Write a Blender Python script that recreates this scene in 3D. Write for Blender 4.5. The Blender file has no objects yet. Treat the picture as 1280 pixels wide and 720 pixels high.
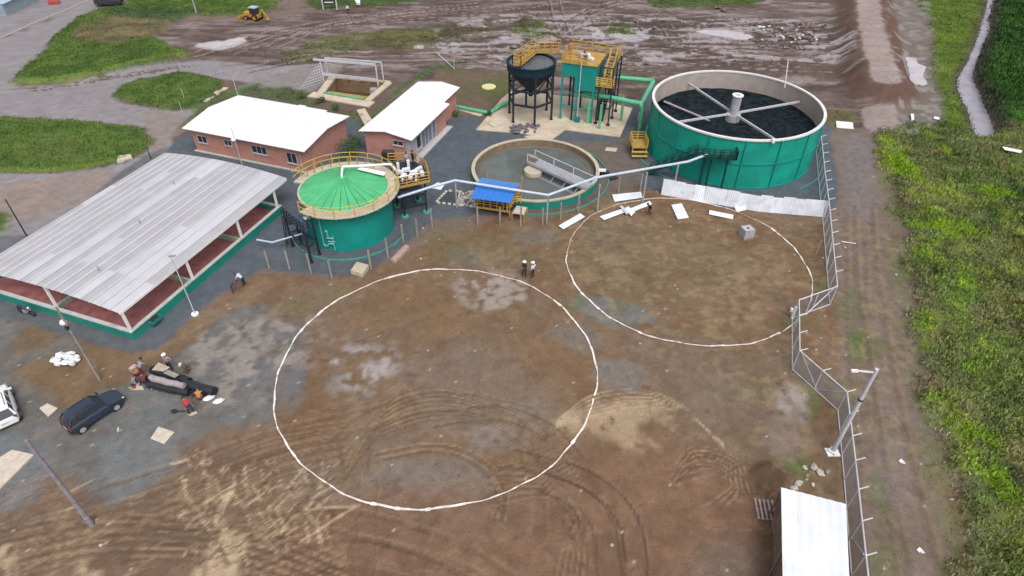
import bpy, bmesh, math, random
import numpy as np
from mathutils import Vector, Matrix
random.seed(7)
PI = math.pi
sc = bpy.context.scene
COL = sc.collection

# ------------------------------------------------------------------ camera, sky, sun, exposure
H = 36.0; PITCH = math.radians(39.8); ROLL = math.radians(0.35); FOC = 800.0
cam_d = bpy.data.cameras.new('camera'); cam = bpy.data.objects.new('camera', cam_d); COL.objects.link(cam)
cam_d.sensor_width = 36; cam_d.lens = 36*FOC/1280; cam_d.clip_start = 0.5; cam_d.clip_end = 3000
cam.matrix_world = Matrix.Translation((0, 0, H)) @ Matrix.Rotation(PI/2-PITCH, 4, 'X') @ Matrix.Rotation(ROLL, 4, 'Z')
sc.camera = cam
SUN_EL = math.radians(58); SUN_AZ = math.radians(160)
world = bpy.data.worlds.new('World'); sc.world = world; world.use_nodes = True
nt = world.node_tree; nt.nodes.clear()
sky = nt.nodes.new('ShaderNodeTexSky'); sky.sky_type = 'NISHITA'; sky.sun_disc = False
sky.sun_elevation = SUN_EL; sky.sun_rotation = SUN_AZ; sky.air_density = 1.0; sky.dust_density = 5.0; sky.ozone_density = 1.0
hs = nt.nodes.new('ShaderNodeHueSaturation'); hs.inputs['Saturation'].default_value = 0.22
bg = nt.nodes.new('ShaderNodeBackground'); bg.inputs['Strength'].default_value = 0.15
wo = nt.nodes.new('ShaderNodeOutputWorld')
nt.links.new(sky.outputs[0], hs.inputs['Color']); nt.links.new(hs.outputs[0], bg.inputs['Color']); nt.links.new(bg.outputs[0], wo.inputs['Surface'])
sun_d = bpy.data.lights.new('sun', 'SUN'); sun_d.energy = 1.0; sun_d.angle = math.radians(25); sun_d.color = (1.0, 0.97, 0.93)
sun = bpy.data.objects.new('sun', sun_d); COL.objects.link(sun)
sdir = Vector((math.sin(SUN_AZ)*math.cos(SUN_EL), math.cos(SUN_AZ)*math.cos(SUN_EL), math.sin(SUN_EL)))
sun.rotation_euler = sdir.to_track_quat('Z', 'Y').to_euler()
sc.view_settings.view_transform = 'Standard'; sc.view_settings.look = 'None'
sc.view_settings.gamma = 1; sc.view_settings.exposure = 0.30
K = 1.22            # how much brighter than its albedo a level surface comes out under this light
sc.render.engine = 'CYCLES'

# ------------------------------------------------------------------ measuring
def W(px, py, z=0.0):
    """place on the level z that the photograph shows at pixel px, py (1280 x 720)"""
    u, v = px-640.0, py-360.0
    c, s = math.cos(ROLL), math.sin(ROLL)
    u, v = u*c+v*s, -u*s+v*c
    d = (u, FOC*math.cos(PITCH)-v*math.sin(PITCH), -FOC*math.sin(PITCH)-v*math.cos(PITCH))
    t = (z-H)/d[2]
    return Vector((d[0]*t, d[1]*t, z))
def W2(pts, z=0.0): return [tuple(W(a, b, z))[:2] for a, b in pts]
def lin(c):
    c = c/255.0
    return c/12.92 if c <= 0.04045 else ((c+0.055)/1.055)**2.4
def S(r, g, b, k=None):
    k = K if k is None else k
    return (min(lin(r)/k, .85), min(lin(g)/k, .85), min(lin(b)/k, .85))

# ------------------------------------------------------------------ materials
MATS = {}
def mat(name, col, rough=0.6, metal=0.0, var=0.10, scale=3.0, bump=0.0, bscale=20.0, dirt=None, dirt_amt=0.35, obj_var=0.0, spec=None):
    if name in MATS: return MATS[name]
    m = bpy.data.materials.new(name); m.use_nodes = True; n = m.node_tree; b = n.nodes['Principled BSDF']
    b.inputs['Roughness'].default_value = rough; b.inputs['Metallic'].default_value = metal
    if spec is not None: b.inputs['Specular IOR Level'].default_value = spec
    tc = n.nodes.new('ShaderNodeTexCoord')
    geo = n.nodes.new('ShaderNodeNewGeometry')
    no = n.nodes.new('ShaderNodeTexNoise'); no.inputs['Scale'].default_value = scale; no.inputs['Detail'].default_value = 5
    n.links.new(geo.outputs['Position'], no.inputs['Vector'])
    r = n.nodes.new('ShaderNodeValToRGB'); e = r.color_ramp.elements
    e[0].position = 0.3; e[1].position = 0.7
    e[0].color = tuple(max(0, c*(1-var*1.6)) for c in col)+(1,); e[1].color = tuple(min(.9, c*(1+var)) for c in col)+(1,)
    n.links.new(no.outputs['Fac'], r.inputs['Fac'])
    out = r.outputs['Color']
    if dirt:
        n2 = n.nodes.new('ShaderNodeTexNoise'); n2.inputs['Scale'].default_value = scale*0.45; n2.inputs['Detail'].default_value = 8; n2.inputs['Roughness'].default_value = .7
        n.links.new(geo.outputs['Position'], n2.inputs['Vector'])
        rr = n.nodes.new('ShaderNodeValToRGB'); rr.color_ramp.elements[0].position = 0.52; rr.color_ramp.elements[1].position = 0.72
        rr.color_ramp.elements[1].color = (dirt_amt,)*3+(1,)
        n.links.new(n2.outputs['Fac'], rr.inputs['Fac'])
        mx = n.nodes.new('ShaderNodeMixRGB'); mx.inputs['Color2'].default_value = tuple(dirt)+(1,)
        n.links.new(rr.outputs['Color'], mx.inputs['Fac']); n.links.new(out, mx.inputs['Color1']); out = mx.outputs['Color']
    if obj_var:
        oi = n.nodes.new('ShaderNodeObjectInfo'); mr = n.nodes.new('ShaderNodeMapRange')
        mr.inputs['To Min'].default_value = 1-obj_var; mr.inputs['To Max'].default_value = 1+obj_var
        n.links.new(oi.outputs['Random'], mr.inputs['Value'])
        h2 = n.nodes.new('ShaderNodeHueSaturation'); n.links.new(mr.outputs[0], h2.inputs['Value']); n.links.new(out, h2.inputs['Color']); out = h2.outputs['Color']
    n.links.new(out, b.inputs['Base Color'])
    if bump:
        n3 = n.nodes.new('ShaderNodeTexNoise'); n3.inputs['Scale'].default_value = bscale; n3.inputs['Detail'].default_value = 6
        n.links.new(geo.outputs['Position'], n3.inputs['Vector'])
        bp = n.nodes.new('ShaderNodeBump'); bp.inputs['Strength'].default_value = bump; bp.inputs['Distance'].default_value = 0.03
        n.links.new(n3.outputs['Fac'], bp.inputs['Height']); n.links.new(bp.outputs[0], b.inputs['Normal'])
    MATS[name] = m
    return m
def attr_mat(name, rough=0.9, fine=0.25, fscale=9.0, bump=0.5, wet=True, spec=0.3, s2=40.0):
    """ground-type material: colour per place from the mesh attribute 'tint', fine grain and relief from noise"""
    m = bpy.data.materials.new(name); m.use_nodes = True; n = m.node_tree; b = n.nodes['Principled BSDF']
    b.inputs['Specular IOR Level'].default_value = spec
    at = n.nodes.new('ShaderNodeAttribute'); at.attribute_name = 'tint'
    geo = n.nodes.new('ShaderNodeNewGeometry')
    def noise(sc_, det, ro=.65):
        q = n.nodes.new('ShaderNodeTexNoise'); q.inputs['Scale'].default_value = sc_; q.inputs['Detail'].default_value = det; q.inputs['Roughness'].default_value = ro
        n.links.new(geo.outputs['Position'], q.inputs['Vector']); return q
    a, c = noise(fscale, 6), noise(s2, 3)
    def rng(src, lo, hi, f0=.3, f1=.7):
        r = n.nodes.new('ShaderNodeMapRange'); r.inputs['From Min'].default_value = f0; r.inputs['From Max'].default_value = f1
        r.inputs['To Min'].default_value = lo; r.inputs['To Max'].default_value = hi; n.links.new(src, r.inputs['Value']); return r.outputs[0]
    v1 = rng(a.outputs['Fac'], 1-fine, 1+fine); v2 = rng(c.outputs['Fac'], 1-fine*.6, 1+fine*.6)
    mu = n.nodes.new('ShaderNodeMath'); mu.operation = 'MULTIPLY'; n.links.new(v1, mu.inputs[0]); n.links.new(v2, mu.inputs[1])
    h_ = n.nodes.new('ShaderNodeVectorMath'); h_.operation = 'SCALE'
    n.links.new(at.outputs['Color'], h_.inputs[0]); n.links.new(mu.outputs[0], h_.inputs['Scale'])
    n.links.new(h_.outputs[0], b.inputs['Base Color'])
    if wet:
        wa = n.nodes.new('ShaderNodeAttribute'); wa.attribute_name = 'wet'
        rr = n.nodes.new('ShaderNodeMapRange'); rr.inputs['To Min'].default_value = rough; rr.inputs['To Max'].default_value = 0.12
        n.links.new(wa.outputs['Fac'], rr.inputs['Value']); n.links.new(rr.outputs[0], b.inputs['Roughness'])
    else: b.inputs['Roughness'].default_value = rough
    bp = n.nodes.new('ShaderNodeBump'); bp.inputs['Strength'].default_value = bump; bp.inputs['Distance'].default_value = 0.06
    n.links.new(a.outputs['Fac'], bp.inputs['Height']); n.links.new(bp.outputs[0], b.inputs['Normal'])
    return m
def brick_mat(name, c1, c2, mortar):
    m = bpy.data.materials.new(name); m.use_nodes = True; n = m.node_tree; b = n.nodes['Principled BSDF']; b.inputs['Roughness'].default_value = .9
    tc = n.nodes.new('ShaderNodeTexCoord'); sp = n.nodes.new('ShaderNodeSeparateXYZ'); n.links.new(tc.outputs['Object'], sp.inputs[0])
    ad = n.nodes.new('ShaderNodeMath'); n.links.new(sp.outputs[0], ad.inputs[0]); n.links.new(sp.outputs[1], ad.inputs[1])
    cb = n.nodes.new('ShaderNodeCombineXYZ'); n.links.new(ad.outputs[0], cb.inputs[0]); n.links.new(sp.outputs[2], cb.inputs[1])
    br = n.nodes.new('ShaderNodeTexBrick'); br.inputs['Scale'].default_value = 1; br.inputs['Brick Width'].default_value = .3; br.inputs['Row Height'].default_value = .12; br.inputs['Mortar Size'].default_value = .012
    br.inputs['Color1'].default_value = c1+(1,); br.inputs['Color2'].default_value = c2+(1,); br.inputs['Mortar'].default_value = mortar+(1,)
    n.links.new(cb.outputs[0], br.inputs['Vector'])
    no = n.nodes.new('ShaderNodeTexNoise'); no.inputs['Scale'].default_value = 1.2; no.inputs['Detail'].default_value = 6; n.links.new(tc.outputs['Object'], no.inputs['Vector'])
    mr = n.nodes.new('ShaderNodeMapRange'); mr.inputs['To Min'].default_value = .7; mr.inputs['To Max'].default_value = 1.25; n.links.new(no.outputs['Fac'], mr.inputs['Value'])
    v = n.nodes.new('ShaderNodeVectorMath'); v.operation = 'SCALE'; n.links.new(br.outputs['Color'], v.inputs[0]); n.links.new(mr.outputs[0], v.inputs['Scale'])
    n.links.new(v.outputs[0], b.inputs['Base Color'])
    bp = n.nodes.new('ShaderNodeBump'); bp.inputs['Strength'].default_value = .4; bp.inputs['Distance'].default_value = .01; n.links.new(br.outputs['Fac'], bp.inputs['Height']); bp.invert = True
    n.links.new(bp.outputs[0], b.inputs['Normal'])
    return m

M_teal = mat('teal_paint', S(4, 148, 138), .55, var=.10, scale=.5, dirt=S(30, 120, 110), dirt_amt=.5)
M_teal_d = mat('teal_rib_paint', S(4, 150, 142), .55, var=.1, scale=.6)
M_tealwall = mat('teal_wall_paint', S(16, 140, 124), .75, var=.12, scale=.7, dirt=S(80, 110, 95), dirt_amt=.5)
M_dkgreen = mat('dark_green_steel', S(22, 66, 62), .5, var=.15)
M_pipe_g = mat('mint_green_pipe', S(96, 186, 144), .5, var=.08, dirt=S(90, 140, 110), dirt_amt=.5)
M_black = mat('black_steel', S(34, 44, 56), .55, var=.15)
M_hopper = mat('dark_navy_steel', S(26, 46, 58), .6, var=.2, scale=1.5, spec=.25)
M_yellow = mat('yellow_rail_paint', S(206, 174, 84), .55, var=.10, dirt=S(150, 110, 40), dirt_amt=.5)
M_ochre = mat('ochre_rail_paint', S(188, 150, 76), .6, var=.12, dirt=S(120, 85, 40), dirt_amt=.6)
M_dome = mat('dome_green', S(82, 186, 126), .6, var=.08, scale=1.2, obj_var=.06, dirt=S(92, 150, 104), dirt_amt=.45)
M_domeseam = mat('dome_seam_green', S(40, 104, 66), .6)
M_teal_big = mat('teal_paint_big_tank', S(6, 162, 142), .6, var=.14, scale=.5, dirt=S(20, 132, 122), dirt_amt=.7)
M_beige = mat('beige_concrete', S(200, 188, 164), .9, var=.08, scale=2, bump=.2, dirt=S(150, 130, 105), dirt_amt=.6)
M_rimbeige = mat('tank_rim_concrete', S(196, 184, 164), .9, var=.08, scale=2, bump=.2, dirt=S(150, 128, 104), dirt_amt=.6)
M_slab = mat('slab_concrete', S(206, 190, 168), .95, var=.10, scale=.8, bump=.3, dirt=S(160, 134, 108), dirt_amt=.7)
M_brownwall = mat('stained_tank_wall', S(150, 122, 92), .9, var=.15, scale=1.5, bump=.2, dirt=S(110, 84, 60), dirt_amt=.7)
M_white = mat('white_paint', (.74, .74, .75), .5, var=.04)
M_whiteroof = mat('white_sheet_roof', (.74, .74, .75), .5, var=.03, scale=.8, dirt=(.62, .61, .60), dirt_amt=.5)
M_shedroof = mat('white_zinc_roof', (.66, .68, .72), .5, var=.06, scale=.9, dirt=(.54, .57, .63), dirt_amt=.7, obj_var=.05)
M_rimwhite = mat('white_rim', S(232, 230, 230), .6, var=.05, dirt=S(190, 185, 180))
M_innerwall = mat('grey_inner_wall', S(178, 166, 160), .85, var=.08, scale=1.0, dirt=S(140, 128, 122), dirt_amt=.6)
M_grey = mat('grey_galvanised', S(168, 170, 178), .5, metal=.0, var=.12)
M_lgrey = mat('light_grey_metal', S(205, 205, 212), .5, var=.08)
M_bluepipe = mat('pale_blue_pipe', S(196, 208, 224), .45, var=.07, dirt=S(160, 168, 178), dirt_amt=.5)
M_post = mat('weathered_post', S(158, 150, 142), .9, var=.15, obj_var=.08)
M_glass = mat('dark_glass', (.03, .035, .045), .12)
M_panegrey = mat('grey_glass', S(120, 128, 142), .2, var=.1)
M_frame = mat('window_frame_white', S(196, 192, 196), .5)
M_brick = brick_mat('brick_wall', S(198, 134, 120), S(182, 120, 106), S(198, 166, 154))
M_plaster = mat('lilac_grey_plaster', S(176, 168, 178), .85, var=.08)
M_redfloor = mat('red_sludge_bed', S(160, 100, 100), .95, var=.2, scale=1.2, bump=.6, bscale=8, dirt=S(150, 104, 100), dirt_amt=.7)
M_coping = mat('grey_coping', S(188, 192, 188), .85, var=.10, scale=1.5, dirt=S(130, 150, 140), dirt_amt=.6)
M_divider = mat('pale_green_divider', S(160, 176, 160), .85, var=.12)
M_blue = mat('blue_sheet_roof', S(52, 124, 214), .5, var=.06)
M_blue2 = mat('blue_sheet_roof_lit', S(84, 142, 218), .5, var=.05)  # same blue sheet; the rear slope's lighter shading is painted into the colour
M_tin = mat('zinc_sheet', S(236, 240, 250), .4, var=.08, scale=1.5, dirt=S(176, 172, 176), dirt_amt=.7, obj_var=.07)
M_tin2 = mat('white_tin_offcut', S(232, 236, 244), .45, var=.06, scale=1.5, dirt=S(190, 192, 200), dirt_amt=.5)
M_rubber = mat('tyre_rubber', (.02, .02, .022), .8)
M_rim = mat('wheel_rim', S(170, 172, 178), .35, var=.05)
M_carblack = mat('dark_blue_car_paint', S(50, 60, 78), .22, var=.03)
M_carwhite = mat('white_car_paint', S(236, 238, 242), .3, var=.02)
M_lamp = mat('headlamp_lens', S(225, 228, 232), .2)
M_tail = mat('tail_lamp_red', S(170, 40, 40), .3)
M_plastic = mat('black_plastic', (.025, .025, .028), .6)
M_skin = mat('skin', (.22, .12, .08), .6)
M_wood = mat('grey_brown_board', S(140, 116, 104), .9, var=.2, scale=4, obj_var=.12)
M_pale = mat('pale_cardboard', S(208, 196, 180), .9, var=.1, scale=3, dirt=S(170, 150, 125))
M_lime = mat('lime_white', S(240, 232, 228), .95, var=.12, scale=2, dirt=S(196, 170, 146), dirt_amt=.7)
M_lime2 = mat('lime_tan', S(206, 184, 160), .95, var=.15, scale=2, dirt=S(160, 132, 110), dirt_amt=.7)
M_geomembrane = mat('black_membrane', (.018, .022, .028), .35, var=.2)
M_bag = mat('white_bag', S(228, 228, 232), .7, var=.06, scale=2)
M_orange = mat('machine_yellow', S(206, 150, 60), .5, var=.1)
M_bluegrey = mat('blue_grey_roof', S(178, 196, 216), .5, var=.08)
M_leafbush = mat('bush_leaf', S(70, 98, 50), .8, var=.35, scale=4)
M_bark = mat('bark', S(90, 75, 60), .9)
M_media = mat('black_tank_media', (.006, .013, .018), .7, var=.6, scale=1.6, bump=.6, bscale=2.0, dirt=(.035, .055, .062), dirt_amt=.5, spec=.15)
M_silver = mat('translucent_grey_column', S(176, 178, 186), .4, var=.15, scale=4)
M_greywire = mat('fence_wire', S(150, 156, 166), .5)
M_stone = mat('pale_rubble', S(196, 188, 180), .95, var=.2, scale=6, obj_var=.15)
M_orangebag = mat('tan_cloth', S(170, 124, 74), .9, var=.1)

# translucent warehouse roof sheet
def translucent(m, f):
    n = m.node_tree; b = n.nodes['Principled BSDF']; out = n.nodes['Material Output']; t = n.nodes.new('ShaderNodeBsdfTranslucent'); mx = n.nodes.new('ShaderNodeMixShader'); mx.inputs[0].default_value = f
    t.inputs['Color'].default_value = (.75, .75, .75, 1); n.links.new(b.outputs[0], mx.inputs[1]); n.links.new(t.outputs[0], mx.inputs[2]); n.links.new(mx.outputs[0], out.inputs['Surface'])
M_roofsheet = mat('weathered_roof_sheet', S(206, 205, 212), .55, var=.05, scale=.6, dirt=S(192, 186, 188), dirt_amt=.5, obj_var=.03)

M_roofsheet2 = mat('bright_roof_sheet', S(232, 233, 240), .5, var=.04, scale=.6, dirt=S(206, 202, 204), dirt_amt=.5, obj_var=.05)
translucent(M_roofsheet, .3); translucent(M_roofsheet2, .3)
def water_mat(name, col, rough=.08, bump=.05, scale=2.0):
    m = mat(name, col, rough, var=.10, scale=.5, bump=bump, bscale=scale); m.node_tree.nodes['Principled BSDF'].inputs['IOR'].default_value = 1.33
    return m
M_water = water_mat('clarifier_water', S(104, 110, 108), .06, .03)
M_stream = water_mat('stream_water', S(164, 160, 172), .2, .5, 5.0)
M_puddle = water_mat('muddy_puddle_sky_tint', S(196, 188, 194), .08, .02)  # milky water, with the sky's reflection put into the pale base colour
M_pitwater = water_mat('pit_water', S(92, 78, 62), .1, .03)

# ------------------------------------------------------------------ object helpers
def tag(o, label=None, cat=None, group=None, kind=None):
    if label: o['label'] = label
    if cat: o['category'] = cat
    if group: o['group'] = group
    if kind: o['kind'] = kind
    return o
def root(name, label, cat, loc=(0, 0, 0), rz=0.0, group=None):
    o = bpy.data.objects.new(name, None); COL.objects.link(o); o.empty_display_size = .3
    o.location = loc; o.rotation_euler = (0, 0, rz)
    return tag(o, label, cat, group)
def copy_tree(o, parent=None):
    c = o.copy(); COL.objects.link(c); c.parent = parent
    for ch in list(o.children): copy_tree(ch, c)
    return c
class MB:
    def __init__(s, off=(0, 0, 0)):
        s.v = []; s.f = []; s.o = Vector(off); s.smooth = False
    def add(s, vs, fs):
        n = len(s.v); s.v += [tuple(Vector(v)-s.o) for v in vs]; s.f += [tuple(i+n for i in f) for f in fs]; return s
    def box(s, x0, y0, z0, x1, y1, z1):
        return s.add([(x0, y0, z0), (x1, y0, z0), (x1, y1, z0), (x0, y1, z0), (x0, y0, z1), (x1, y0, z1), (x1, y1, z1), (x0, y1, z1)],
                     [(0, 3, 2, 1), (4, 5, 6, 7), (0, 1, 5, 4), (1, 2, 6, 5), (2, 3, 7, 6), (3, 0, 4, 7)])
    def rbox(s, c, sx, sy, sz, rz=0.0, rx=0.0, ry=0.0):
        M = Matrix.Translation(c) @ Matrix.Rotation(rz, 4, 'Z') @ Matrix.Rotation(ry, 4, 'Y') @ Matrix.Rotation(rx, 4, 'X')
        vs = [M @ Vector((a*sx/2, b*sy/2, d*sz/2)) for d in (-1, 1) for a, b in ((-1, -1), (1, -1), (1, 1), (-1, 1))]
        return s.add(vs, [(0, 3, 2, 1), (4, 5, 6, 7), (0, 1, 5, 4), (1, 2, 6, 5), (2, 3, 7, 6), (3, 0, 4, 7)])
    def prism(s, poly, z0, z1):
        n = len(poly)
        a = sum(poly[i][0]*poly[(i+1) % n][1]-poly[(i+1) % n][0]*poly[i][1] for i in range(n))
        if a < 0: poly = poly[::-1]
        vs = [(p[0], p[1], z0) for p in poly]+[(p[0], p[1], z1) for p in poly]
        return s.add(vs, [tuple(range(n))[::-1], tuple(range(n, 2*n))]+[(i, (i+1) % n, n+(i+1) % n, n+i) for i in range(n)])
    def tube(s, pts, r, n=8, cap=True):
        pts = [Vector(p) for p in pts]; rs = r if isinstance(r, (list, tuple)) else [r]*len(pts)
        rings = []
        for i, p in enumerate(pts):
            if i == 0: d = pts[1]-p
            elif i == len(pts)-1: d = p-pts[i-1]
            else: d = (pts[i+1]-p).normalized()+(p-pts[i-1]).normalized()
            d = d.normalized() if d.length > 1e-6 else Vector((0, 0, 1))
            up = Vector((0, 0, 1)) if abs(d.z) < .9 else Vector((1, 0, 0))
            a = d.cross(up).normalized(); b = a.cross(d).normalized()
            rings.append([p+(a*math.cos(2*PI*k/n)+b*math.sin(2*PI*k/n))*rs[i] for k in range(n)])
        vs = [v for rg in rings for v in rg]; fs = []
        for i in range(len(pts)-1):
            for k in range(n): fs.append((i*n+k, i*n+(k+1) % n, (i+1)*n+(k+1) % n, (i+1)*n+k))
        if cap: fs += [tuple(range(n))[::-1], tuple(range((len(pts)-1)*n, len(pts)*n))]
        return s.add(vs, fs)
    def bar(s, p, q, w, h=None):
        p, q = Vector(p), Vector(q); h = h or w; d = (q-p).normalized()
        up = Vector((0, 0, 1)) if abs(d.z) < .95 else Vector((0, 1, 0))
        a = d.cross(up).normalized()*w/2; b = a.cross(d).normalized()*h/2
        vs = [c+x*a+y*b for c in (p, q) for x, y in ((-1, -1), (1, -1), (1, 1), (-1, 1))]
        return s.add(vs, [(0, 1, 2, 3), (7, 6, 5, 4), (0, 4, 5, 1), (1, 5, 6, 2), (2, 6, 7, 3), (3, 7, 4, 0)])
    def lathe(s, c, prof, n=48, a0=0.0, a1=2*PI, closed=False):
        """prof: list of (r, z)"""
        full = abs(a1-a0-2*PI) < 1e-6; m = n if full else n+1; L = len(prof)
        vs = [(c[0]+r*math.cos(a0+(a1-a0)*k/n), c[1]+r*math.sin(a0+(a1-a0)*k/n), c[2]+z) for k in range(m) for r, z in prof]
        fs = []
        for k in range(n):
            k2 = (k+1) % m
            for j in range(L if closed else L-1):
                j2 = (j+1) % L
                fs.append((k*L+j, k2*L+j, k2*L+j2, k*L+j2))
        if not full and closed: fs += [tuple(range(L))[::-1], tuple(range((m-1)*L, m*L))]
        return s.add(vs, fs)
    def disc(s, c, r, n=48): return s.add([(c[0]+r*math.cos(2*PI*k/n), c[1]+r*math.sin(2*PI*k/n), c[2]) for k in range(n)], [tuple(range(n))])
    def cyl(s, c, r, h, n=16): return s.tube([c, (c[0], c[1], c[2]+h)], r, n)
    def blob(s, c, sx, sy, sz, n=8, jit=.0, seed=0):
        rr = random.Random(seed); vs = []; fs = []; m = max(4, n//2)
        for i in range(m+1):
            t = PI*i/m
            for k in range(n):
                j = 1+rr.uniform(-jit, jit); a = 2*PI*k/n
                vs.append((c[0]+sx*math.sin(t)*math.cos(a)*j, c[1]+sy*math.sin(t)*math.sin(a)*j, c[2]+sz*math.cos(t)*j))
        for i in range(m):
            for k in range(n): fs.append((i*n+k, (i+1)*n+k, (i+1)*n+(k+1) % n, i*n+(k+1) % n))
        return s.add(vs, fs)
    def mesh(s, name, m=None, smooth=False):
        me = bpy.data.meshes.new(name); me.from_pydata(s.v, [], s.f); me.update()
        bm = bmesh.new(); bm.from_mesh(me); bmesh.ops.recalc_face_normals(bm, faces=bm.faces); bm.to_mesh(me); bm.free()
        if m: me.materials.append(m)
        if smooth:
            me.polygons.foreach_set('use_smooth', [True]*len(me.polygons))
            try: me.set_sharp_from_angle(angle=math.radians(40))
            except Exception: pass
        return me
    def build(s, name, m, parent=None, smooth=False):
        o = bpy.data.objects.new(name, s.mesh(name, m, smooth)); COL.objects.link(o)
        if parent: o.parent = parent
        return o
def inst(name, me, parent, loc=(0, 0, 0), rot=(0, 0, 0), sc_=(1, 1, 1)):
    o = bpy.data.objects.new(name, me); COL.objects.link(o); o.location = loc; o.rotation_euler = rot; o.scale = sc_
    if parent: o.parent = parent
    return o
def railing(mb, pts, h=1.05, step=1.0, r=.035, closed=False, mids=2, every=1):
    pts = [Vector(p) for p in pts]
    if closed: pts = pts+[pts[0]]
    for k in range(mids+1):
        z = h*(1-k/(mids+1))
        mb.tube([p+Vector((0, 0, z)) for p in pts], r, 5)
    for i in range(len(pts)-1):
        if i % every: continue
        L = (pts[i+1]-pts[i]).length; n = max(1, round(L/step))
        for k in range(n+(1 if i == len(pts)-2 else 0)):
            p = pts[i].lerp(pts[i+1], k/n); mb.bar(p, p+Vector((0, 0, h)), r*2)
def arc(c, r, a0, a1, n, z): return [(c[0]+r*math.cos(math.radians(a0+(a1-a0)*k/n)), c[1]+r*math.sin(math.radians(a0+(a1-a0)*k/n)), z) for k in range(n+1)]
K_OBJ = K; K = 1.58    # the wet earth and gravel are darker still
# ------------------------------------------------------------------ the ground: one sheet, painted place by place
rng = np.random.default_rng(11)
def vnoise(X, Y, sc_, seed):
    t = np.random.default_rng(seed).random((256, 256)); x = X/sc_+seed*7.31; y = Y/sc_+seed*3.17
    xi = np.floor(x).astype(int); yi = np.floor(y).astype(int); fx = x-xi; fy = y-yi; fx = fx*fx*(3-2*fx); fy = fy*fy*(3-2*fy)
    g = lambda a, b: t[(a) & 255, (b) & 255]
    return (g(xi, yi)*(1-fx)+g(xi+1, yi)*fx)*(1-fy)+(g(xi, yi+1)*(1-fx)+g(xi+1, yi+1)*fx)*fy
def fbm(X, Y, sc_, oc=4, seed=1, ro=.55):
    o = 0; a = 1; s = 0
    for k in range(oc): o = o+a*vnoise(X, Y, sc_/2**k, seed+k*13); s += a; a *= ro
    return o/s
def sstep(a, b, x):
    t = np.clip((x-a)/(b-a), 0, 1); return t*t*(3-2*t)
def axis(core, grow, hi):
    a, b, s = core; o = list(np.arange(a, b, s)); st = s
    while o[-1] < hi: st = min(st*grow, 80); o.append(o[-1]+st)
    return o
xr = axis((44, 45, .16), 1.025, 110); xr = axis((0, 44, .16), 1, 44)[:-1]+xr
tail = []; st = xr[-1]-xr[-2]; p_ = xr[-1]
while p_ < 900: st *= 1.35; p_ += st; tail.append(p_)
xr += tail; xl = [-x*1.0 for x in xr[1:]][::-1]
gx = np.array(xl+xr)
gy = list(np.arange(13, 60, .155))
st = .155
while gy[-1] < 135: st = min(st*1.007, .38); gy.append(gy[-1]+st)
while gy[-1] < 1500: st *= 1.35; gy.append(gy[-1]+st)
st = 1.0; lo = []
while (lo[-1] if lo else 13) > -400: lo.append((lo[-1] if lo else 13)-st); st *= 1.4
gy = np.array(lo[::-1]+gy)
X, Y = np.meshgrid(gx, gy); NY, NX = X.shape
n_big = fbm(X, Y, 9, 5, 3); n_mid = fbm(X, Y, 2.2, 5, 21); n_fine = fbm(X, Y, .7, 3, 41); n_w1 = fbm(X, Y, 3.0, 5, 61); n_w2 = fbm(X, Y, 1.0, 4, 81)
n_str = fbm(X*.35+Y*.08, Y*1.6, 2.0, 5, 91)      # drawn out along x
tint = np.zeros((NY, NX, 3)); hgt = np.zeros((NY, NX)); wet = np.zeros((NY, NX))
m_grass = np.zeros((NY, NX)); m_road = np.zeros((NY, NX)); m_pad = np.zeros((NY, NX)); m_field = np.zeros((NY, NX)); m_path = np.zeros((NY, NX)); m_rough = np.zeros((NY, NX))
def smooth_poly(P, closed=True, n=5):
    P = np.array(P, float); N = len(P); o = []
    for i in range(N if closed else N-1):
        p0, p1, p2, p3 = (P[(i-1) % N], P[i], P[(i+1) % N], P[(i+2) % N]) if closed else (P[max(i-1, 0)], P[i], P[i+1], P[min(i+2, N-1)])
        for k in range(n):
            t = k/n; o.append(.5*((2*p1)+(-p0+p2)*t+(2*p0-5*p1+4*p2-p3)*t*t+(-p0+3*p1-3*p2+p3)*t**3))
    if not closed: o.append(P[-1])
    return np.array(o)
def win(P, m):
    x0, y0 = P.min(0)-m; x1, y1 = P.max(0)+m
    i0, i1 = np.searchsorted(gy, [y0, y1]); j0, j1 = np.searchsorted(gx, [x0, x1])
    return slice(max(i0-1, 0), i1+1), slice(max(j0-1, 0), j1+1)
def segd(P, x, y, closed):
    d = np.full(x.shape, 1e9); ins = np.zeros(x.shape, bool); N = len(P)
    for i in range(N if closed else N-1):
        a = P[i]; b = P[(i+1) % N]; e = b-a; L = e@e+1e-12
        wx = x-a[0]; wy = y-a[1]; t = np.clip((wx*e[0]+wy*e[1])/L, 0, 1)
        d = np.minimum(d, (wx-e[0]*t)**2+(wy-e[1]*t)**2)
        if closed:
            c = ((a[1] > y) != (b[1] > y)); 
            with np.errstate(divide='ignore', invalid='ignore'): xi = a[0]+(y-a[1])/(b[1]-a[1]+1e-15)*e[0]
            ins ^= c & (x < xi)
    d = np.sqrt(d)
    return np.where(ins, -d, d) if closed else d
def mask(pts, soft=.3, warp=.4, world=False, sharp=False, big=0.0):
    P = np.array(pts if world else W2(pts)); P = P if sharp else smooth_poly(P)
    w = win(P, soft+warp+big+.5); x, y = X[w], Y[w]
    d = segd(P, x, y, True)+(n_w2[w]-.5)*2*warp+(n_w1[w]-.5)*2*big
    return w, 1-sstep(-soft, soft, d)
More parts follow.
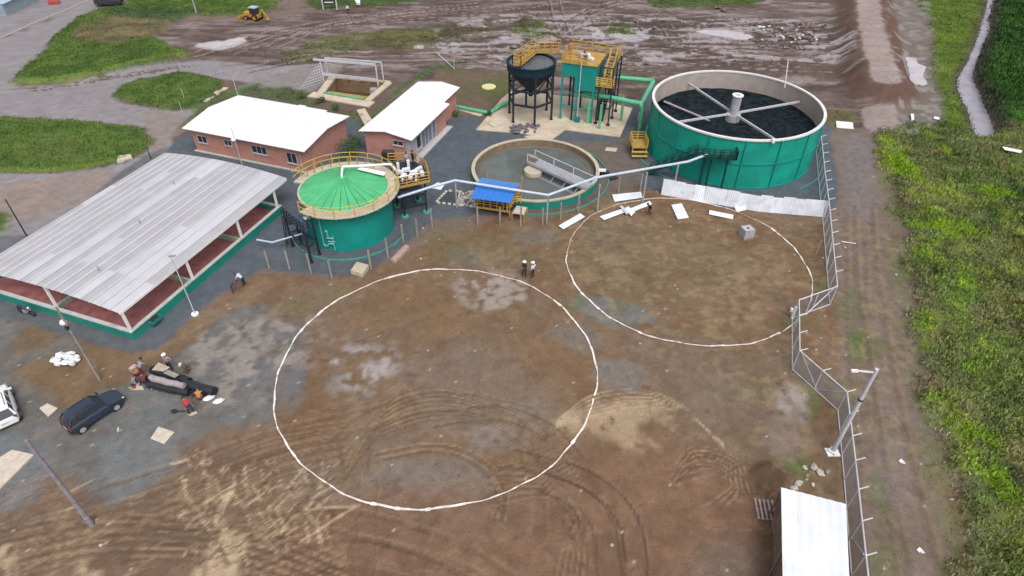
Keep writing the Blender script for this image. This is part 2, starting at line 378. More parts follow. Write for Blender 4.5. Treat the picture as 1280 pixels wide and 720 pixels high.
def paint(pts, c, op=1.0, soft=.3, warp=.4, gate=None, big=0.0, c2=None, **k):
    w, m = mask(pts, soft, warp, big=big, **k)
    cc = np.array(S(*c))
    if c2 is not None: t = sstep(.35, .65, n_mid[w])[..., None]; cc = cc*(1-t)+np.array(S(*c2))*t
    m = m*op
    if gate is not None: m = m*sstep(gate, gate+.15, (n_mid[w]*.5+n_fine[w]*.5))
    tint[w] = tint[w]*(1-m[..., None])+cc*m[..., None]
    return w, m
def stroke(pts, wd, c, op=.8, world=False, smooth=True, dh=0.0, gate=.42):
    P = np.array(pts if world else W2(pts)); P = smooth_poly(P, False, 4) if smooth and len(P) > 2 else P
    w = win(P, wd*2+.3); x, y = X[w], Y[w]
    if x.size == 0: return
    d = segd(P, x, y, False)+(n_w2[w]-.5)*wd*.6
    m = op*(1-sstep(wd*.35, wd, d))*sstep(gate-.12, gate+.1, n_mid[w]*.4+n_fine[w]*.6)
    tint[w] = tint[w]*(1-m[..., None])+np.array(S(*c))*m[..., None]
    if dh: hgt[w] += dh*(1-sstep(wd*.35, wd, d))
def off(P, d):
    P = np.array(P); t = np.gradient(P, axis=0); t /= np.linalg.norm(t, axis=1)[:, None]+1e-9
    return P+np.stack([-t[:, 1], t[:, 0]], 1)*d
def track(pts, c=(92, 72, 58), op=.6, wd=.16, gap=1.6, dh=-.06, edge=(168, 144, 122), eop=.22):
    P = smooth_poly(np.array(W2(pts)), False, 4)
    for s in (-gap/2, gap/2):
        stroke(off(P, s), wd, c, op, True, False, dh, .36)
        if edge: stroke(off(P, s+wd*1.3), wd*.6, edge, eop, True, False, 0, .4)

# base: churned brown-grey earth
c1 = np.array(S(134, 116, 108)); c2_ = np.array(S(112, 94, 86)); t = sstep(.35, .65, n_big)[..., None]; tint[:] = c1*(1-t)+c2_*t
far = sstep(92, 100, Y)
# churned mud north of the works
mud = [(180, 30), (340, 22), (560, -8), (840, -8), (1100, -8), (1105, 160), (1020, 150), (820, 130), (600, 118), (470, 96), (300, 80), (235, 75), (190, 58)]
w, m = paint(mud, (128, 112, 108), 1, .8, .8, c2=(106, 90, 84))
t = sstep(.56, .66, n_str[w])*m*.75; tint[w] = tint[w]*(1-t[..., None])+np.array(S(164, 150, 150))*t[..., None]
t = sstep(.46, .36, n_str[w])*m*.7; tint[w] = tint[w]*(1-t[..., None])+np.array(S(84, 66, 60))*t[..., None]
hgt[w] += m*(n_str[w]-.5)*.5+m*(n_mid[w]-.5)*.2
# yard earth
yard = [(0, 395), (180, 440), (240, 398), (320, 345), (440, 345), (560, 292), (650, 265), (800, 235), (1030, 270), (1100, 175), (1110, 260), (1130, 400), (1160, 560), (1200, 760), (-40, 760)]
w, m = paint(yard, (138, 114, 94), 1, .5, .5, c2=(126, 100, 78))
t = sstep(.5, .68, n_big[w])*m*.32; tint[w] = tint[w]*(1-t[..., None])+np.array(S(134, 124, 118))*t[..., None]
# left: blue-grey gravel with brown puddled patches
paint([(-60, 395), (180, 440), (250, 395), (330, 380), (370, 430), (350, 540), (250, 590), (120, 650), (-60, 690)], (124, 126, 130), .92, .8, .7, big=1.5, c2=(112, 112, 112))
paint([(15, 425), (45, 405), (78, 413), (62, 436), (28, 440)], (126, 106, 82), .85, .5, .4, big=.6)
paint([(20, 470), (50, 450), (95, 438), (112, 424), (170, 442), (205, 430), (240, 400), (268, 408), (215, 448), (165, 478), (130, 486), (112, 497), (78, 510), (62, 490)], (124, 100, 74), .9, .5, .4, big=.7, c2=(134, 110, 84))
paint([(165, 440), (250, 392), (330, 350), (350, 352), (285, 395), (215, 440)], (142, 122, 98), .7, .5, .4, big=.6)
paint([(0, 610), (60, 600), (110, 600), (150, 640), (220, 560), (300, 530), (355, 545), (330, 600), (300, 760), (-60, 760), (-60, 620)], (124, 102, 86), .95, .6, .5, big=.8, c2=(140, 116, 98))
paint([(110, 560), (150, 545), (225, 560), (200, 600), (140, 612)], (128, 134, 138), .8, .6, .4, big=.6)
paint([(10, 540), (60, 560), (40, 620), (-40, 640), (-40, 540)], (126, 134, 142), .7, .6, .4, big=.6)
paint([(130, 500), (200, 480), (240, 520), (200, 540), (140, 540)], (122, 126, 130), .7, .6, .4, big=.6)
# pale gravel
paint([(235, 430), (290, 400), (345, 400), (370, 440), (345, 490), (280, 510), (250, 480)], (160, 154, 150), .8, .8, .6, gate=.40, big=1)
paint([(340, 400), (390, 395), (400, 440), (360, 470)], (160, 150, 146), .7, .7, .6, gate=.42, big=.8)
paint([(415, 450), (440, 436), (480, 440), (492, 462), (470, 482), (430, 485)], (206, 202, 204), .85, .6, .6, gate=.47, big=.6)
paint([(400, 440), (470, 425), (510, 460), (480, 500), (410, 495)], (152, 146, 146), .6, .8, .6, gate=.40, big=.8)
paint([(570, 350), (610, 342), (650, 352), (660, 372), (620, 390), (580, 385)], (172, 164, 160), .8, .6, .6, gate=.44, big=.7)
paint([(590, 312), (650, 318), (640, 340), (590, 330)], (160, 150, 140), .6, .6, .5, gate=.42, big=.5)
paint([(560, 310), (590, 305), (600, 330), (565, 332)], (120, 122, 124), .6, .5, .4, big=.4)
paint([(350, 480), (370, 455), (385, 460), (378, 500), (360, 520)], (116, 126, 138), .7, .5, .4, big=.4)
# brown / ochre bands inside the near circle
paint([(420, 380), (520, 350), (600, 385), (700, 400), (740, 450), (700, 470), (620, 430), (520, 420), (440, 410)], (128, 104, 78), .65, 1.0, .6, big=1.2, c2=(138, 112, 86))
paint([(520, 440), (640, 450), (700, 500), (660, 560), (560, 530), (500, 490)], (136, 122, 112), .55, 1.0, .6, big=1.0)
paint([(560, 520), (660, 505), (700, 530), (640, 560), (590, 560)], (150, 142, 140), .55, .8, .6, gate=.4, big=.8)
paint([(470, 590), (560, 570), (620, 600), (600, 640), (500, 650)], (138, 130, 126), .6, .8, .5, big=.6)
paint([(580, 630), (650, 610), (660, 660), (600, 670)], (140, 134, 132), .6, .8, .5, big=.6)
# blue-grey patches
paint([(715, 375), (750, 372), (800, 385), (815, 400), (770, 408), (735, 395)], (124, 130, 134), .8, .6, .5, big=.7)
paint([(690, 410), (730, 405), (760, 430), (730, 440), (695, 430)], (130, 130, 130), .6, .6, .5, big=.7)
paint([(745, 455), (790, 445), (812, 470), (795, 492), (755, 485)], (136, 136, 136), .7, .6, .5, big=.7)
paint([(735, 283), (762, 280), (768, 298), (740, 302)], (118, 124, 126), .7, .4, .4, big=.4)
paint([(640, 290), (685, 285), (700, 300), (660, 305)], (130, 128, 126), .6, .5, .4, big=.5)
# olive tinge between the rings and in the far ring
paint([(700, 280), (800, 280), (900, 300), (960, 340), (900, 380), (780, 370), (720, 330)], (128, 110, 86), .7, 1, .7, big=1.4, c2=(138, 118, 96))
paint([(540, 285), (640, 300), (700, 340), (620, 330), (540, 330)], (130, 114, 88), .6, 1, .6, big=1, c2=(118, 108, 78))
paint([(340, 380), (420, 355), (440, 372), (370, 395)], (122, 118, 82), .6, .6, .5, gate=.42, big=.6)
paint([(930, 330), (980, 340), (960, 390), (900, 420), (880, 380)], (150, 128, 104), .7, .8, .6, gate=.4, big=.8)
paint([(790, 410), (960, 440), (1010, 470), (980, 600), (900, 560), (800, 470)], (136, 120, 106), .6, 1, .6, big=1.4, c2=(124, 108, 94))
# reddish earth at the bottom
paint([(400, 640), (640, 600), (800, 560), (940, 590), (970, 640), (975, 760), (380, 760)], (140, 110, 90), .85, 1, .6, big=1.4, c2=(126, 98, 80))
paint([(880, 690), (960, 680), (975, 760), (860, 760)], (126, 112, 104), .7, 1, .6, big=.8)
# sandy fan
w, m = paint([(690, 530), (740, 508), (802, 500), (830, 508), (829, 520), (800, 528), (800, 545), (820, 562), (785, 562), (765, 550), (735, 542), (700, 540)], (190, 168, 142), .75, .6, .4, gate=.30, big=.3)
for r_ in (0, .55, 1.0, 1.5, 2.1, 2.6):
    P = [(695, 535-r_*3), (740, 520-r_*10), (800, 508-r_*8), (850, 515-r_*6+r_*2), (895, 545+r_*2), (905, 560)]
    stroke(P, .10, (204, 184, 156), .6, gate=.44)
paint([(820, 520), (850, 515), (880, 540), (860, 552), (835, 540)], (186, 164, 136), .55, .3, .3, gate=.44)
paint([(835, 525), (870, 525), (895, 548), (880, 560), (850, 548)], (112, 92, 78), .5, .3, .3, gate=.40)
for k in range(6):
    q = k*6; stroke([(857-q*.5, 577+q), (890, 570+q*.8), (915+q*.1, 585+q*.6), (928-q*.6, 612), (915-q, 630)], .12, (172, 144, 120) if k % 2 else (100, 80, 68), .5, gate=.42)
# tyre tracks
track([(470, 572), (537, 560), (582, 569), (612, 590), (627, 618), (622, 650)], (104, 82, 64), .5, .14, .5, edge=(176, 150, 120), eop=.5)
track([(640, 572), (690, 583), (735, 600), (770, 628), (790, 665), (797, 740)], (84, 64, 54), .75, .13, 1.3)
track([(680, 600), (730, 625), (755, 660), (762, 720), (760, 760)], (92, 72, 60), .6, .13, 1.4)
track([(645, 570), (668, 600), (675, 640), (672, 680)], (150, 124, 100), .45, .12, 1.0)
track([(540, 525), (620, 515), (680, 535), (720, 575)], (104, 82, 64), .6, .14, 1.2)
for r_ in range(7):
    track([(455-r_*6, 560+r_*9), (480, 540-r_*5), (540, 522-r_*6), (600, 524-r_*4), (650+r_*4, 548-r_*2), (690+r_*5, 590+r_*2)], (106, 84, 66), .38, .10, .35, -.03, (166, 142, 116), .4)
for r_ in range(5):
    track([(610, 585+r_*12), (668+r_*4, 596+r_*6), (712+r_*2, 630+r_*5), (730-r_*6, 680), (728-r_*9, 740)], (98, 76, 60), .42, .10, .4, -.03, (160, 136, 112), .35)
for r_ in range(4):
    track([(842+r_*4, 600-r_*8), (872, 580-r_*6), (905+r_*4, 588-r_*4), (922+r_*5, 616)], (100, 78, 64), .5, .10, .35, -.03, (172, 146, 120), .5)
for r_ in range(5):
    track([(0, 668+r_*14), (110, 650+r_*12), (230, 655+r_*10), (340, 672+r_*12), (430, 706+r_*12)], (100, 80, 64), .42, .12, .5, -.03, (176, 150, 122), .4)
for r_ in range(5):
    track([(220-r_*8, 600+r_*14), (290, 566+r_*12), (350, 545+r_*12), (430, 532+r_*10)], (102, 80, 64), .4, .12, .5, -.03, (170, 144, 116), .35)
track([(420, 560), (470, 520), (560, 500), (660, 520)], (118, 96, 78), .35, .16, 1.6)
track([(60, 640), (200, 600), (330, 555), (470, 520)], (116, 92, 76), .4, .2, 1.7)
track([(-20, 700), (150, 650), (280, 640), (430, 610)], (112, 88, 72), .4, .2, 1.7)
track([(300, 740), (420, 690), (560, 720), (620, 760)], (104, 82, 68), .4, .2, 1.7)
track([(320, 660), (420, 650), (560, 690), (640, 740)], (104, 82, 68), .45, .2, 1.5)
track([(460, 600), (458, 640), (455, 700), (450, 760)], (112, 88, 72), .3, .12, 1.2)
for k in range(60):
    cx, cy = rng.uniform(380, 950), rng.uniform(430, 700); a = rng.uniform(0, PI); r_ = rng.uniform(40, 160); a1 = a+rng.uniform(.5, 1.2)
    P = [(cx+r_*math.cos(a+(a1-a)*i/4), cy+.65*r_*math.sin(a+(a1-a)*i/4)) for i in range(5)]
    stroke(P, rng.uniform(.06, .14), (156, 134, 112) if rng.random() < .6 else (100, 80, 66), rng.uniform(.15, .4), gate=.44)
# bucket scrapes showing pale subsoil, bottom left
SAND = (206, 184, 156)
stroke([(262, 725), (272, 690), (282, 665), (272, 650), (286, 618)], .34, SAND, .8, gate=.3)
paint([(240, 720), (262, 680), (300, 668), (305, 680), (280, 760), (235, 760)], SAND, .75, .2, .3, gate=.38)
paint([(-10, 690), (15, 672), (20, 700), (12, 730), (-10, 740)], SAND, .7, .3, .3, gate=.4)
paint([(95, 712), (118, 700), (130, 715), (110, 740)], SAND, .7, .3, .3, gate=.4)
for k in range(230):
    cx = rng.uniform(225, 415); cy = rng.uniform(575, 700)
    if cy > 700-(cx-225)*.25+20: continue
    a = rng.choice([-.55, -.8, 1.1, 1.4])+rng.uniform(-.25, .25); L = rng.uniform(3, 17)
    stroke([(cx-L*math.cos(a), cy-L*math.sin(a)), (cx+L*math.cos(a), cy+L*math.sin(a))], rng.uniform(.05, .13), SAND if rng.random() < .6 else (96, 74, 60), rng.uniform(.35, .8), smooth=False, gate=.42)
for k in range(220):
    cx = rng.uniform(-10, 420); cy = rng.uniform(590, 725); a = -.42+rng.uniform(-.2, .2); L = rng.uniform(6, 30)
    stroke([(cx-L*math.cos(a), cy-L*math.sin(a)), (cx+L*math.cos(a), cy+L*math.sin(a))], rng.uniform(.05, .12), (176, 152, 128) if rng.random() < .55 else (98, 76, 62), rng.uniform(.2, .5), smooth=False, gate=.44)
for a, b in (((88, 614), (116, 600)), ((75, 640), (97, 632)), ((255, 628), (292, 606)), ((215, 580), (232, 575)), ((382, 636), (448, 632)), ((376, 677), (442, 634)), ((392, 622), (415, 608))):
    stroke([a, b], .13, SAND, .75, smooth=False, gate=.3)
for a, b in (((470, 672), (500, 686)), ((425, 560), (428, 590)), ((462, 545), (460, 585)), ((560, 500), (585, 492)), ((447, 427), (480, 415))):
    stroke([a, b], .12, (100, 78, 62), .5, smooth=False, gate=.3)
# right track along the fence
w, m = paint([(1035, 165), (1100, 170), (1108, 250), (1128, 360), (1150, 480), (1175, 600), (1210, 760), (1075, 760), (1068, 640), (1052, 520), (1045, 380), (1036, 260)], (138, 122, 116), .95, .5, .5, big=.4, c2=(128, 114, 104))
paint([(1050, 175), (1090, 175), (1095, 260), (1065, 270)], (134, 128, 130), .7, .6, .6, big=.7)
track([(1078, 260), (1082, 340), (1098, 450), (1118, 560), (1140, 660), (1165, 760)], (110, 90, 82), .4, .35, 1.7, eop=.2)
track([(1068, 300), (1070, 420), (1085, 560), (1100, 740)], (124, 102, 94), .3, .3, 1.6, eop=.15)
paint([(1095, 540), (1120, 540), (1130, 620), (1105, 620)], (138, 132, 134), .5, .6, .6, big=.5)
# green creeping into the earth
for P, op in (([(1062, 418), (1078, 412), (1088, 440), (1070, 448)], .8), ([(1088, 412), (1105, 412), (1110, 440), (1094, 440)], .45), ([(1000, 485), (1020, 480), (1025, 520), (1005, 528)], .65),
              ([(975, 572), (1000, 568), (1015, 590), (1000, 606), (978, 598)], .7), ([(960, 482), (975, 480), (972, 500), (960, 498)], .6), ([(985, 390), (1030, 395), (1020, 410), (980, 405)], .5),
              ([(1020, 350), (1032, 352), (1032, 374), (1020, 372)], .6), ([(1050, 370), (1075, 360), (1080, 400), (1055, 400)], .4), ([(1075, 600), (1110, 600), (1125, 720), (1090, 720)], .45),
              ([(700, 372), (725, 368), (730, 384), (705, 388)], .45), ([(765, 375), (790, 378), (780, 390)], .4), ([(545, 270), (580, 272), (575, 290), (548, 286)], .4), ([(632, 288), (668, 285), (660, 295)], .4), ([(1055, 470), (1075, 480), (1070, 520), (1055, 510)], .35)):
    w, m = paint(P, (98, 118, 66), op, .5, .5, gate=.40, big=.4); m_rough[w] = np.maximum(m_rough[w], m*.7)
paint([(968, 490), (985, 482), (1005, 490), (1008, 520), (990, 530), (970, 515)], (176, 166, 168), .8, .4, .5, gate=.34, big=.4)
paint([(965, 520), (1010, 520), (1005, 570), (960, 560)], (148, 132, 124), .6, .5, .5, big=.5)
w, m = paint([(938, 586), (958, 580), (985, 590), (984, 608), (975, 625), (955, 618)], (108, 78, 62), .85, .5, .6, big=.4, c2=(88, 62, 50)); hgt[w] += m*.35
# dark gravel round the works
pad = [(60, 345), (120, 300), (208, 190), (225, 172), (330, 150), (440, 150), (560, 148), (602, 148), (690, 160), (790, 130), (830, 110), (1024, 150), (1038, 175), (1040, 262), (930, 262), (820, 240), (770, 228), (750, 250), (690, 262), (600, 268), (545, 276), (506, 304), (468, 333), (420, 344), (350, 338), (316, 340), (240, 395), (170, 440), (0, 392), (-80, 370)]
w, m = paint(pad, (102, 110, 120), 1, .25, .3, big=.2, c2=(96, 104, 112)); m_pad[w] = np.maximum(m_pad[w], m)
paint([(545, 152), (600, 150), (595, 165), (640, 172), (590, 200), (585, 230), (540, 225), (520, 205)], (98, 106, 116), .8, .3, .3, big=.2)
paint([(700, 180), (770, 175), (800, 160), (800, 230), (720, 255), (690, 270), (640, 268), (690, 235)], (122, 110, 102), .9, .4, .4, big=.5)
paint([(0, 398), (60, 405), (170, 437), (240, 395), (300, 350), (320, 340), (230, 395), (160, 425), (0, 372)], (108, 112, 116), .9, .3, .2, big=.2)
# roads
roadA = [(-60, 20), (60, -12), (160, -12), (118, 12), (96, 26), (72, 45), (60, 55), (52, 70), (20, 100), (22, 108), (60, 108), (110, 99), (150, 90), (235, 77), (285, 77), (340, 82), (420, 80), (400, 100), (375, 112), (340, 108), (300, 102), (265, 97), (232, 90), (190, 98), (160, 106), (144, 117), (146, 126), (170, 132), (215, 139), (250, 137), (232, 150), (215, 168), (208, 188), (110, 250), (40, 295), (-60, 345), (-60, 218), (20, 218), (100, 214), (165, 200), (188, 182), (184, 166), (160, 158), (80, 150), (0, 148), (-60, 146)]
w, m = paint(roadA, (162, 156, 160), 1, .2, .2, c2=(152, 146, 150), big=.15); m_road[w] = np.maximum(m_road[w], m)
paint([(190, 190), (208, 188), (110, 250), (-40, 345), (-60, 300), (70, 290), (110, 260), (130, 230)], (112, 114, 120), .9, .3, .2, big=.2)
w, m = paint([(-20, 240), (60, 222), (140, 212), (118, 240), (78, 262), (36, 276), (-20, 270)], (172, 148, 130), .75, .6, .4, big=.5, c2=(158, 142, 134))
for k in range(7): stroke([(-10, 232+k*6), (40, 228+k*5), (62-k*2, 240+k*4), (45-k*2, 262+k*3)], .16, (186, 150, 116) if k % 2 else (140, 130, 128), .5, gate=.38)
paint([(185, 140), (240, 150), (215, 175), (190, 190), (180, 160)], (158, 142, 134), .7, .5, .4, big=.3)
stroke([(0, 48), (40, 34), (80, 16), (120, -8)], .35, (112, 102, 98), .8, gate=.2); stroke([(0, 40), (40, 24), (85, 5)], .3, (140, 130, 126), .5, gate=.3)
stroke([(20, 60), (60, 40), (120, 5)], .5, (146, 140, 146), .6, gate=.3)
for k in range(26):
    x_ = rng.uniform(10, 60)+k*7; y_ = 112-(x_-20)*.135+rng.uniform(-2, 3) if x_ < 250 else 80
    stroke([(x_, y_), (x_+7, y_-1)], .3, (104, 90, 80), .7, smooth=False, gate=.3)
for k in range(40): x_ = rng.uniform(0, 100); y_ = rng.uniform(50, 110); stroke([(x_, y_), (x_+14, y_-5)], .3, (150, 142, 148) if k % 2 else (176, 168, 170), .4, smooth=False)
paint([(375, 85), (430, 78), (400, 110), (370, 116), (290, 112)], (150, 142, 140), .8, .5, .5, big=.3)
# grass
GR = (100, 124, 56); GR2 = (76, 102, 44)
def grass(pts, c=GR, c2=GR2, op=1, amt=1.0, **k):
    w, m = paint(pts, c, op, k.pop('soft', .55), k.pop('warp', .9), c2=c2, **k); m_grass[w] = np.maximum(m_grass[w], m*amt)
    m_road[w] *= (1-np.minimum(m*1.5, 1)); m_pad[w] *= (1-np.minimum(m*1.5, 1)); return w, m
w, m = grass([(20, 104), (22, 98), (56, 68), (64, 54), (76, 44), (100, 26), (125, 16), (150, 12), (200, -10), (340, -10), (338, 16), (300, 22), (250, 22), (210, 30), (195, 52), (235, 72), (150, 90), (110, 98), (60, 107)], big=.3); hgt[w] += m*(.5+.6*n_mid[w])
w, m = paint([(95, 50), (110, 34), (160, 22), (210, 28), (200, 45), (150, 60), (115, 58)], (112, 98, 80), .9, .8, .6, gate=.28, big=.8, c2=(132, 118, 82)); m_grass[w] *= 1-m*.8
paint([(140, 18), (200, 14), (240, 22), (200, 30), (150, 28)], (70, 92, 58), .8, .8, .6, big=.8)
stroke([(22, 104), (60, 106), (110, 97), (150, 88), (234, 71)], .7, (126, 148, 68), .6, gate=.3)
w, m = grass([(142, 118), (160, 106), (182, 99), (225, 91), (245, 95), (276, 104), (268, 118), (252, 126), (248, 134), (215, 138), (180, 133), (152, 126)]); hgt[w] += m*.3
w, m = grass([(-60, 147), (0, 148), (80, 151), (160, 159), (184, 167), (188, 181), (165, 199), (100, 213), (20, 217), (-60, 219)]); hgt[w] += m*.3
stroke([(0, 214), (60, 214), (110, 209), (150, 200)], .6, (124, 146, 60), .6, gate=.3); stroke([(0, 151), (80, 153), (160, 161)], .5, (118, 138, 62), .5, gate=.3)
paint([(10, 175), (80, 170), (130, 185), (90, 200), (20, 198)], (112, 124, 62), .6, 1, .6, gate=.38, big=.8)
grass([(-60, 262), (0, 266), (10, 278), (6, 290), (-60, 300)])
grass([(252, 124), (300, 108), (330, 106), (290, 125), (232, 160), (226, 158), (245, 136)], (110, 128, 84), (90, 110, 70), .8, .5)
grass([(300, 112), (372, 112), (400, 135), (450, 142), (470, 150), (450, 168), (440, 145), (400, 136)], (98, 112, 70), (80, 96, 58), .9, .6)
grass([(455, 165), (470, 145), (485, 122), (540, 84), (600, 72), (545, 88), (515, 104), (470, 142)], (96, 122, 74), (84, 108, 62), .9, .6)
grass([(545, 86), (632, 88), (640, 112), (622, 130), (572, 134), (568, 112), (552, 103)], (124, 106, 88), (108, 100, 76), 1, .12)
paint([(600, 104), (630, 96), (636, 112), (618, 122), (598, 118)], (98, 112, 60), .6, .5, .5, big=.3)
grass([(632, 60), (700, 40), (790, 80), (830, 96), (820, 112), (770, 100), (700, 90)], (96, 112, 66), (118, 104, 86), .6, .2, gate=.42)
w, m = grass([(345, 78), (370, 60), (400, 48), (470, 38), (560, 32), (612, 28), (612, 46), (560, 52), (520, 62), (450, 62), (420, 70), (380, 76)], (112, 120, 66), (96, 96, 64), .85, .7, gate=.30, big=.8)
stroke([(400, 46), (480, 44), (560, 40), (610, 34)], .8, (128, 130, 66), .6, gate=.36); stroke([(420, 52), (500, 52), (580, 50)], .8, (92, 84, 64), .6, gate=.36)
grass([(470, 56), (560, 58), (640, 56), (700, 62), (640, 66), (560, 66)], (108, 112, 70), (110, 96, 76), .7, .4, gate=.42)
grass([(640, 36), (652, 24), (675, 26), (690, 38), (688, 48), (650, 48)], (104, 128, 56), (92, 112, 52), .9, .8)
grass([(758, 38), (765, 27), (785, 29), (792, 38), (784, 46), (765, 46)], (100, 122, 58), (92, 108, 56), .85, .7)
w, m = grass([(815, -10), (960, -10), (950, 4), (900, 6), (850, 10), (820, 9)], (92, 118, 54), (80, 104, 50), .9, .9)
grass([(800, 20), (870, 28), (830, 42)], (98, 102, 70), (104, 92, 76), .6, .3, gate=.42)
grass([(395, -10), (560, -10), (500, 4), (440, 8), (395, 12)], (84, 112, 56), (76, 98, 52), .9, .9)
grass([(920, 40), (1000, 46), (1025, 70), (960, 72), (900, 60)], (112, 110, 82), (118, 104, 92), .5, .2, gate=.45)
grass([(1028, 138), (1060, 138), (1075, 150), (1040, 160)], (116, 120, 68), (120, 108, 72), .7, .5)
# grey mud and puddle flats east of the embankment
paint([(1110, -10), (1160, -10), (1168, 30), (1170, 90), (1190, 130), (1180, 160), (1110, 155)], (140, 130, 124), .9, .6, .6, c2=(122, 112, 104), big=.4)
# strip between mud and stream
w, m = grass([(1150, -10), (1236, -10), (1228, 20), (1222, 45), (1208, 75), (1196, 96), (1198, 120), (1208, 132), (1216, 168), (1180, 160), (1176, 120), (1165, 90), (1166, 40)], (112, 136, 50), (96, 118, 46), 1, 1.0, big=.3); hgt[w] += m*.35
w, m = grass([(1246, -10), (1420, -10), (1420, 190), (1280, 176), (1246, 168), (1240, 145), (1230, 126), (1219, 98), (1226, 72), (1242, 30)], (72, 112, 44), (52, 88, 36), 1, 1.0); hgt[w] += m*(.5+.8*n_mid[w]); m_field[w] = np.maximum(m_field[w], m)
# tall field to the right
w, m = paint([(1098, 178), (1112, 160), (1180, 160), (1245, 166), (1420, 186), (1500, 760), (1222, 760), (1200, 640), (1180, 560), (1160, 470), (1148, 400), (1130, 290), (1105, 215)], (116, 124, 76), 1, .8, .8, c2=(94, 106, 62), big=1.6); m_field[w] = np.maximum(m_field[w], m)
fi = m*1.0; hgt[w] += fi*(.10+.7*fbm(X[w], Y[w], 2.6, 4, 303)**1.5+.35*sstep(.5, .75, fbm(X[w], Y[w], 1.5, 3, 307)))
for P, c, op in (([(1102, 180), (1120, 190), (1160, 240), (1170, 290), (1130, 260), (1104, 215)], (140, 166, 40), .8), ([(1150, 180), (1280, 190), (1300, 300), (1230, 300), (1170, 220)], (84, 110, 46), .6),
                 ([(1240, 230), (1300, 230), (1300, 330), (1255, 300)], (52, 82, 44), .7), ([(1210, 290), (1300, 300), (1300, 420), (1240, 380)], (118, 112, 60), .6), ([(1160, 180), (1260, 180), (1240, 205), (1180, 205)], (110, 116, 78), .6),
                 ([(1130, 280), (1180, 300), (1230, 400), (1220, 440), (1170, 380)], (128, 162, 48), .75), ([(1160, 380), (1190, 390), (1200, 440), (1170, 430)], (134, 128, 84), .6),
                 ([(1200, 420), (1300, 400), (1300, 500), (1230, 500)], (112, 136, 52), .6), ([(1170, 500), (1210, 510), (1240, 620), (1205, 600)], (118, 124, 84), .6), ([(1215, 580), (1290, 560), (1290, 700), (1250, 700)], (120, 144, 48), .6),
                 ([(1240, 600), (1260, 600), (1290, 680), (1270, 700)], (146, 136, 84), .5), ([(1190, 640), (1225, 640), (1240, 730), (1215, 740)], (124, 136, 92), .5), ([(1240, 470), (1280, 470), (1290, 560), (1250, 560)], (136, 150, 60), .5)):
    w, m = paint(P, c, op, 1.0, .9, gate=.40, big=2.0)
w, m = paint([(1106, 215), (1130, 290), (1148, 400), (1160, 470), (1180, 560), (1200, 640), (1222, 760), (1195, 760), (1172, 640), (1150, 540), (1130, 440), (1118, 330), (1100, 240)], (120, 124, 88), .75, .7, .6, gate=.34, big=.6); m_rough[w] = np.maximum(m_rough[w], m)
stroke([(1110, 158), (1150, 170), (1200, 178), (1280, 190)], .5, (150, 148, 108), .6, gate=.3); stroke([(1120, 155), (1180, 168), (1260, 176)], .5, (112, 140, 62), .7, gate=.3)
w, m = mask([(1100, 200), (1300, 180), (1300, 740), (1200, 740)], 2, 1); w2_ = w
for sd, c, lo, hi, op in ((1401, (132, 122, 88), .56, .66, .6), (1402, (150, 164, 70), .58, .68, .6), (1403, (64, 84, 44), .43, .33, .5), (1404, (120, 150, 30), .60, .66, .75)):
    t = sstep(lo, hi, fbm(X[w], Y[w], 3.2, 5, sd))*m*m_field[w]*op; tint[w] = tint[w]*(1-t[..., None])+np.array(S(*c))*t[..., None]
# stream bed
Ls = [(1235, -12), (1229, 18), (1225, 30), (1222, 45), (1210, 75), (1200, 92), (1197, 103), (1200, 120), (1208, 132), (1212, 146), (1218, 170)]
Rs = [(1246, 168), (1240, 146), (1232, 128), (1228, 115), (1219, 96), (1225, 72), (1232, 55), (1240, 34), (1238, 22), (1243, 15), (1246, -12)]
stroke([(a-3, b) for a, b in Ls], .9, (92, 84, 70), .8, gate=.2); stroke([(a+4, b) for a, b in Rs], .9, (60, 64, 50), .85, gate=.2)
w, m = paint(Ls+Rs, (110, 100, 96), 1, .3, .15); hgt[w] = hgt[w]*(1-m)-m*.55; m_grass[w] *= 1-m; m_field[w] *= 1-m
# embankment with a haul road on top
cl = smooth_poly(np.array(W2([(1078, -14), (1084, 40), (1092, 80), (1100, 114)])), False, 6)
wl = win(cl, 8); d = segd(cl, X[wl], Y[wl], False)+(n_w1[wl]-.5)*.8
hb = 1-sstep(2.2, 6.0, d); tp = 1-sstep(1.7, 2.3, d+(n_w2[wl]-.5)*.8)
slope = hb*(1-tp)
for msk, c in ((np.clip(hb*2.5, 0, 1), (112, 86, 76)), (tp, (172, 154, 150))): tint[wl] = tint[wl]*(1-msk[..., None])+np.array(S(*c))*msk[..., None]
hgt[wl] += hb*1.9+(n_mid[wl]-.5)*.25*slope; m_path[wl] = np.maximum(m_path[wl], tp); m_grass[wl] *= 1-hb
paint([(1030, 60), (1062, 60), (1068, 100), (1040, 96)], (104, 82, 74), .6, .6, .5)
w, m = paint([(1078, 136), (1115, 134), (1122, 152), (1108, 166), (1084, 162)], (178, 162, 158), .8, .3, .4); hgt[w] += m*.2
w, m = paint([(820, 86), (900, 78), (1000, 80), (1070, 88), (1075, 104), (1000, 98), (900, 92)], (92, 74, 66), .8, .5, .5, c2=(110, 92, 84)); hgt[w] += m*.6
stroke([(1010, 80), (1055, 78)], .25, (170, 156, 152), .7, gate=.3); stroke([(1052, 98), (1078, 92)], .5, (160, 144, 140), .7, gate=.3)
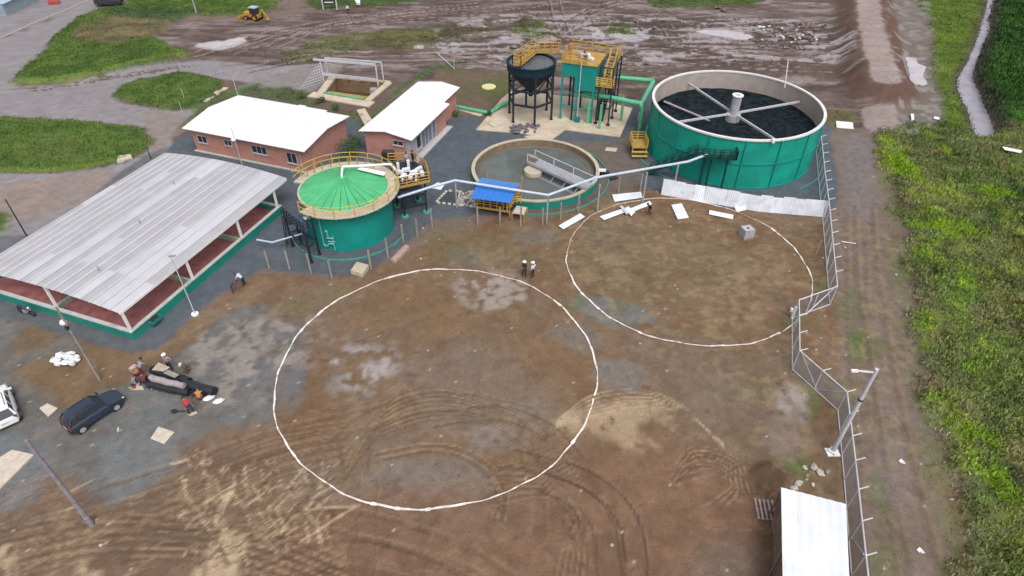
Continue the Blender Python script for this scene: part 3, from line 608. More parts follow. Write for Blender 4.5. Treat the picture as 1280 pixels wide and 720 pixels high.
# wheel ruts through the mud
for P in ([(560, 70), (700, 70), (840, 80), (1000, 92)], [(600, 60), (690, 50), (722, 22), (770, 4), (840, -6)], [(640, 62), (705, 40), (740, 12), (800, 0)], [(700, 62), (760, 66), (860, 76), (960, 74)],
          [(690, -8), (700, 30), (720, 52), (800, 62), (900, 66)], [(340, 60), (420, 30), (520, 18), (640, 10), (760, -6)], [(240, 70), (330, 44), (450, 22), (600, 6)], [(290, 66), (380, 40), (460, 30), (620, 20)],
          [(820, 10), (870, 30), (960, 32), (1030, 30)], [(830, 30), (860, 60), (960, 70)], [(470, 74), (560, 74), (640, 76)], [(580, 84), (700, 78), (820, 88)], [(310, 88), (400, 70), (500, 70), (640, 72)]):
    track(P, (82, 64, 58), .7, .28, 1.9, -.10, (184, 170, 168), .6)
for k in range(210):
    cx = rng.uniform(620, 1060); cy = rng.uniform(2, 98); a = rng.normal(.12, .25); L = rng.uniform(5, 28)
    c = [(182, 170, 170), (88, 72, 66), (150, 136, 132), (118, 92, 80)][int(rng.integers(4))]
    stroke([(cx-L*math.cos(a), cy-L*math.sin(a)*.4), (cx, cy+rng.uniform(-1, 1)), (cx+L*math.cos(a), cy+L*math.sin(a)*.4)], rng.uniform(.15, .4), c, rng.uniform(.3, .7), gate=.42)
for k in range(120):
    cx = rng.uniform(230, 640); cy = rng.uniform(8, 84); a = -.14+rng.normal(0, .08); L = rng.uniform(8, 34)
    c = [(160, 146, 144), (90, 76, 68), (132, 100, 86), (120, 110, 84)][int(rng.integers(4))]
    stroke([(cx-L*math.cos(a), cy-L*math.sin(a)), (cx+L*math.cos(a), cy+L*math.sin(a))], rng.uniform(.15, .35), c, rng.uniform(.25, .6), smooth=False, gate=.42)
stroke([(500, 20), (560, 14), (640, 4)], .8, (140, 108, 92), .6, gate=.35)
paint([(560, 42), (600, 40), (605, 54), (565, 56)], (150, 140, 140), .5, .5, .5, gate=.4)
# wet patches in the mud, their sky reflection painted as pale colour
for P in ([(870, 38), (892, 36), (935, 42), (944, 47), (925, 51), (900, 46), (876, 43)], [(760, 44), (775, 42), (806, 48), (790, 52)], [(735, 34), (745, 34), (756, 46), (745, 48)], [(795, 36), (812, 46), (808, 50), (796, 42)], [(245, 56), (275, 50), (305, 46), (308, 51), (295, 58), (272, 62), (250, 60)],
          [(960, 36), (966, 38), (964, 44), (959, 42)], [(1008, 38), (1014, 39), (1014, 43), (1009, 43)], [(1014, 50), (1020, 50), (1020, 54), (1015, 54)], [(970, 44), (977, 45), (976, 49), (971, 48)], [(545, 54), (570, 52), (572, 60), (550, 60)], [(518, 57), (528, 56), (528, 61), (519, 61)], [(625, 46), (636, 45), (636, 49), (626, 49)]):
    w, m = paint(P, (208, 200, 202), .85, .2, .3, gate=.30); wet[w] = np.maximum(wet[w], m); hgt[w] *= 1-m
w, m = paint([(1126, 72), (1144, 72), (1148, 80), (1157, 86), (1158, 96), (1160, 107), (1150, 106), (1137, 110), (1131, 100), (1127, 88)], (150, 140, 140), .9, .2, .25); hgt[w] *= 1-m; wet[w] = np.maximum(wet[w], m)
# mottling of the yard: ochre, grey and dark crumbs
w, m = mask(yard, .5, .3); mo = fbm(X[w]+n_w1[w]*2, Y[w]+n_w2[w]*2, 1.1, 4, 555); mo2 = fbm(X[w], Y[w]*1.3, .45, 3, 777)
for lo, hi, c, op in ((.60, .72, (158, 136, 112), .4), (.40, .30, (108, 84, 62), .4)):
    t = sstep(lo, hi, mo*.6+mo2*.4)*m*op*(1-m_pad[w]); tint[w] = tint[w]*(1-t[..., None])+np.array(S(*c))*t[..., None]
w, m = mask([(700, 265), (830, 250), (1040, 280), (1130, 300), (1180, 560), (1060, 700), (960, 600), (880, 450), (760, 410), (700, 340)], 2, 1.0)
t = sstep(.56, .66, mo_ if False else fbm(X[w]*1.0, Y[w]*1.4, .8, 4, 888))*m*.45; tint[w] = tint[w]*(1-t[..., None])+np.array(S(160, 144, 112))*t[..., None]
t = sstep(.42, .34, fbm(X[w], Y[w], 1.0, 4, 999))*m*.35; tint[w] = tint[w]*(1-t[..., None])+np.array(S(104, 98, 66))*t[..., None]
# wet sheen painted as pale colour, and swirls, in the far mud
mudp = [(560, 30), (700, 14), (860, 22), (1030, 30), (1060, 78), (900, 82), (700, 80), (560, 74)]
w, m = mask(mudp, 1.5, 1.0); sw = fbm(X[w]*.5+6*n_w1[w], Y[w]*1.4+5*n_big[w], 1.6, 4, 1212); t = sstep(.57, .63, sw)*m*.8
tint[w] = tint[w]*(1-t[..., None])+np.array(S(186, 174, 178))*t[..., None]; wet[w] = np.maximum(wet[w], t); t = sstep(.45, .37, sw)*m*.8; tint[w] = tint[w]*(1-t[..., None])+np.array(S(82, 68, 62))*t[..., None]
w, m = mask([(1110, 0), (1160, 0), (1168, 80), (1185, 150), (1110, 150)], 1, .5); sw = fbm(X[w]*1.4+4*n_w1[w], Y[w]*.8, 1.4, 4, 1313); t = sstep(.56, .62, sw)*m*.55; tint[w] = tint[w]*(1-t[..., None])+np.array(S(176, 168, 168))*t[..., None]
w, m = mask(yard, .5, .3); q_ = m*(1-m_pad[w]); tint[w] *= 1+q_[..., None]*np.array([.02, -.005, -.05])
# grain everywhere
g_ = 1+(n_fine-.5)*.34+(fbm(X, Y, .35, 2, 77)-.5)*.34+(n_mid-.5)*.2; tint *= g_[..., None]
sp = rng.random((NY, NX)); near = (Y < 60) & (X > -45) & (X < 33); q = (sp > .9987) & near & (m_pad < .5); tint[q] = np.array(S(196, 186, 176)); q = (sp < .0012) & near; tint[q] *= .62
# level the platform of the works and the yard
works = [(120, 300), (208, 182), (330, 120), (560, 96), (700, 60), (830, 84), (1024, 130), (1040, 262), (900, 280), (500, 360), (150, 450), (-80, 390)]
w, m = mask(works, 1.0, .1); hgt[w] *= 1-m
hgt += (n_mid-.5)*.05*(1-np.clip(m_pad, 0, 1))
pit = [(405, 118.5), (455.7, 126.8), (483, 104), (420, 98.4)]; PITW = W2(pit)
xc = (X[:-1, :-1]+X[1:, 1:])/2; yc = (Y[:-1, :-1]+Y[1:, 1:])/2
hole = segd(np.array(PITW), np.where(abs(xc) < 40, xc, 999), yc, True) < -.05
def sheet(name, sel, dz, m, label_kind='structure', extra=None):
    """the cells of the ground where sel holds, as a mesh of its own"""
    idx = np.arange(NY*NX).reshape(NY, NX)
    q = np.stack([idx[:-1, :-1], idx[:-1, 1:], idx[1:, 1:], idx[1:, :-1]], -1)[sel]
    used, inv = np.unique(q, return_inverse=True); q = inv.reshape(-1, 4)
    co = np.stack([X.ravel()[used], Y.ravel()[used], hgt.ravel()[used]+dz], 1).astype(np.float32)
    me = bpy.data.meshes.new(name); me.vertices.add(len(used)); me.vertices.foreach_set('co', co.ravel())
    me.loops.add(q.size); me.loops.foreach_set('vertex_index', q.ravel().astype(np.int32)); me.polygons.add(len(q)); me.polygons.foreach_set('loop_start', np.arange(0, q.size, 4, dtype=np.int32))
    try: me.polygons.foreach_set('loop_total', np.full(len(q), 4, np.int32))
    except Exception: pass
    me.update(calc_edges=True)
    a = me.attributes.new('tint', 'FLOAT_COLOR', 'POINT'); c = np.ones((len(used), 4), np.float32); c[:, :3] = np.clip(tint.reshape(-1, 3)[used], .005, .85); a.data.foreach_set('color', c.ravel())
    a = me.attributes.new('wet', 'FLOAT', 'POINT'); a.data.foreach_set('value', wet.ravel()[used].astype(np.float32))
    me.polygons.foreach_set('use_smooth', np.ones(len(q), bool)); me.materials.append(m); me.validate()
    o = bpy.data.objects.new(name, me); COL.objects.link(o); o['kind'] = label_kind; return o
M_earth = attr_mat('earth', .9, .20, 7.0, .55, True)
M_roadm = attr_mat('road_surface', .85, .12, 7.0, .25, False)
M_padm = attr_mat('gravel', .9, .16, 11.0, .5, False)
cc = lambda a: (a[:-1, :-1]+a[1:, 1:]+a[:-1, 1:]+a[1:, :-1])/4
sheet('ground', ~hole, 0, M_earth)
inview = (yc > 10) & (yc < 150) & (abs(xc) < 130) & ~hole
sheet('road', (cc(m_road) > .5) & inview, .006, M_roadm)
sheet('gravel_yard', (cc(m_pad) > .5) & (cc(m_road) <= .5) & inview, .004, M_padm)
sheet('haul_road', (cc(m_path) > .5) & inview, .012, M_roadm)

def flat(name, pts, z, m, kind='structure', th=.02, off_=0):
    P = smooth_poly(np.array(W2(pts, z)), True, 4); mb = MB(); mb.prism([tuple(p) for p in P], z-th, z); o = mb.build(name, m); o['kind'] = kind; return o
flat('stream', [(a-1.5, b) for a, b in Ls]+[(a+1.5, b) for a, b in Rs], -.25, M_stream, th=.05)
flat('puddle', [(1127, 73), (1144, 72.5), (1147, 79), (1157, 83), (1156, 88), (1154, 95), (1159, 104), (1152, 107), (1137, 109), (1132, 101), (1129, 93), (1126, 86)], .05, M_puddle, th=.09)
flat('puddle', [(872, 39), (892, 37.5), (915, 40), (935, 43), (941, 47), (925, 49), (900, 45), (880, 42)], .16, M_puddle, th=.2)
flat('puddle', [(247, 57), (262, 53.5), (275, 53), (288, 49), (300, 47.5), (307, 50.5), (298, 52), (290, 56), (280, 57), (268, 60), (256, 58.5)], .10, M_puddle, th=.2)

# ------------------------------------------------------------------ grass as blades
def hat(x, y):
    i = np.clip(np.searchsorted(gy, y)-1, 0, NY-2); j = np.clip(np.searchsorted(gx, x)-1, 0, NX-2)
    fx = (x-gx[j])/(gx[j+1]-gx[j]); fy = (y-gy[i])/(gy[i+1]-gy[i])
    f = lambda A: ((A[i, j].T*(1-fx)+A[i, j+1].T*fx)*(1-fy)+(A[i+1, j].T*(1-fx)+A[i+1, j+1].T*fx)*fy).T
    return f
def visible(x, y, mg=12):
    d = y*math.cos(PITCH)+H*math.sin(PITCH); u = FOC*x/d; v = FOC*(H*math.cos(PITCH)-y*math.sin(PITCH))/d
    s = mg*FOC/d; return (abs(u) < 640+s) & (v > -360-s) & (v < 360+s)
def blades(name, msk, x0, x1, y0, y1, dens, hmin, hmax, wid, per, seed, thr=.25, label=None, lum=(.75, 1.35), spread=.12, hue=.12, hn=None):
    r = np.random.default_rng(seed); N = int((x1-x0)*(y1-y0)*dens)
    x = r.uniform(x0, x1, N); y = r.uniform(y0, y1, N); v = visible(x, y); x, y = x[v], y[v]
    f = hat(x, y); k = (f(msk) > thr) & (r.random(len(x)) < f(msk)*1.2); x, y = x[k], y[k]; f = hat(x, y)
    z = f(hgt); c = f(tint); n = len(x)
    clump = vnoise(x, y, 1.6, seed+5)*.6+vnoise(x, y, .5, seed+9)*.4
    hh = (hmin+(hmax-hmin)*np.clip(clump*1.3+r.normal(0, .15, n), 0, 1.3))
    l1 = lum[0]+(lum[1]-lum[0])*np.clip(vnoise(x, y, .9, seed+11)*.7+r.random(n)*.5-.1, 0, 1)
    x = np.repeat(x, per); y = np.repeat(y, per); z = np.repeat(z, per); hh = np.repeat(hh, per); c = np.repeat(c, per, 0); l1 = np.repeat(l1, per); m = len(x)
    x += r.normal(0, spread, m); y += r.normal(0, spread, m); a = r.uniform(0, 2*PI, m); ln = r.uniform(.1, .8, m)*hh; hh = hh*r.uniform(.6, 1.15, m); wd = wid*r.uniform(.6, 1.3, m)
    ta = a+r.normal(0, .4, m); dx, dy = np.cos(a), np.sin(a); px, py = -np.sin(ta)*wd/2, np.cos(ta)*wd/2
    V = np.stack([np.stack([x-px, y-py, z-.03], 1), np.stack([x+px, y+py, z-.03], 1), np.stack([x+px*.9+dx*ln*.4, y+py*.9+dy*ln*.4, z+hh*.6], 1), np.stack([x+dx*ln, y+dy*ln, z+hh], 1)], 1).astype(np.float32)
    me = bpy.data.meshes.new(name); me.vertices.add(m*4); me.vertices.foreach_set('co', V.ravel())
    base = (np.arange(m)*4)[:, None]; F = np.concatenate([base+np.array([[0, 1, 2]]), base+np.array([[0, 2, 3]])], 1).reshape(-1).astype(np.int32)
    me.loops.add(len(F)); me.loops.foreach_set('vertex_index', F); me.polygons.add(m*2); me.polygons.foreach_set('loop_start', np.arange(0, len(F), 3, dtype=np.int32))
    try: me.polygons.foreach_set('loop_total', np.full(m*2, 3, np.int32))
    except Exception: pass
    me.update(calc_edges=True)
    cc_ = c*l1[:, None]*r.uniform(.85, 1.2, (m, 1)); hsh = r.normal(0, hue, m); cc_[:, 0] *= 1+hsh; cc_[:, 1] *= 1+hsh*.3
    C4 = np.ones((m*4, 4), np.float32); C4[:, :3] = np.repeat(np.clip(cc_, .004, .8), 4, 0)
    at = me.attributes.new('tint', 'FLOAT_COLOR', 'POINT'); at.data.foreach_set('color', C4.ravel()); me.materials.append(M_blade); me.validate()
    o = bpy.data.objects.new(name, me); COL.objects.link(o); tag(o, label, 'grass', kind='stuff'); print(name, m*2, 'tris'); return o
M_blade = attr_mat('grass_blade', .7, .05, 3.0, 0.0, False, .2)
blades('tall_grass', m_field, 22, 110, 12, 92, 17, .05, .34, .10, 5, 5, label='tall uneven green and yellow weeds filling the field on the right', lum=(1.5, 2.1), spread=.2, hue=.10)
m_clump = m_field*sstep(.54, .62, fbm(X, Y, 1.5, 3, 307))
blades('leafy_weeds', m_clump, 22, 60, 12, 80, 12, .08, .34, .15, 5, 55, label='broad leafy weed clumps standing in the field on the right', lum=(1.4, 2.1), spread=.22, hue=.2)
blades('tall_grass', m_field, 60, 110, 80, 135, 7, .2, .7, .18, 4, 15, label='dark green tall grass on the far bank of the stream', lum=(1.0, 1.6), spread=.3)
blades('short_grass', np.maximum(m_grass-m_field, 0), -100, 110, 55, 135, 12, .05, .24, .10, 4, 25, label='short green grass on the verges and islands between the roads', lum=(1.1, 1.6), spread=.2)
blades('sparse_weeds', m_rough, 5, 45, 14, 90, 22, .02, .12, .05, 3, 35, thr=.2, label='sparse low weeds along the edge of the dirt track', lum=(1.3, 1.9), spread=.12)

K = K_OBJ
RZ = math.radians(-19.6)          # the works are laid out on one slanted grid
# ------------------------------------------------------------------ open drying shed with arched roof
ds = root('drying_shed', 'long open shed with arched pale corrugated roof over red sludge beds and a green parapet', 'shed', (-30.0, 36.4, 0), RZ)
LW, WX = 19.7, -17.0
def wallpart(x0, y0, x1, y1, h=.82):
    MB().box(x0, y0, 0, x1, y1, h).build('wall', M_tealwall, ds)
    MB().box(x0-.06, y0-.06, h, x1+.06, y1+.06, h+.09).build('coping', M_coping, ds)
wallpart(-.22, 0, 0, LW); wallpart(WX, 0, -.29, .22); wallpart(WX, .29, WX+.22, LW); wallpart(WX+.29, LW-.22, -.29, LW)
MB().box(WX+.22, .22, .05, -.22, LW-.22, .22).build('floor', M_redfloor, ds)
MB().box(.0, 1.6, .3, .45, 2.6, .62).build('wall_box', M_tealwall, ds); MB().box(.03, 1.7, .62, .42, 2.5, .66).build('hatch', M_plastic, ds)
cols_y = (.12, 7.1, 13.7, 19.3)
for y in cols_y[1:3]:
    MB().box(WX+.3, y-.12, .22, -.32, y+.12, .70).build('divider', M_divider, ds)
MB().box(WX/2-.12, .3, .22, WX/2+.12, 6.9, .70).build('divider', M_divider, ds); MB().box(WX/2-.12, 7.3, .22, WX/2+.12, 13.5, .70).build('divider', M_divider, ds)
EZ, RISE, RW = 3.0, .5, 15.5
def roofz(x): t = (-x)/RW; return EZ+RISE*4*t*(1-t)
for y in cols_y:
    for x in (-.12, -RW/2, -RW+.1):
        MB().box(x-.09, y-.09, .91 if x == -.12 else .22, x+.09, y+.09, roofz(min(x, -.0))-.10).build('column', M_white, ds)
    mb = MB()
    pts = [(-RW*k/12, y, roofz(-RW*k/12)-.13) for k in range(13)]
    for a, b in zip(pts, pts[1:]): mb.bar(a, b, .12, .16)
    mb.build('rafter', M_white, ds)
    if y > 1: MB().bar((-.1, y, EZ-.32), (-RW, y, EZ-.32), .10, .12).build('tie_beam', M_white, ds)
for x in (-.06, -RW+.06): MB().bar((x, -.1, EZ-.12), (x, 21.4, EZ-.12), .12, .18).build('eave_beam', M_white, ds)
for k in range(1, 8): MB().bar((-RW*k/8, 0, roofz(-RW*k/8)-.06), (-RW*k/8, 21.4, roofz(-RW*k/8)-.06), .06, .08).build('purlin', M_white, ds)
NS, NR = 17, 6; pw = RW/NS; pl = 21.6/NR
sheet_me = {}
for i in range(NS):
    xa, xb = -i*pw, -(i+1)*pw; za, zb = roofz(xa), roofz(xb); ang = math.atan2(zb-za, xb-xa); L_ = math.hypot(xb-xa, zb-za)+.06
    key = round(L_, 2)
    if key not in sheet_me:
        mb = MB(); n = 12; vs = []; 
        for yy in (0, pl+.08):
            for k in range(n+1): vs.append((L_*k/n, yy, (.03 if k in (0, n) else .012*(1 if k % 2 else -.6))))
        mb.add(vs, [(k, k+1, n+2+k, n+1+k) for k in range(n)]); sheet_me[key] = mb.mesh('roof_sheet', M_roofsheet); sheet_me[key+100] = mb.mesh('roof_sheet', M_roofsheet2)
    for j in range(NR):
        o = inst('roof_sheet', sheet_me[key+(100 if (i*5+j*3) % 17 == 4 or i in (1, 2, 9) or (i < 5 and j < 2 and (i+j) % 2 == 0) else 0)], ds, (xa, -.15+j*pl, za+.02+.012*(j % 2)+.004*(i % 2)), (0, -ang, 0))
for i in range(1, NS): MB().bar((-i*pw, -.2, roofz(-i*pw)+.066), (-i*pw, 21.45, roofz(-i*pw)+.066), .20, .03).build('ridge_cap', M_roofsheet2, ds)
for k, y in enumerate((3, 9.5, 16)): MB().cyl((-5-2*k, y, roofz(-5-2*k)+.02), .06, .5, 6).build('vent_pipe', M_grey, ds)

# ------------------------------------------------------------------ brick buildings
def gable_house(name, label, cat, loc, rz, x0, y0, x1, y1, ez, rise, ridge='x', over=.5):
    r = root(name, label, cat, loc, rz)
    return r
def slab_roof(mb, ring_lo, ring_hi): pass
b1 = root('brick_building', 'wide low brick building with a white sheet roof behind the arched shed', 'building', (-22.5, 62.3, 0), RZ)
Wd, Dp, EZ1 = 16.3, 9.6, 2.95
rid = Dp/2; rz_ = .55
def pent(mb, xa, xb, y0, yr, y1, z0, ez, rise): # gabled wall volume, ridge along x
    pr = [(y0, z0), (y1, z0), (y1, ez), (yr, ez+rise), (y0, ez)]
    vs = [(xa, a, b) for a, b in pr]+[(xb, a, b) for a, b in pr]; mb.add(vs, [(0, 1, 2, 3, 4), (9, 8, 7, 6, 5)]+[(i, 5+i, 5+(i+1) % 5, (i+1) % 5) for i in range(5)])
mb = MB(); pent(mb, -Wd+.55, -.5, .6, rid, Dp-.6, 0, EZ1-.14, rz_-.05); mb.build('wall', M_brick, b1)
def roofslope(name, par, xa, xb, ya, za, yb, zb, th=.08, m=None, ribs=True):
    mb = MB(); n = max(2, int(abs(xb-xa)/.9)) if ribs else 1; e = (xb-xa)/n
    for k in range(n):
        x = xa+k*e; mb.add([(x, ya, za), (x+e, ya, za), (x+e, yb, zb), (x, yb, zb), (x, ya, za+th), (x+e, ya, za+th), (x+e, yb, zb+th), (x, yb, zb+th)], [(0, 3, 2, 1), (4, 5, 6, 7), (0, 1, 5, 4), (2, 3, 7, 6)])
        if k: mb.add([(x-.03, ya, za+th+.003), (x+.03, ya, za+th+.003), (x+.03, yb, zb+th+.003), (x-.03, yb, zb+th+.003), (x-.01, ya, za+th+.03), (x+.01, ya, za+th+.03), (x+.01, yb, zb+th+.03), (x-.01, yb, zb+th+.03)], [(0, 4, 7, 3), (1, 2, 6, 5), (4, 5, 6, 7), (0, 1, 5, 4), (3, 7, 6, 2)])
    mb.add([(xa, ya, za), (xa, yb, zb), (xa, yb, zb+th), (xa, ya, za+th)], [(0, 1, 2, 3)]); mb.add([(xb, ya, za), (xb, yb, zb), (xb, yb, zb+th), (xb, ya, za+th)], [(3, 2, 1, 0)])
    return mb.build(name, m or M_whiteroof, par)
roofslope('roof', b1, -Wd, 0, 0, EZ1, rid, EZ1+rz_); roofslope('roof', b1, -Wd, -3.4, Dp+.35, EZ1-.04, rid, EZ1+rz_); roofslope('roof', b1, -3.4, 0, Dp-.2, EZ1+.03, rid, EZ1+rz_)
MB().box(-7.5, Dp+.3, EZ1-.02, -6.5, Dp+.55, EZ1+.06).build('roof_flashing', M_whiteroof, b1)
def window(par, x, y, z, w, h, bars=2, face='y', g=None):
    """a window on a wall that looks towards -y (or +x)"""
    f = MB()
    def bx(a0, a1, z0, z1, d0, d1):
        if face == 'y': f2.box(x+a0, y-d1, z+z0, x+a1, y-d0, z+z1)
        else: f2.box(y+d0, x+a0, z+z0, y+d1, x+a1, z+z1)
    f2 = f
    bx(-.06, w+.06, -.06, 0, 0, .08); bx(-.06, w+.06, h, h+.06, 0, .08); bx(-.06, 0, 0, h, 0, .08); bx(w, w+.06, 0, h, 0, .08)
    for k in range(1, bars): bx(w*k/bars-.025, w*k/bars+.025, 0, h, 0, .07)
    fr = f.build('window', M_frame, par)
    f2 = MB(); bx(0, w, 0, h, .004, .03); f2.build('pane', g or M_glass, fr)
    f2 = MB(); bx(-.12, w+.12, -.13, -.065, 0, .14); f2.build('sill', M_frame, fr)
window(b1, -7.5, .6, 1.35, 1.9, .85, 3); window(b1, -11.2, .6, 1.6, .9, .6, 2); window(b1, -2.9, .6, .95, 1.2, 1.2, 2); window(b1, -15, .6, 1.3, 1.2, .8, 2)
MB().tube([(-1.1, .52, 2.75), (-1.1, .52, .1)], .05, 6).build('downpipe', M_frame, b1)
MB().box(-Wd+.3, .35, 0, -.3, .6, .12).build('plinth', M_coping, b1)
b2 = root('brick_building', 'narrow brick building with white roof and grey glazed entrance beside the paved yard', 'building', (-11.25, 65.1, 0), RZ)
def pentx(mb, ya, yb, x0, xr_, x1, z0, ez, rise):
    pr = [(x0, z0), (x1, z0), (x1, ez), (xr_, ez+rise), (x0, ez)]
    vs = [(a, ya, b) for a, b in pr]+[(a, yb, b) for a, b in pr]; mb.add(vs, [(0, 1, 2, 3, 4), (9, 8, 7, 6, 5)]+[(i, 5+i, 5+(i+1) % 5, (i+1) % 5) for i in range(5)])
mb = MB(); pentx(mb, .45, 14.8, -6.3, -3.3, -1.15, 0, 2.82, .42); mb.build('wall', M_brick, b2)
MB().box(-1.14, .47, 0, -.5, 7.2, 2.8).build('side_wall', M_plaster, b2); MB().box(-1.14, 7.21, 0, -.52, 10.0, 2.78).build('side_wall', M_brick, b2)
def roofy(par, ya, yb, xa, za, xb, zb, th=.08):
    mb = MB(); mb.add([(xa, ya, za), (xb, ya, zb), (xb, yb, zb), (xa, yb, za), (xa, ya, za+th), (xb, ya, zb+th), (xb, yb, zb+th), (xa, yb, za+th)], [(0, 3, 2, 1), (4, 5, 6, 7), (0, 1, 5, 4), (1, 2, 6, 5), (2, 3, 7, 6), (3, 0, 4, 7)])
    n = int((yb-ya)/.9)
    for k in range(1, n):
        y = ya+(yb-ya)*k/n; mb.bar((xa, y, za+th+.012), (xb, y, zb+th+.012), .05, .03)
    mb.build('roof', M_whiteroof, par)
roofy(b2, 0, 15.2, -6.75, 2.95, -3.3, 3.45); roofy(b2, 0, 10.3, -3.3, 3.45, 0, 2.95); roofy(b2, 10.301, 15.2, -3.3, 3.45, -.75, 3.06)
window(b2, 1.9, -.5, .9, 1.0, 1.5, 1, 'x', M_glass); window(b2, 3.2, -.5, .35, 2.6, 2.1, 3, 'x', M_panegrey); window(b2, 6.1, -.5, .25, .8, 2.2, 1, 'x', M_panegrey); window(b2, -2.6, .45, 1.9, 1.2, .5, 2)
MB().box(-.49, .3, 0, .25, 10.3, .14).build('plinth', M_frame, b2)

# ------------------------------------------------------------------ concrete slab and paths
def slabs(name, pts, z0, z1, m, kind='structure', label=None, cat=None, group=None):
    mb = MB(); mb.prism(W2(pts), z0, z1); o = mb.build(name, m); return tag(o, label, cat, group, kind)
slabs('concrete_slab', [(595, 163), (655, 167.5), (686, 178), (707, 163), (775, 172), (790.6, 136), (735, 124), (640, 114), (626, 125), (612, 143)], -.1, .12, M_slab)
slabs('concrete_path', [(568, 136), (600, 146), (606, 142), (572, 132)], -.1, .07, M_slab)
slabs('concrete_path', [(446, 138), (456, 136), (466, 152), (456, 157)], -.1, .08, M_slab)
slabs('concrete_path', [(248, 126), (276, 109), (286, 110), (258, 128)], -.1, .07, M_slab)
# ------------------------------------------------------------------ pump pit
pitc = W(440, 112); pr_ = root('pump_pit', 'open concrete pump pit with pale yellow rim behind the brick buildings', 'pit', (pitc.x, pitc.y, 0))
A_, B_, C_, D_ = [Vector((p[0], p[1], 0)) for p in PITW]
def wseg(a, b, z0, z1, t, name, m, out):
    d = (b-a).normalized(); n = Vector((d.y, -d.x, 0)); n = n if (n.dot((a+b)/2-pitc) > 0) else -n
    a2, b2_ = a-d*(t if out else 0), b+d*(t if out else 0)
    mb = MB(pr_.location); mb.prism([(a2.x, a2.y), (b2_.x, b2_.y), (b2_.x+n.x*t, b2_.y+n.y*t), (a2.x+n.x*t, a2.y+n.y*t)], z0, z1); mb.build(name, m, pr_)
for a, b in ((A_, B_), (B_, C_), (C_, D_), (D_, A_)): wseg(a, b, -2.6, .02, .25, 'pit_wall', M_brownwall, False)
wseg(A_, B_, .02, .20, 1.6, 'rim', M_slab, True); wseg(B_, C_, .02, .24, .9, 'rim', M_beige, False); wseg(C_, D_, .02, .21, .5, 'rim', M_beige, True); wseg(D_, A_, .02, .25, 1.0, 'rim', M_beige, False)
mb = MB(pr_.location); mb.prism(PITW, -1.8, -1.75); mb.build('pit_water', M_pitwater, pr_)
e = lambda a, b, t: a.lerp(b, t)
MB(pr_.location).tube([e(A_, B_, .0)+Vector((0, 0, .35)), e(A_, B_, 1)+Vector((0, 0, .35))], .14, 8).build('green_pipe', M_pipe_g, pr_)
MB(pr_.location).tube([e(D_, A_, .7)+Vector((0, 0, -.3)), e(C_, B_, .72)+Vector((0, 0, -.3))], .16, 8).build('rail', M_ochre, pr_)
for t in (.35, .55, .75): MB(pr_.location).blob(tuple(e(A_, B_, t)+Vector((.1, .6, -1.6))), .22, .22, .2, 8).build('float', M_white, pr_)
MB(pr_.location).box(C_.x-2.2, C_.y-1.4, -1.75, C_.x-1.2, C_.y-.5, -.4).build('pump', M_grey, pr_)
g_root = root('lifting_gantry', 'grey steel hoist frame with a mesh side over the pump pit', 'gantry', tuple(W(406, 101)))
P1, P2, P3, P4 = W(405, 102), W(473, 108), W(411, 98.5), W(374, 112)
hz = 3.0; up = Vector((0, 0, hz)); o_ = g_root.location
for a in (P1, P2, P3, W(480, 104)): MB(o_).bar(a, a+up, .16).build('post', M_lgrey, g_root)
MB(o_).bar(P1+up+Vector((-1.0, .2, .1)), P2+up+Vector((0, 0, .1)), .2, .26).build('beam', M_lgrey, g_root)
MB(o_).bar(P3+up, W(480, 104)+up, .14, .2).build('beam', M_lgrey, g_root)
MB(o_).bar(P1+Vector((0, 0, 1.1)), P2+Vector((0, 0, .9)), .12, .4).build('lower_rail', M_lgrey, g_root)
MB(o_).bar(P1+up, P3+Vector((2, .8, 1.4)), .08).build('brace', M_lgrey, g_root)
mb = MB(o_); tp = P1+up
for k in range(11):
    t = k/10; a = P4.lerp(P1, t); b = P4.lerp(P1, t)+Vector((0, 0, .25+t*(hz-.25))); mb.bar(a, b, .05)
for k in range(8): t = k/8; mb.bar(P4.lerp(P1, t)+Vector((0, 0, t*hz)), P1+Vector((0, 0, t*hz)), .05)
mb.build('mesh_side', M_lgrey, g_root)

# ------------------------------------------------------------------ hopper tank on legs
ht = root('hopper_tank', 'dark conical hopper tank standing on six braced steel legs', 'tank', (2.2, 77.8, 0)); R_, ZT = 3.0, 7.2
MB().lathe((0, 0, 0), [(R_, ZT), (R_, 6.3), (.55, 3.7), (.45, 3.7), (R_-.12, 6.35), (R_-.12, ZT)], 28, closed=True).build('tank_shell', M_hopper, ht, True)
MB().lathe((0, 0, 0), [(R_+.10, ZT-.02), (R_+.10, ZT+.10), (R_-.22, ZT+.10), (R_-.22, ZT-.02)], 28, closed=True).build('rim', M_hopper, ht)
MB().disc((0, 0, ZT-.12), R_-.13, 28).build('sludge_surface', mat('grey_sludge', S(96, 104, 112), .2, var=.15), ht)
MB().cyl((0, 0, 2.9), .28, .9, 12).build('outlet', M_hopper, ht)
for k in range(6):
    a = math.radians(-80+60*k); x, y = 2.85*math.cos(a), 2.85*math.sin(a)
    l = MB(); l.box(x-.14, y-.14, .12, x+.14, y+.14, 6.3); l.build('leg', M_black, ht)
    MB().box(x-.2, y-.2, .12, x+.2, y+.2, .2).build('base_plate', M_black, ht)
for z in (2.5, 4.3):
    for k in range(6):
        a, b = math.radians(-80+60*k), math.radians(-20+60*k)
        MB().bar((2.85*math.cos(a), 2.85*math.sin(a), z), (2.85*math.cos(b), 2.85*math.sin(b), z), .18, .24).build('brace', M_black, ht)

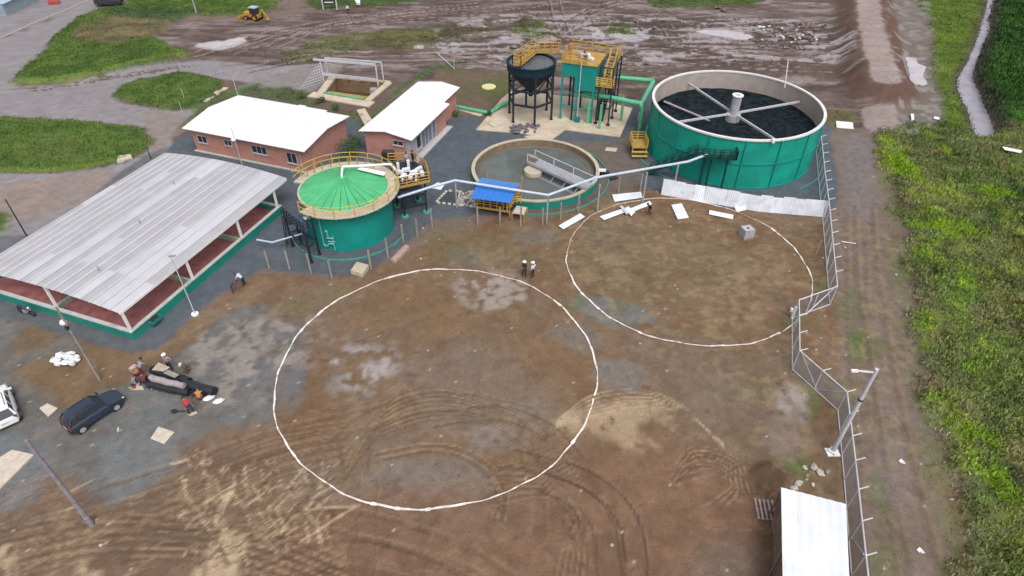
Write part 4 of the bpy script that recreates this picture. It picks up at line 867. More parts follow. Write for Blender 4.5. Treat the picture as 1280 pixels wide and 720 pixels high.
# ------------------------------------------------------------------ raised rectangular settling tank
st_ = root('settling_tank', 'raised turquoise rectangular steel tank with ochre railings beside the dark hopper', 'tank', (5.95, 77.25, 0), RZ)
TZ = 7.35
MB().box(0, 0, 5.75, 1.7, 4.4, TZ).build('shallow_box', M_teal, st_); MB().box(1.701, .002, 4.2, 4.3, 4.398, TZ+.002).build('deep_box', M_teal, st_)
MB().box(-.12, -.12, TZ+.003, 4.42, 4.52, TZ+.09).build('deck', M_ochre, st_)
for x, y, z in ((.08, .1, 5.75), (.08, 4.25, 5.75), (1.6, 4.25, 5.75), (2.0, .12, 4.2), (4.1, .12, 4.2), (4.1, 4.2, 4.2), (1.55, .1, 5.75)):
    MB().box(x-.1, y-.1, .12, x+.1, y+.1, z).build('leg', M_teal_d if x > 1.8 or y < 1 and x < .5 else M_black, st_)
    MB().box(x-.2, y-.2, .12, x+.2, y+.2, .2).build('base_plate', M_teal_d, st_)
for z in (2.0, 3.8):
    MB().bar((.08, .1, z), (4.1, .12, z-.3), .1).build('brace', M_teal_d, st_); MB().bar((.08, 4.25, z), (4.1, 4.2, z), .1).build('brace', M_black, st_)
mb = MB(); railing(mb, [(4.35, 4.45, TZ+.1), (-.05, 4.45, TZ+.1), (-.05, -.05, TZ+.1), (3.0, -.05, TZ+.1)], 1.15, .9, .055, mids=2); mb.build('railing', M_ochre, st_)
MB().tube([(2.4, -.15, TZ+.4), (2.4, -.15, .4)], .06, 6).build('drop_pipe', M_lgrey, st_); MB().box(2.1, -.5, .12, 2.75, .1, .75).build('dosing_box', mat('teal_box', S(40, 120, 130), .5), st_)
MB().cyl((1.4, 2.6, TZ+.09), .32, .5, 10).build('gearbox', M_grey, st_); MB().rbox((2.3, 2.2, TZ+.35), 1.2, .5, .45, .5).build('motor_cover', M_tin2, st_); MB().rbox((3.1, 1.6, TZ+.3), .8, .4, .3, -.4).build('motor_cover', M_tin2, st_)
# catwalk over the hopper
for k in range(6):
    a, b = math.radians(-80+60*k), math.radians(-20+60*k); MB().bar((2.85*math.cos(a), 2.85*math.sin(a), 4.3), (2.85*math.cos(b), 2.85*math.sin(b), 6.3), .12).build('brace', M_black, ht)
cw = root('catwalk', 'ochre railed catwalk bent over the top of the dark hopper tank', 'walkway', (2.2, 77.8, 7.45))
p_in = [Vector((.9, 75.6, 7.55)), Vector((2.9, 80.0, 7.55)), Vector((5.6, 80.2, 7.55))]; p_out = [Vector((-.1, 76.0, 7.55)), Vector((2.2, 80.95, 7.55)), Vector((5.9, 81.2, 7.55))]
mb = MB(cw.location)
for k in range(2): mb.add([p_in[k], p_in[k+1], p_out[k+1], p_out[k], p_in[k]-Vector((0, 0, .12)), p_in[k+1]-Vector((0, 0, .12)), p_out[k+1]-Vector((0, 0, .12)), p_out[k]-Vector((0, 0, .12))], [(0, 1, 2, 3), (7, 6, 5, 4), (0, 4, 5, 1), (1, 5, 6, 2), (2, 6, 7, 3), (3, 7, 4, 0)])
mb.build('deck', M_ochre, cw)
for pp in (p_in, p_out):
    mb = MB(cw.location); railing(mb, pp, 1.15, .9, .055, mids=2); mb.build('railing', M_ochre, cw)
mb = MB(cw.location); railing(mb, [p_in[0], p_out[0]], 1.15, .9, .055); mb.build('railing', M_ochre, cw)
# stair tower
tw = root('stair_tower', 'dark steel stair tower with ochre landing and stairs on the right of the turquoise tank', 'stair', (5.95, 77.25, 0), RZ)
for x, y in ((4.75, .1), (6.35, .1), (4.75, 4.5), (6.35, 4.5), (6.35, 2.3)): MB().box(x-.08, y-.08, .12, x+.08, y+.08, 7.4).build('post', M_black, tw); MB().box(x-.2, y-.2, .12, x+.2, y+.2, .3).build('base_plate', M_black, tw)
for z in (2.3, 4.9, 7.35):
    for a, b in (((4.75, .1), (6.35, .1)), ((6.35, .1), (6.35, 4.5)), ((4.75, 4.5), (6.35, 4.5)), ((4.75, .1), (4.75, 4.5))): MB().bar((a[0], a[1], z), (b[0], b[1], z), .12).build('beam', M_black, tw)
MB().box(4.4, 0, 4.97, 6.4, 1.3, 5.06).build('landing', M_yellow, tw); mb = MB(); railing(mb, [(4.4, .02, 5.06), (6.3, .02, 5.06), (6.3, 1.3, 5.06)], 1.0, .7, .06, mids=3); mb.build('railing', M_yellow, tw)
MB().box(4.8, 2.9, 2.36, 6.3, 4.4, 2.44).build('landing', M_black, tw)
def stairs(par, a, b, w, m, rm, n=9):
    a, b = Vector(a), Vector(b); d = Vector((b.x-a.x, b.y-a.y, 0)).normalized(); s = Vector((-d.y, d.x, 0))*w/2
    for k in range(n):
        c = a.lerp(b, (k+.5)/n); MB().rbox(tuple(c), .28, w, .05, math.atan2(d.y, d.x)).build('tread', m, par)
    for q in (-1, 1):
        MB().bar(a+s*q, b+s*q, .05, .2).build('stringer', m, par); mb = MB(); railing(mb, [a+s*q, b+s*q], 1.0, .9, .05, mids=1); mb.build('stair_railing', rm, par)
stairs(tw, (5.4, 1.3, 5.06), (5.4, 4.3, 7.35), .8, M_ochre, M_yellow); stairs(tw, (5.1, .9, .2), (5.1, 3.0, 2.4), .7, M_black, M_black); stairs(tw, (5.9, 3.2, 2.45), (5.9, 1.0, 5.0), .7, M_black, M_ochre)
mb = MB(); railing(mb, [(4.5, 4.5, 7.4), (6.3, 4.5, 7.4), (6.3, 2.5, 7.4)], 1.1, .8, .055); mb.build('railing', M_ochre, tw)

# ------------------------------------------------------------------ green pipe loop
gp = root('pipe_loop', 'thick mint green pipe loop between the stair tower and the big round tank', 'pipe', (15.6, 74.05, 0))
q = [W(729, 115, 3.5), W(802, 130, 3.5), W(817, 101, 3.5), W(772, 97, 3.5)]
def bend(P, r=.5, n=5):
    P = [Vector(p) for p in P]; o = [P[0]]
    for i in range(1, len(P)-1):
        a = P[i]+(P[i-1]-P[i]).normalized()*r; b = P[i]+(P[i+1]-P[i]).normalized()*r
        for k in range(n+1): t = k/n; o.append(a*(1-t)**2+P[i]*2*t*(1-t)+b*t*t)
    return o+[P[-1]]
MB(gp.location).tube(bend([q[0]-Vector((0, 0, .6)), q[0], q[1], q[2], q[3]]), .30, 12).build('pipe', M_pipe_g, gp, True)
MB(gp.location).tube(bend([q[1]+Vector((-.2, .1, .1)), q[1]+Vector((.15, -.3, -.3)), q[1]+Vector((.1, -.4, -3.3))]), .26, 10).build('drop_pipe', M_pipe_g, gp, True)
for p, m in ((W(734, 155), M_pipe_g), (W(749, 162), M_pipe_g), (W(776, 152), M_pipe_g)):
    MB(gp.location).box(p.x-.14, p.y-.14, .1, p.x+.14, p.y+.14, 3.25).build('support', m, gp)
for t in (.3, .6, .9): c = q[0].lerp(q[1], t); d = (q[1]-q[0]).normalized(); MB(gp.location).tube([c-d*.06, c+d*.06], .37, 12).build('flange', M_pipe_g, gp)
MB(gp.location).tube([W(797, 150, .2), W(800, 141, 1.5)], .12, 8).build('valve', M_white, gp)
o = MB(); o.tube(bend([W(570, 133, .3), W(612, 141.5, .3), W(624, 133, .4), W(637, 127, .6)], .6), .24, 10); o = tag(o.build('drain_pipe', M_pipe_g, None, True), 'mint green pipe lying along the concrete path to the hopper slab', 'pipe')

# ------------------------------------------------------------------ big round tank
BT = (25.5, 69.6); BR, BH = 9.4, 5.7
bt = root('aeration_tank', 'largest round tank, turquoise steel with a white rim and black media inside', 'tank', (BT[0], BT[1], 0))
MB().lathe((0, 0, 0), [(BR, 0), (BR, BH), (BR-.1, BH), (BR-.1, 0)], 96).build('wall', M_teal_big, bt, True)
MB().lathe((0, 0, 0), [(BR-.11, 3.0), (BR-.11, BH-.02)], 96).build('inner_wall', M_innerwall, bt, True)
MB().lathe((0, 0, 0), [(BR+.16, BH-.06), (BR+.16, BH+.10), (BR-.16, BH+.10), (BR-.16, BH-.06)], 96, closed=True).build('rim', M_rimwhite, bt)
mb = MB(); rr = random.Random(4); n1, n2 = 60, 22; vs = []
for i in range(n2+1):
    for k in range(n1): r_ = (BR-.12)*i/n2; vs.append((r_*math.cos(2*PI*k/n1), r_*math.sin(2*PI*k/n1), 3.55+rr.uniform(-.05, .05)))
mb.add(vs, [(i*n1+k, i*n1+(k+1) % n1, (i+1)*n1+(k+1) % n1, (i+1)*n1+k) for i in range(n2) for k in range(n1)]); mb.build('tank_media', M_media, bt)
for k in range(16):
    a = math.radians(-76+22.5*k); M_ = Matrix.Rotation(a, 4, 'Z')
    mb = MB(); mb.box(BR-.01, -.07, .02, BR+.13, .07, BH-.07); mb.v = [tuple(M_ @ Vector(v)) for v in mb.v]; mb.build('rib', M_teal_d, bt)
for z in (2.95, .1): MB().lathe((0, 0, 0), [(BR-.01, z-.07), (BR+.10, z-.07), (BR+.10, z+.07), (BR-.01, z+.07)], 96, closed=True).build('band', M_teal_d, bt)
MB().cyl((-.1, 0, 3.3), .82, 1.05, 20).build('centre_drum', mat('drum_grey', S(176, 170, 170), .7), bt, True); MB().cyl((-.1, 0, 4.35), .52, 2.2, 20).build('centre_column', M_silver, bt, True)
MB().lathe((-.1, 0, 6.5), [(.62, 0), (.62, .12), (.3, .12), (.3, 0)], 20, closed=True).build('column_cap', M_white, bt)
for a in (112, 292, 21, 199):
    a = math.radians(a); d = Vector((math.cos(a), math.sin(a), 0)); MB().bar(d*.4+Vector((-.1, 0, 4.4)), d*(BR-.15)+Vector((0, 0, 4.4)), .16, .22).build('beam', M_lgrey, bt)
MB().tube([(-7.3, 4.2, 3.95), (-3.6, .4, 3.72), (-2.8, -.4, 3.6)], .13, 8).build('feed_pipe', mat('pale_pipe', S(176, 164, 172), .6), bt)
MB().blob((-7.0, 4.4, 3.8), .8, .5, .35, 8, .2, 3).build('feed_mound', M_media, bt)
MB().tube([(6.9, 4.5, 5.6), (7.1, 6.1, 8.2)], .06, 6).build('antenna', M_lgrey, bt)
MB().box(1.0, -9.75, 5.6, 1.25, -9.3, 5.95).build('sensor_box', M_white, bt)
# kerb rings
def kerb(name, c, r, a0, a1, label, z=.14, w=.12, m=None, n=60): 
    mb = MB(); mb.lathe((c[0], c[1], 0), [(r, -.05), (r, z), (r-w, z), (r-w, -.05)], n, math.radians(a0), math.radians(a1), closed=True); return tag(mb.build(name, m or mat('teal_kerb', S(74, 150, 134), .8, var=.15)), label, 'kerb')
kerb('kerb', BT, 11.0, -60, 5, 'curved turquoise kerb on the ground right of the biggest tank'); kerb('kerb', BT, 11.2, 165, 225, 'curved turquoise kerb on the ground left of the biggest tank')
# tank access stair
tp_ = root('access_platform', 'dark green railed platform and stair on the side of the biggest tank', 'platform', (22.4, 60.0, 0)); o_ = tp_.location
PZ = 3.9
pa = [Vector((21.8, 60.0, PZ)), Vector((23.0, 59.7, PZ))]
def pad4(mb, c, sx, sy, z, rz=0): mb.rbox((c[0], c[1], z), sx, sy, .08, rz)
mb = MB(o_); pad4(mb, (22.4, 60.0), 1.5, 1.1, PZ, -.15); pad4(mb, (20.5, 60.65), 2.6, .9, PZ-.25, -.35); mb.build('deck', M_dkgreen, tp_)
for p in ((22.4, 59.8), (20.3, 60.8), (20.9, 60.5)): MB(o_).box(p[0]-.09, p[1]-.09, 0, p[0]+.09, p[1]+.09, PZ-.2).build('post', M_dkgreen, tp_)
mb = MB(o_); railing(mb, [(23.1, 59.4, PZ), (21.7, 59.55, PZ), (21.5, 59.9, PZ-.25), (19.3, 60.6, PZ-.25)], 1.05, .6, .05, mids=3); mb.build('railing', M_dkgreen, tp_)
mb = MB(o_); railing(mb, [(23.1, 59.4, PZ), (23.2, 60.3, PZ)], 1.05, .5, .05, mids=3); mb.build('railing', M_dkgreen, tp_)
tp_s = tp_
def stairs_w(par, a, b, w, m, rm, n=12):
    off_ = Vector(par.location); stairs(par, Vector(a)-off_, Vector(b)-off_, w, m, rm, n)
stairs_w(tp_, (15.2, 63.3, .2), (19.3, 61.0, PZ-.3), .8, M_dkgreen, M_dkgreen, 14)
# ochre platform left of the tank
yp = root('valve_platform', 'small ochre platform with steps left of the biggest tank', 'platform', tuple(W(797, 192))); o_ = Vector(yp.location)
mb = MB(); mb.box(-.9, -.8, 1.1, .9, 1.4, 1.2); mb.build('deck', M_ochre, yp)
for x in (-.8, .8):
    for y in (-.7, 1.3): MB().box(x-.05, y-.05, 0, x+.05, y+.05, 1.1).build('leg', M_ochre, yp)
for k, z in enumerate((.35, .7)): MB().box(-.9, -1.5+k*.35, z, .9, -1.15+k*.35, z+.06).build('tread', M_yellow, yp)
mb = MB(); railing(mb, [(-.85, -.8, 1.2), (-.85, 1.35, 1.2), (.85, 1.35, 1.2), (.85, -.8, 1.2)], .9, .8, .05, mids=2); mb.build('railing', M_yellow, yp)
MB().tube([(.9, 1.8, .1), (1.3, 2.4, 2.6)], .16, 8).build('riser_pipe', M_teal_d, yp)

# ------------------------------------------------------------------ clarifier
CC = (2.51, 62.95); CR = 7.05
ck = root('clarifier', 'low round settling basin with a beige rim and a scraper bridge over green water', 'tank', (CC[0], CC[1], 0))
MB().lathe((0, 0, 0), [(CR, 0), (CR, .84)], 90).build('outer_wall', M_tealwall, ck, True)
MB().lathe((0, 0, 0), [(CR-.3, -1), (CR-.3, .84)], 90).build('inner_wall', M_brownwall, ck, True)
MB().lathe((0, 0, 0), [(CR+.03, .84), (CR+.03, .95), (CR-.36, .95), (CR-.36, .84)], 90, closed=True).build('rim', M_rimbeige, ck)
MB().disc((0, 0, .22), CR-.31, 90).build('water', M_water, ck)
MB().lathe((0, 0, 0), [(CR-.95, .0), (CR-.95, .30), (CR-1.02, .30), (CR-1.02, .0)], 90, closed=True).build('weir', M_brownwall, ck)
MB().lathe((-.25, -.2, 0), [(1.02, -.2), (1.02, .75), (.95, .82), (0, .82)], 28).build('centre_drum', M_rimbeige, ck, True)
MB().lathe((-.25, -.2, .25), [(1.06, 0), (1.06, .08), (1.0, .08)], 28).build('drum_band', M_brownwall, ck)
bd = (W(738, 232, 1.3)-Vector((CC[0], CC[1], 1.3))); bd.z = 0; bd = bd.normalized(); s_ = Vector((-bd.y, bd.x, 0)); p0 = -bd*.9+Vector((-.25, -.2, 1.25)); p1 = bd*(CR+.1)+Vector((0, 0, 1.25)); p0 = Vector((-.45, 1.2, 1.25)); p1 = bd*(CR+.1)+Vector((0, 0, 1.15))
d_ = (p1-p0).normalized(); s_ = Vector((-d_.y, d_.x, 0))*.62
mb = MB(); mb.bar(p0, p1, 1.2, .08); mb.build('bridge_deck', M_grey, ck)
for q_ in (-1, 1):
    MB().bar(p0+s_*q_-Vector((0, 0, .12)), p1+s_*q_-Vector((0, 0, .12)), .1, .3).build('girder', M_grey, ck)
    mb = MB(); railing(mb, [p0+s_*q_, p1+s_*q_], .95, 2.4, .045, mids=0); mb.build('railing', M_lgrey, ck)
MB().rbox(tuple(p0+Vector((.2, -.3, .3))), .9, .7, .5, -.5).build('drive_unit', mat('drive_tan', S(150, 130, 116), .7), ck)
mb = MB(); 
for t in (.25, .45, .65, .85): c = p0.lerp(p1, t)-s_*1.8; mb.bar(p0.lerp(p1, t)-Vector((0, 0, .2)), Vector((c.x, c.y, .25)), .08)
mb.bar(p0.lerp(p1, .2)-s_*1.8-Vector((0, 0, 1.0)), p0.lerp(p1, .9)-s_*1.8-Vector((0, 0, .95)), .1, .3); mb.build('scraper_arm', M_grey, ck)
MB().box(6.9, -.9, .95, 7.7, -.5, 1.12).build('drive_wheel_cover', M_white, ck)
kerb('kerb', CC, CR+1.15, -115, 75, 'turquoise kerb ring on the ground round the settling basin', m=mat('teal_kerb', S(74, 150, 134), .8))
bx_ = W(769, 222); o = MB(tuple(bx_)); o.rbox((bx_.x-1.2, bx_.y+.2, .35), .9, .5, .5, .4); o.rbox((bx_.x-.3, bx_.y-.3, .12), .9, .5, .2, .4); o = o.build('valve_box', M_plastic); o.location = bx_; tag(o, 'small black valve box at the right edge of the settling basin', 'box')

# ------------------------------------------------------------------ domed digester
DC = (-16.0, 52.7); DR = 4.25; DZ = 4.3
dg = root('digester', 'turquoise tank with a bright green ribbed dome and a yellow railed walkway', 'tank', (DC[0], DC[1], 0))
MB().lathe((0, 0, 0), [(DR, 0), (DR, DZ-.05)], 72).build('wall', M_teal, dg, True)
MB().lathe((0, 0, 0), [(DR+.05, DZ-.05), (DR+.05, DZ+.12), (DR-.12, DZ+.12), (DR-.12, DZ-.05)], 72, closed=True).build('rim', M_beige, dg)
NP = 28
prof = [(DR-.02, DZ+.02), (3.3, DZ+.32), (2.2, DZ+.62), (1.1, DZ+.88), (.32, DZ+1.02)]
mb = MB(); w_ = PI/NP; vs = []
for r_, z_ in prof: vs += [(r_*math.cos(-w_), r_*math.sin(-w_), z_), (r_*math.cos(-w_*.80), r_*math.sin(-w_*.80), z_+.055), (r_*math.cos(w_*.80), r_*math.sin(w_*.80), z_+.055), (r_*math.cos(w_), r_*math.sin(w_), z_)]
mb.add(vs, [(i*4+k, i*4+k+1, i*4+k+5, i*4+k+4) for i in range(4) for k in range(3)]); me_p = mb.mesh('dome_panel', M_dome)
mb = MB(); vs = []
for r_, z_ in prof: vs += [(r_*math.cos(w_)-.0, r_*math.sin(w_)-.03, z_+.02), (r_*math.cos(w_), r_*math.sin(w_)+.03, z_+.02)]
mb.add(vs, [(i*2, i*2+1, i*2+3, i*2+2) for i in range(4)]); me_s = mb.mesh('seam', M_domeseam)
for k in range(NP): pnl = inst('dome_panel', me_p, dg, (0, 0, 0), (0, 0, 2*PI*k/NP)); inst('seam', me_s, pnl)
MB().lathe((0, 0, DZ+.95), [(.45, 0), (.45, .22), (.2, .25), (0, .25)], 16).build('apex_cap', M_dome, dg, True)
MB().tube(bend([(0, 0, DZ+1.1), (0, 0, DZ+1.45), W(428, 208.5, DZ+1.3)-Vector((DC[0], DC[1], 0)), W(489, 205, DZ+.9)-Vector((DC[0], DC[1], 0)), W(495, 213, DZ+.5)-Vector((DC[0], DC[1], 0))], .25), .11, 8).build('gas_pipe', M_white, dg, True)
pl_ = [W(447, 212, DZ+.9), W(452, 209.5, DZ+.85), W(482, 216, DZ+.55), W(480, 220, DZ+.5)]; mb = MB(dg.location); mb.add([p for p in pl_]+[p+Vector((0, 0, .08)) for p in pl_], [(0, 3, 2, 1), (4, 5, 6, 7), (0, 1, 5, 4), (1, 2, 6, 5), (2, 3, 7, 6), (3, 0, 4, 7)]); mb.build('cover_sheet', M_white, dg)
WA0, WA1 = -128, 168
wo_ = DR+.95
MB().lathe((0, 0, 0), [(DR+.02, DZ-.1), (DR+.02, DZ+.02), (wo_, DZ+.02), (wo_, DZ-.1)], 64, math.radians(WA0), math.radians(WA1), closed=True).build('walkway', M_beige, dg)
mb = MB(); railing(mb, arc((0, 0), wo_-.05, WA0, WA1, 44, DZ+.02), 1.05, 1.0, .04, mids=1, every=3); mb.build('railing', M_yellow, dg)
mb = MB(); railing(mb, arc((0, 0), DR+.12, 60, 165, 18, DZ+.02), 1.0, 1.2, .04, mids=0, every=2); mb.build('railing', M_ochre, dg)
for k in range(22):
    a = math.radians(WA0+(WA1-WA0)*k/21); MB().bar((DR*math.cos(a), DR*math.sin(a), DZ-.9), (wo_*math.cos(a), wo_*math.sin(a), DZ-.12), .08).build('bracket', M_teal_d, dg)
mb = MB(); c_ = Vector((DC[0], DC[1], 0))
def onwall(px, z, dr=.12):
    a = px; return Vector(((DR+dr)*math.cos(math.radians(a)), (DR+dr)*math.sin(math.radians(a)), z))
mb.tube([onwall(-112, 3.9), onwall(-112, .6)], .05, 6); mb.tube(bend([onwall(-112, .6), onwall(-108, .5), onwall(-104, .9), onwall(-98, .9)], .15), .08, 6); mb.tube([onwall(-98, 1.7), onwall(-98, .2)], .06, 6)
mb.tube([onwall(-106, 1.5), onwall(-97, 1.5)], .07, 6); mb.tube([onwall(-105, 1.1), onwall(-96, 1.15)], .07, 6); mb.tube([onwall(-104, 2.2), onwall(-104, 1.5)], .06, 6); mb.tube([onwall(-104, 2.2), onwall(-106, 2.3)], .12, 6)
mb.build('valve_piping', mat('pale_teal_pipe', S(130, 190, 184), .5), dg)
# gallery on the right of the digester
gl = root('equipment_gallery', 'dark steel gallery with yellow rail and white pipework beside the domed tank', 'platform', (-10.5, 54.6, 0)); o_ = Vector(gl.location)
gz = 3.55
gpx = [(495, 235), (537, 226), (533, 213), (520, 202), (486, 203)]; gw = [tuple(W(a, b, gz))[:2] for a, b in gpx]
mb = MB(o_); mb.prism(gw, gz-.12, gz); mb.build('deck', M_black, gl)
mb = MB(o_); railing(mb, [(a, b, gz) for a, b in gw[:4]]+[(gw[4][0], gw[4][1], gz)], 1.0, 1.0, .055, mids=2); mb.build('railing', M_ochre, gl)
mb = MB(o_); mb.bar((gw[0][0], gw[0][1], gz-.02), (gw[1][0], gw[1][1], gz-.02), .1, .26); mb.bar((gw[1][0], gw[1][1], gz-.02), (gw[2][0], gw[2][1], gz-.02), .1, .26); mb.build('kick_plate', M_ochre, gl)
for a, b in ((497, 254), (522, 250), (532, 240), (505, 262)): p = W(a, b); MB(o_).box(p.x-.08, p.y-.08, 0, p.x+.08, p.y+.08, gz-.12).build('post', M_black, gl)
for k, (a, b) in enumerate(((500, 219), (508, 216), (517, 219), (524, 215), (505, 224), (514, 225), (528, 221), (498, 212), (511, 211))):
    p = W(a, b, gz); h_ = .5+.25*(k % 3)
    if k < 7: MB(o_).rbox((p.x, p.y, gz+.35), .75, .38, .32, .3*k).build('fitting', M_white if k % 3 else M_tin2, gl)
    else: MB(o_).cyl((p.x, p.y, gz), .16, h_, 8).build('valve', M_white, gl)
mb = MB(o_); a = W(497, 222, gz+.55); b = W(531, 216, gz+.55); mb.tube([a, b], .09, 8); a = W(503, 213, gz+.4); b = W(503, 227, gz+.4); mb.tube([a, b], .08, 8); mb.tube([W(520, 212, gz+.4), W(520, 226, gz+.4)], .08, 8); mb.build('manifold', M_white, gl)
p = W(487, 200, gz); MB(o_).box(p.x-.7, p.y-.3, gz, p.x+.5, p.y+.4, gz+1.0).build('control_cabinet', M_plastic, gl)
# pipe trestle
pt = root('pipe_trestle', 'low dark steel pipe trestle on four mint feet between the domed tank and the fence', 'trestle', tuple(W(520, 262))); o_ = Vector(pt.location)
fz = 2.35; fp = [W(506.4, 271.5), W(533.6, 265.6), W(523, 251.4), W(497, 258.5)]
for p in fp:
    MB(o_).box(p.x-.08, p.y-.08, .2, p.x+.08, p.y+.08, fz).build('post', M_black, pt); MB(o_).cyl((p.x, p.y, -.05), .36, .25, 12).build('footing', mat('mint_footing', S(80, 170, 140), .7), pt)
for i in range(4):
    for z in (fz-.1, fz*.45):
        if z < 1.5 and i % 2: continue
        MB(o_).bar(fp[i]+Vector((0, 0, z)), fp[(i+1) % 4]+Vector((0, 0, z)), .12, .16).build('beam', M_black, pt)
MB(o_).prism([(p.x, p.y) for p in fp], fz, fz+.05).build('grating', mat('blue_grey_grating', S(100, 122, 140), .6), pt)
# stair tower left of the digester
ls = root('stair_platform', 'black steel platform and steps on the left side of the domed tank', 'platform', tuple(W(390, 318))); o_ = Vector(ls.location)
lz = 3.3
c4 = [W(369.5, 279, lz), W(395, 273, lz), W(388, 283.5, lz), W(378, 285, lz)]
lp = [W(366, 308), W(389.6, 328), W(399.7, 318), W(376.6, 304.6)]
for p in lp: MB(o_).box(p.x-.08, p.y-.08, 0, p.x+.08, p.y+.08, lz).build('post', M_black, ls); MB(o_).box(p.x-.16, p.y-.16, 0, p.x+.16, p.y+.16, .06).build('base_plate', M_black, ls)
def ccw(P): c = sum(P, Vector())/len(P); return sorted(P, key=lambda p: math.atan2(p.y-c.y, p.x-c.x))
LP = ccw(lp)
MB(o_).prism([(p.x, p.y) for p in LP], lz, lz+.1).build('deck', mat('blue_black_deck', S(70, 82, 110), .5), ls)
for i in range(4):
    MB(o_).bar(LP[i]+Vector((0, 0, 1.6)), LP[(i+1) % 4]+Vector((0, 0, 1.6)), .1).build('brace', M_black, ls)
mb = MB(o_); railing(mb, [LP[1]+Vector((0, 0, lz)), LP[0]+Vector((0, 0, lz)), LP[3]+Vector((0, 0, lz))], 1.0, .6, .045, mids=2); mb.build('railing', M_black, ls)
a = Vector((lp[0].x, lp[0].y, 0))
q_ = LP[0]; e_ = (LP[0]-LP[1]).normalized()
for s_2 in (-.25, .25):
    c = Vector((lp[0].x, lp[0].y, 0))+Vector((-.5, s_2, 0)); MB(o_).bar(c, c+Vector((.35, .1, lz+.9)), .06).build('ladder_rail', M_black, ls)
for k in range(9): c = Vector((lp[0].x-.5+.035*k, lp[0].y+.01*k, .4+.36*k)); MB(o_).bar(c+Vector((0, -.25, 0)), c+Vector((0, .25, 0)), .05).build('rung', M_black, ls)
MB(o_).rbox((lp[0].x+.4, lp[0].y+1.0, 2.3), 1.3, 1.0, .08, .5).build('lower_deck', M_black, ls)
p = W(387, 270, lz+.4); MB(o_).rbox((p.x, p.y, lz+.35), 1.1, .5, .06, .7).build('cover_plate', M_white, ls)
kerb('kerb', DC, 5.75, 190, 345, 'curved turquoise kerb on the gravel in front of the domed tank')

ORD = ['first', 'second', 'third', 'fourth', 'fifth', 'sixth', 'seventh', 'eighth', 'ninth', 'tenth', 'eleventh', 'twelfth', 'thirteenth', 'fourteenth', 'fifteenth', 'sixteenth', 'seventeenth']
# ------------------------------------------------------------------ chalk rings on the earth
def ring_marking(c, r, label, gaps, seed, a_tan=()):
    rr = random.Random(seed); n = 240; mb = MB(); mt = MB(); ph = [rr.uniform(0, 6.28) for _ in range(4)]
    ra = lambda a: r+.05*math.sin(7*a+ph[0])+.04*math.sin(17*a+ph[1])+.02*math.sin(41*a+ph[2])
    wd = .05
    for k in range(n):
        a0, a1 = 2*PI*k/n, 2*PI*(k+1)/n; dg_ = math.degrees(a0)
        wd = max(.025, min(.072, wd+rr.uniform(-.03, .03)))
        if any(g0 < dg_ < g1 for g0, g1 in gaps): continue
        w0 = wd*(1.5 if rr.random() < .07 else 1)
        tgt = mt if any(g0 < dg_ < g1 for g0, g1 in a_tan) or rr.random() < .06 else mb
        vs = [(c[0]+(ra(a)+s*w0)*math.cos(a), c[1]+(ra(a)+s*w0)*math.sin(a), z) for z in (.0, .05) for a, s in ((a0, -1), (a1, -1), (a1, 1), (a0, 1))]
        tgt.add(vs, [(0, 3, 2, 1), (4, 5, 6, 7), (0, 1, 5, 4), (1, 2, 6, 5), (2, 3, 7, 6), (3, 0, 4, 7)])
    t = root('chalk_ring', label, 'ground marking', (c[0], c[1], 0))
    for m_, mm, nm in ((mb, M_lime, 'white_line'), (mt, M_lime2, 'faded_line')):
        m_.o = Vector((c[0], c[1], -.03)); m_.v = [(v[0]-c[0], v[1]-c[1], v[2]+.03) for v in m_.v]; m_.build(nm, mm, t)['kind'] = 'stuff'
ring_marking((-5.6, 33.73), 12.05, 'nearest and larger white chalk ring drawn on the brown earth', [(344, 346)], 3)
ring_marking((16.07, 47.1), 11.0, 'further white chalk ring on the earth below the tin fence', [(300, 302.5), (318, 330)], 5, [(75, 175), (35, 50)])

# ------------------------------------------------------------------ long pale pipe on posts
lp_ = root('overhead_pipe', 'long pale overhead pipe carried on posts past the blue roofed shelter', 'pipe', tuple(W(597, 268)))
ZP = 3.2; pts = [W(497, 247, 2.6), W(538, 234, 2.9), W(569, 225.5, ZP), W(685, 244, ZP), W(745, 222, ZP+.2), W(860, 202, ZP+.5), W(884, 193, ZP+.6)]
MB(lp_.location).tube(pts, .135, 10).build('pipe', M_bluepipe, lp_, True)
for p in (pts[2], pts[3], W(750, 230.5, ZP), W(809, 215.5, ZP+.3), W(848, 205, ZP+.5)): MB(lp_.location).tube([(p.x, p.y, 0), (p.x, p.y, p.z)], .09, 7).build('post', M_grey, lp_)
o = MB(tuple(W(340, 318))); o.tube([W(321, 299.5, .9), W(340, 303, .9), W(378, 292, 1.3)], .09, 8); o = o.build('overflow_pipe', M_bluepipe); o.location = W(340, 318); tag(o, 'thin pale pipe from the arched shed to the black steel platform', 'pipe')

# ------------------------------------------------------------------ posts round the works
pm = MB(); pm.box(-.07, -.07, 0, .07, .07, 2.1); pm.prism([(-.07, -.07), (.07, -.07), (.0, .0)], 2.1, 2.14); post_me = pm.mesh('fence_post', M_post)
bases = [(337, 335), (362, 336), (389, 342), (415, 348), (464, 336), (485, 322), (504, 302), (522, 296), (540.5, 284), (597, 281), (625, 282), (651, 282), (678, 281), (700, 275), (722.5, 266), (773, 241.7), (800, 238)]
for k, b in enumerate(bases):
    o = inst('fence_post', post_me, None, tuple(W(*b)), (0, 0, k*.4)); o.scale = (1, 1, .94+.1*((k*7) % 3)/2)
    tag(o, 'bare grey fence post along the works, %s from the left' % ORD[k], 'post', 'bare fence posts along the works')

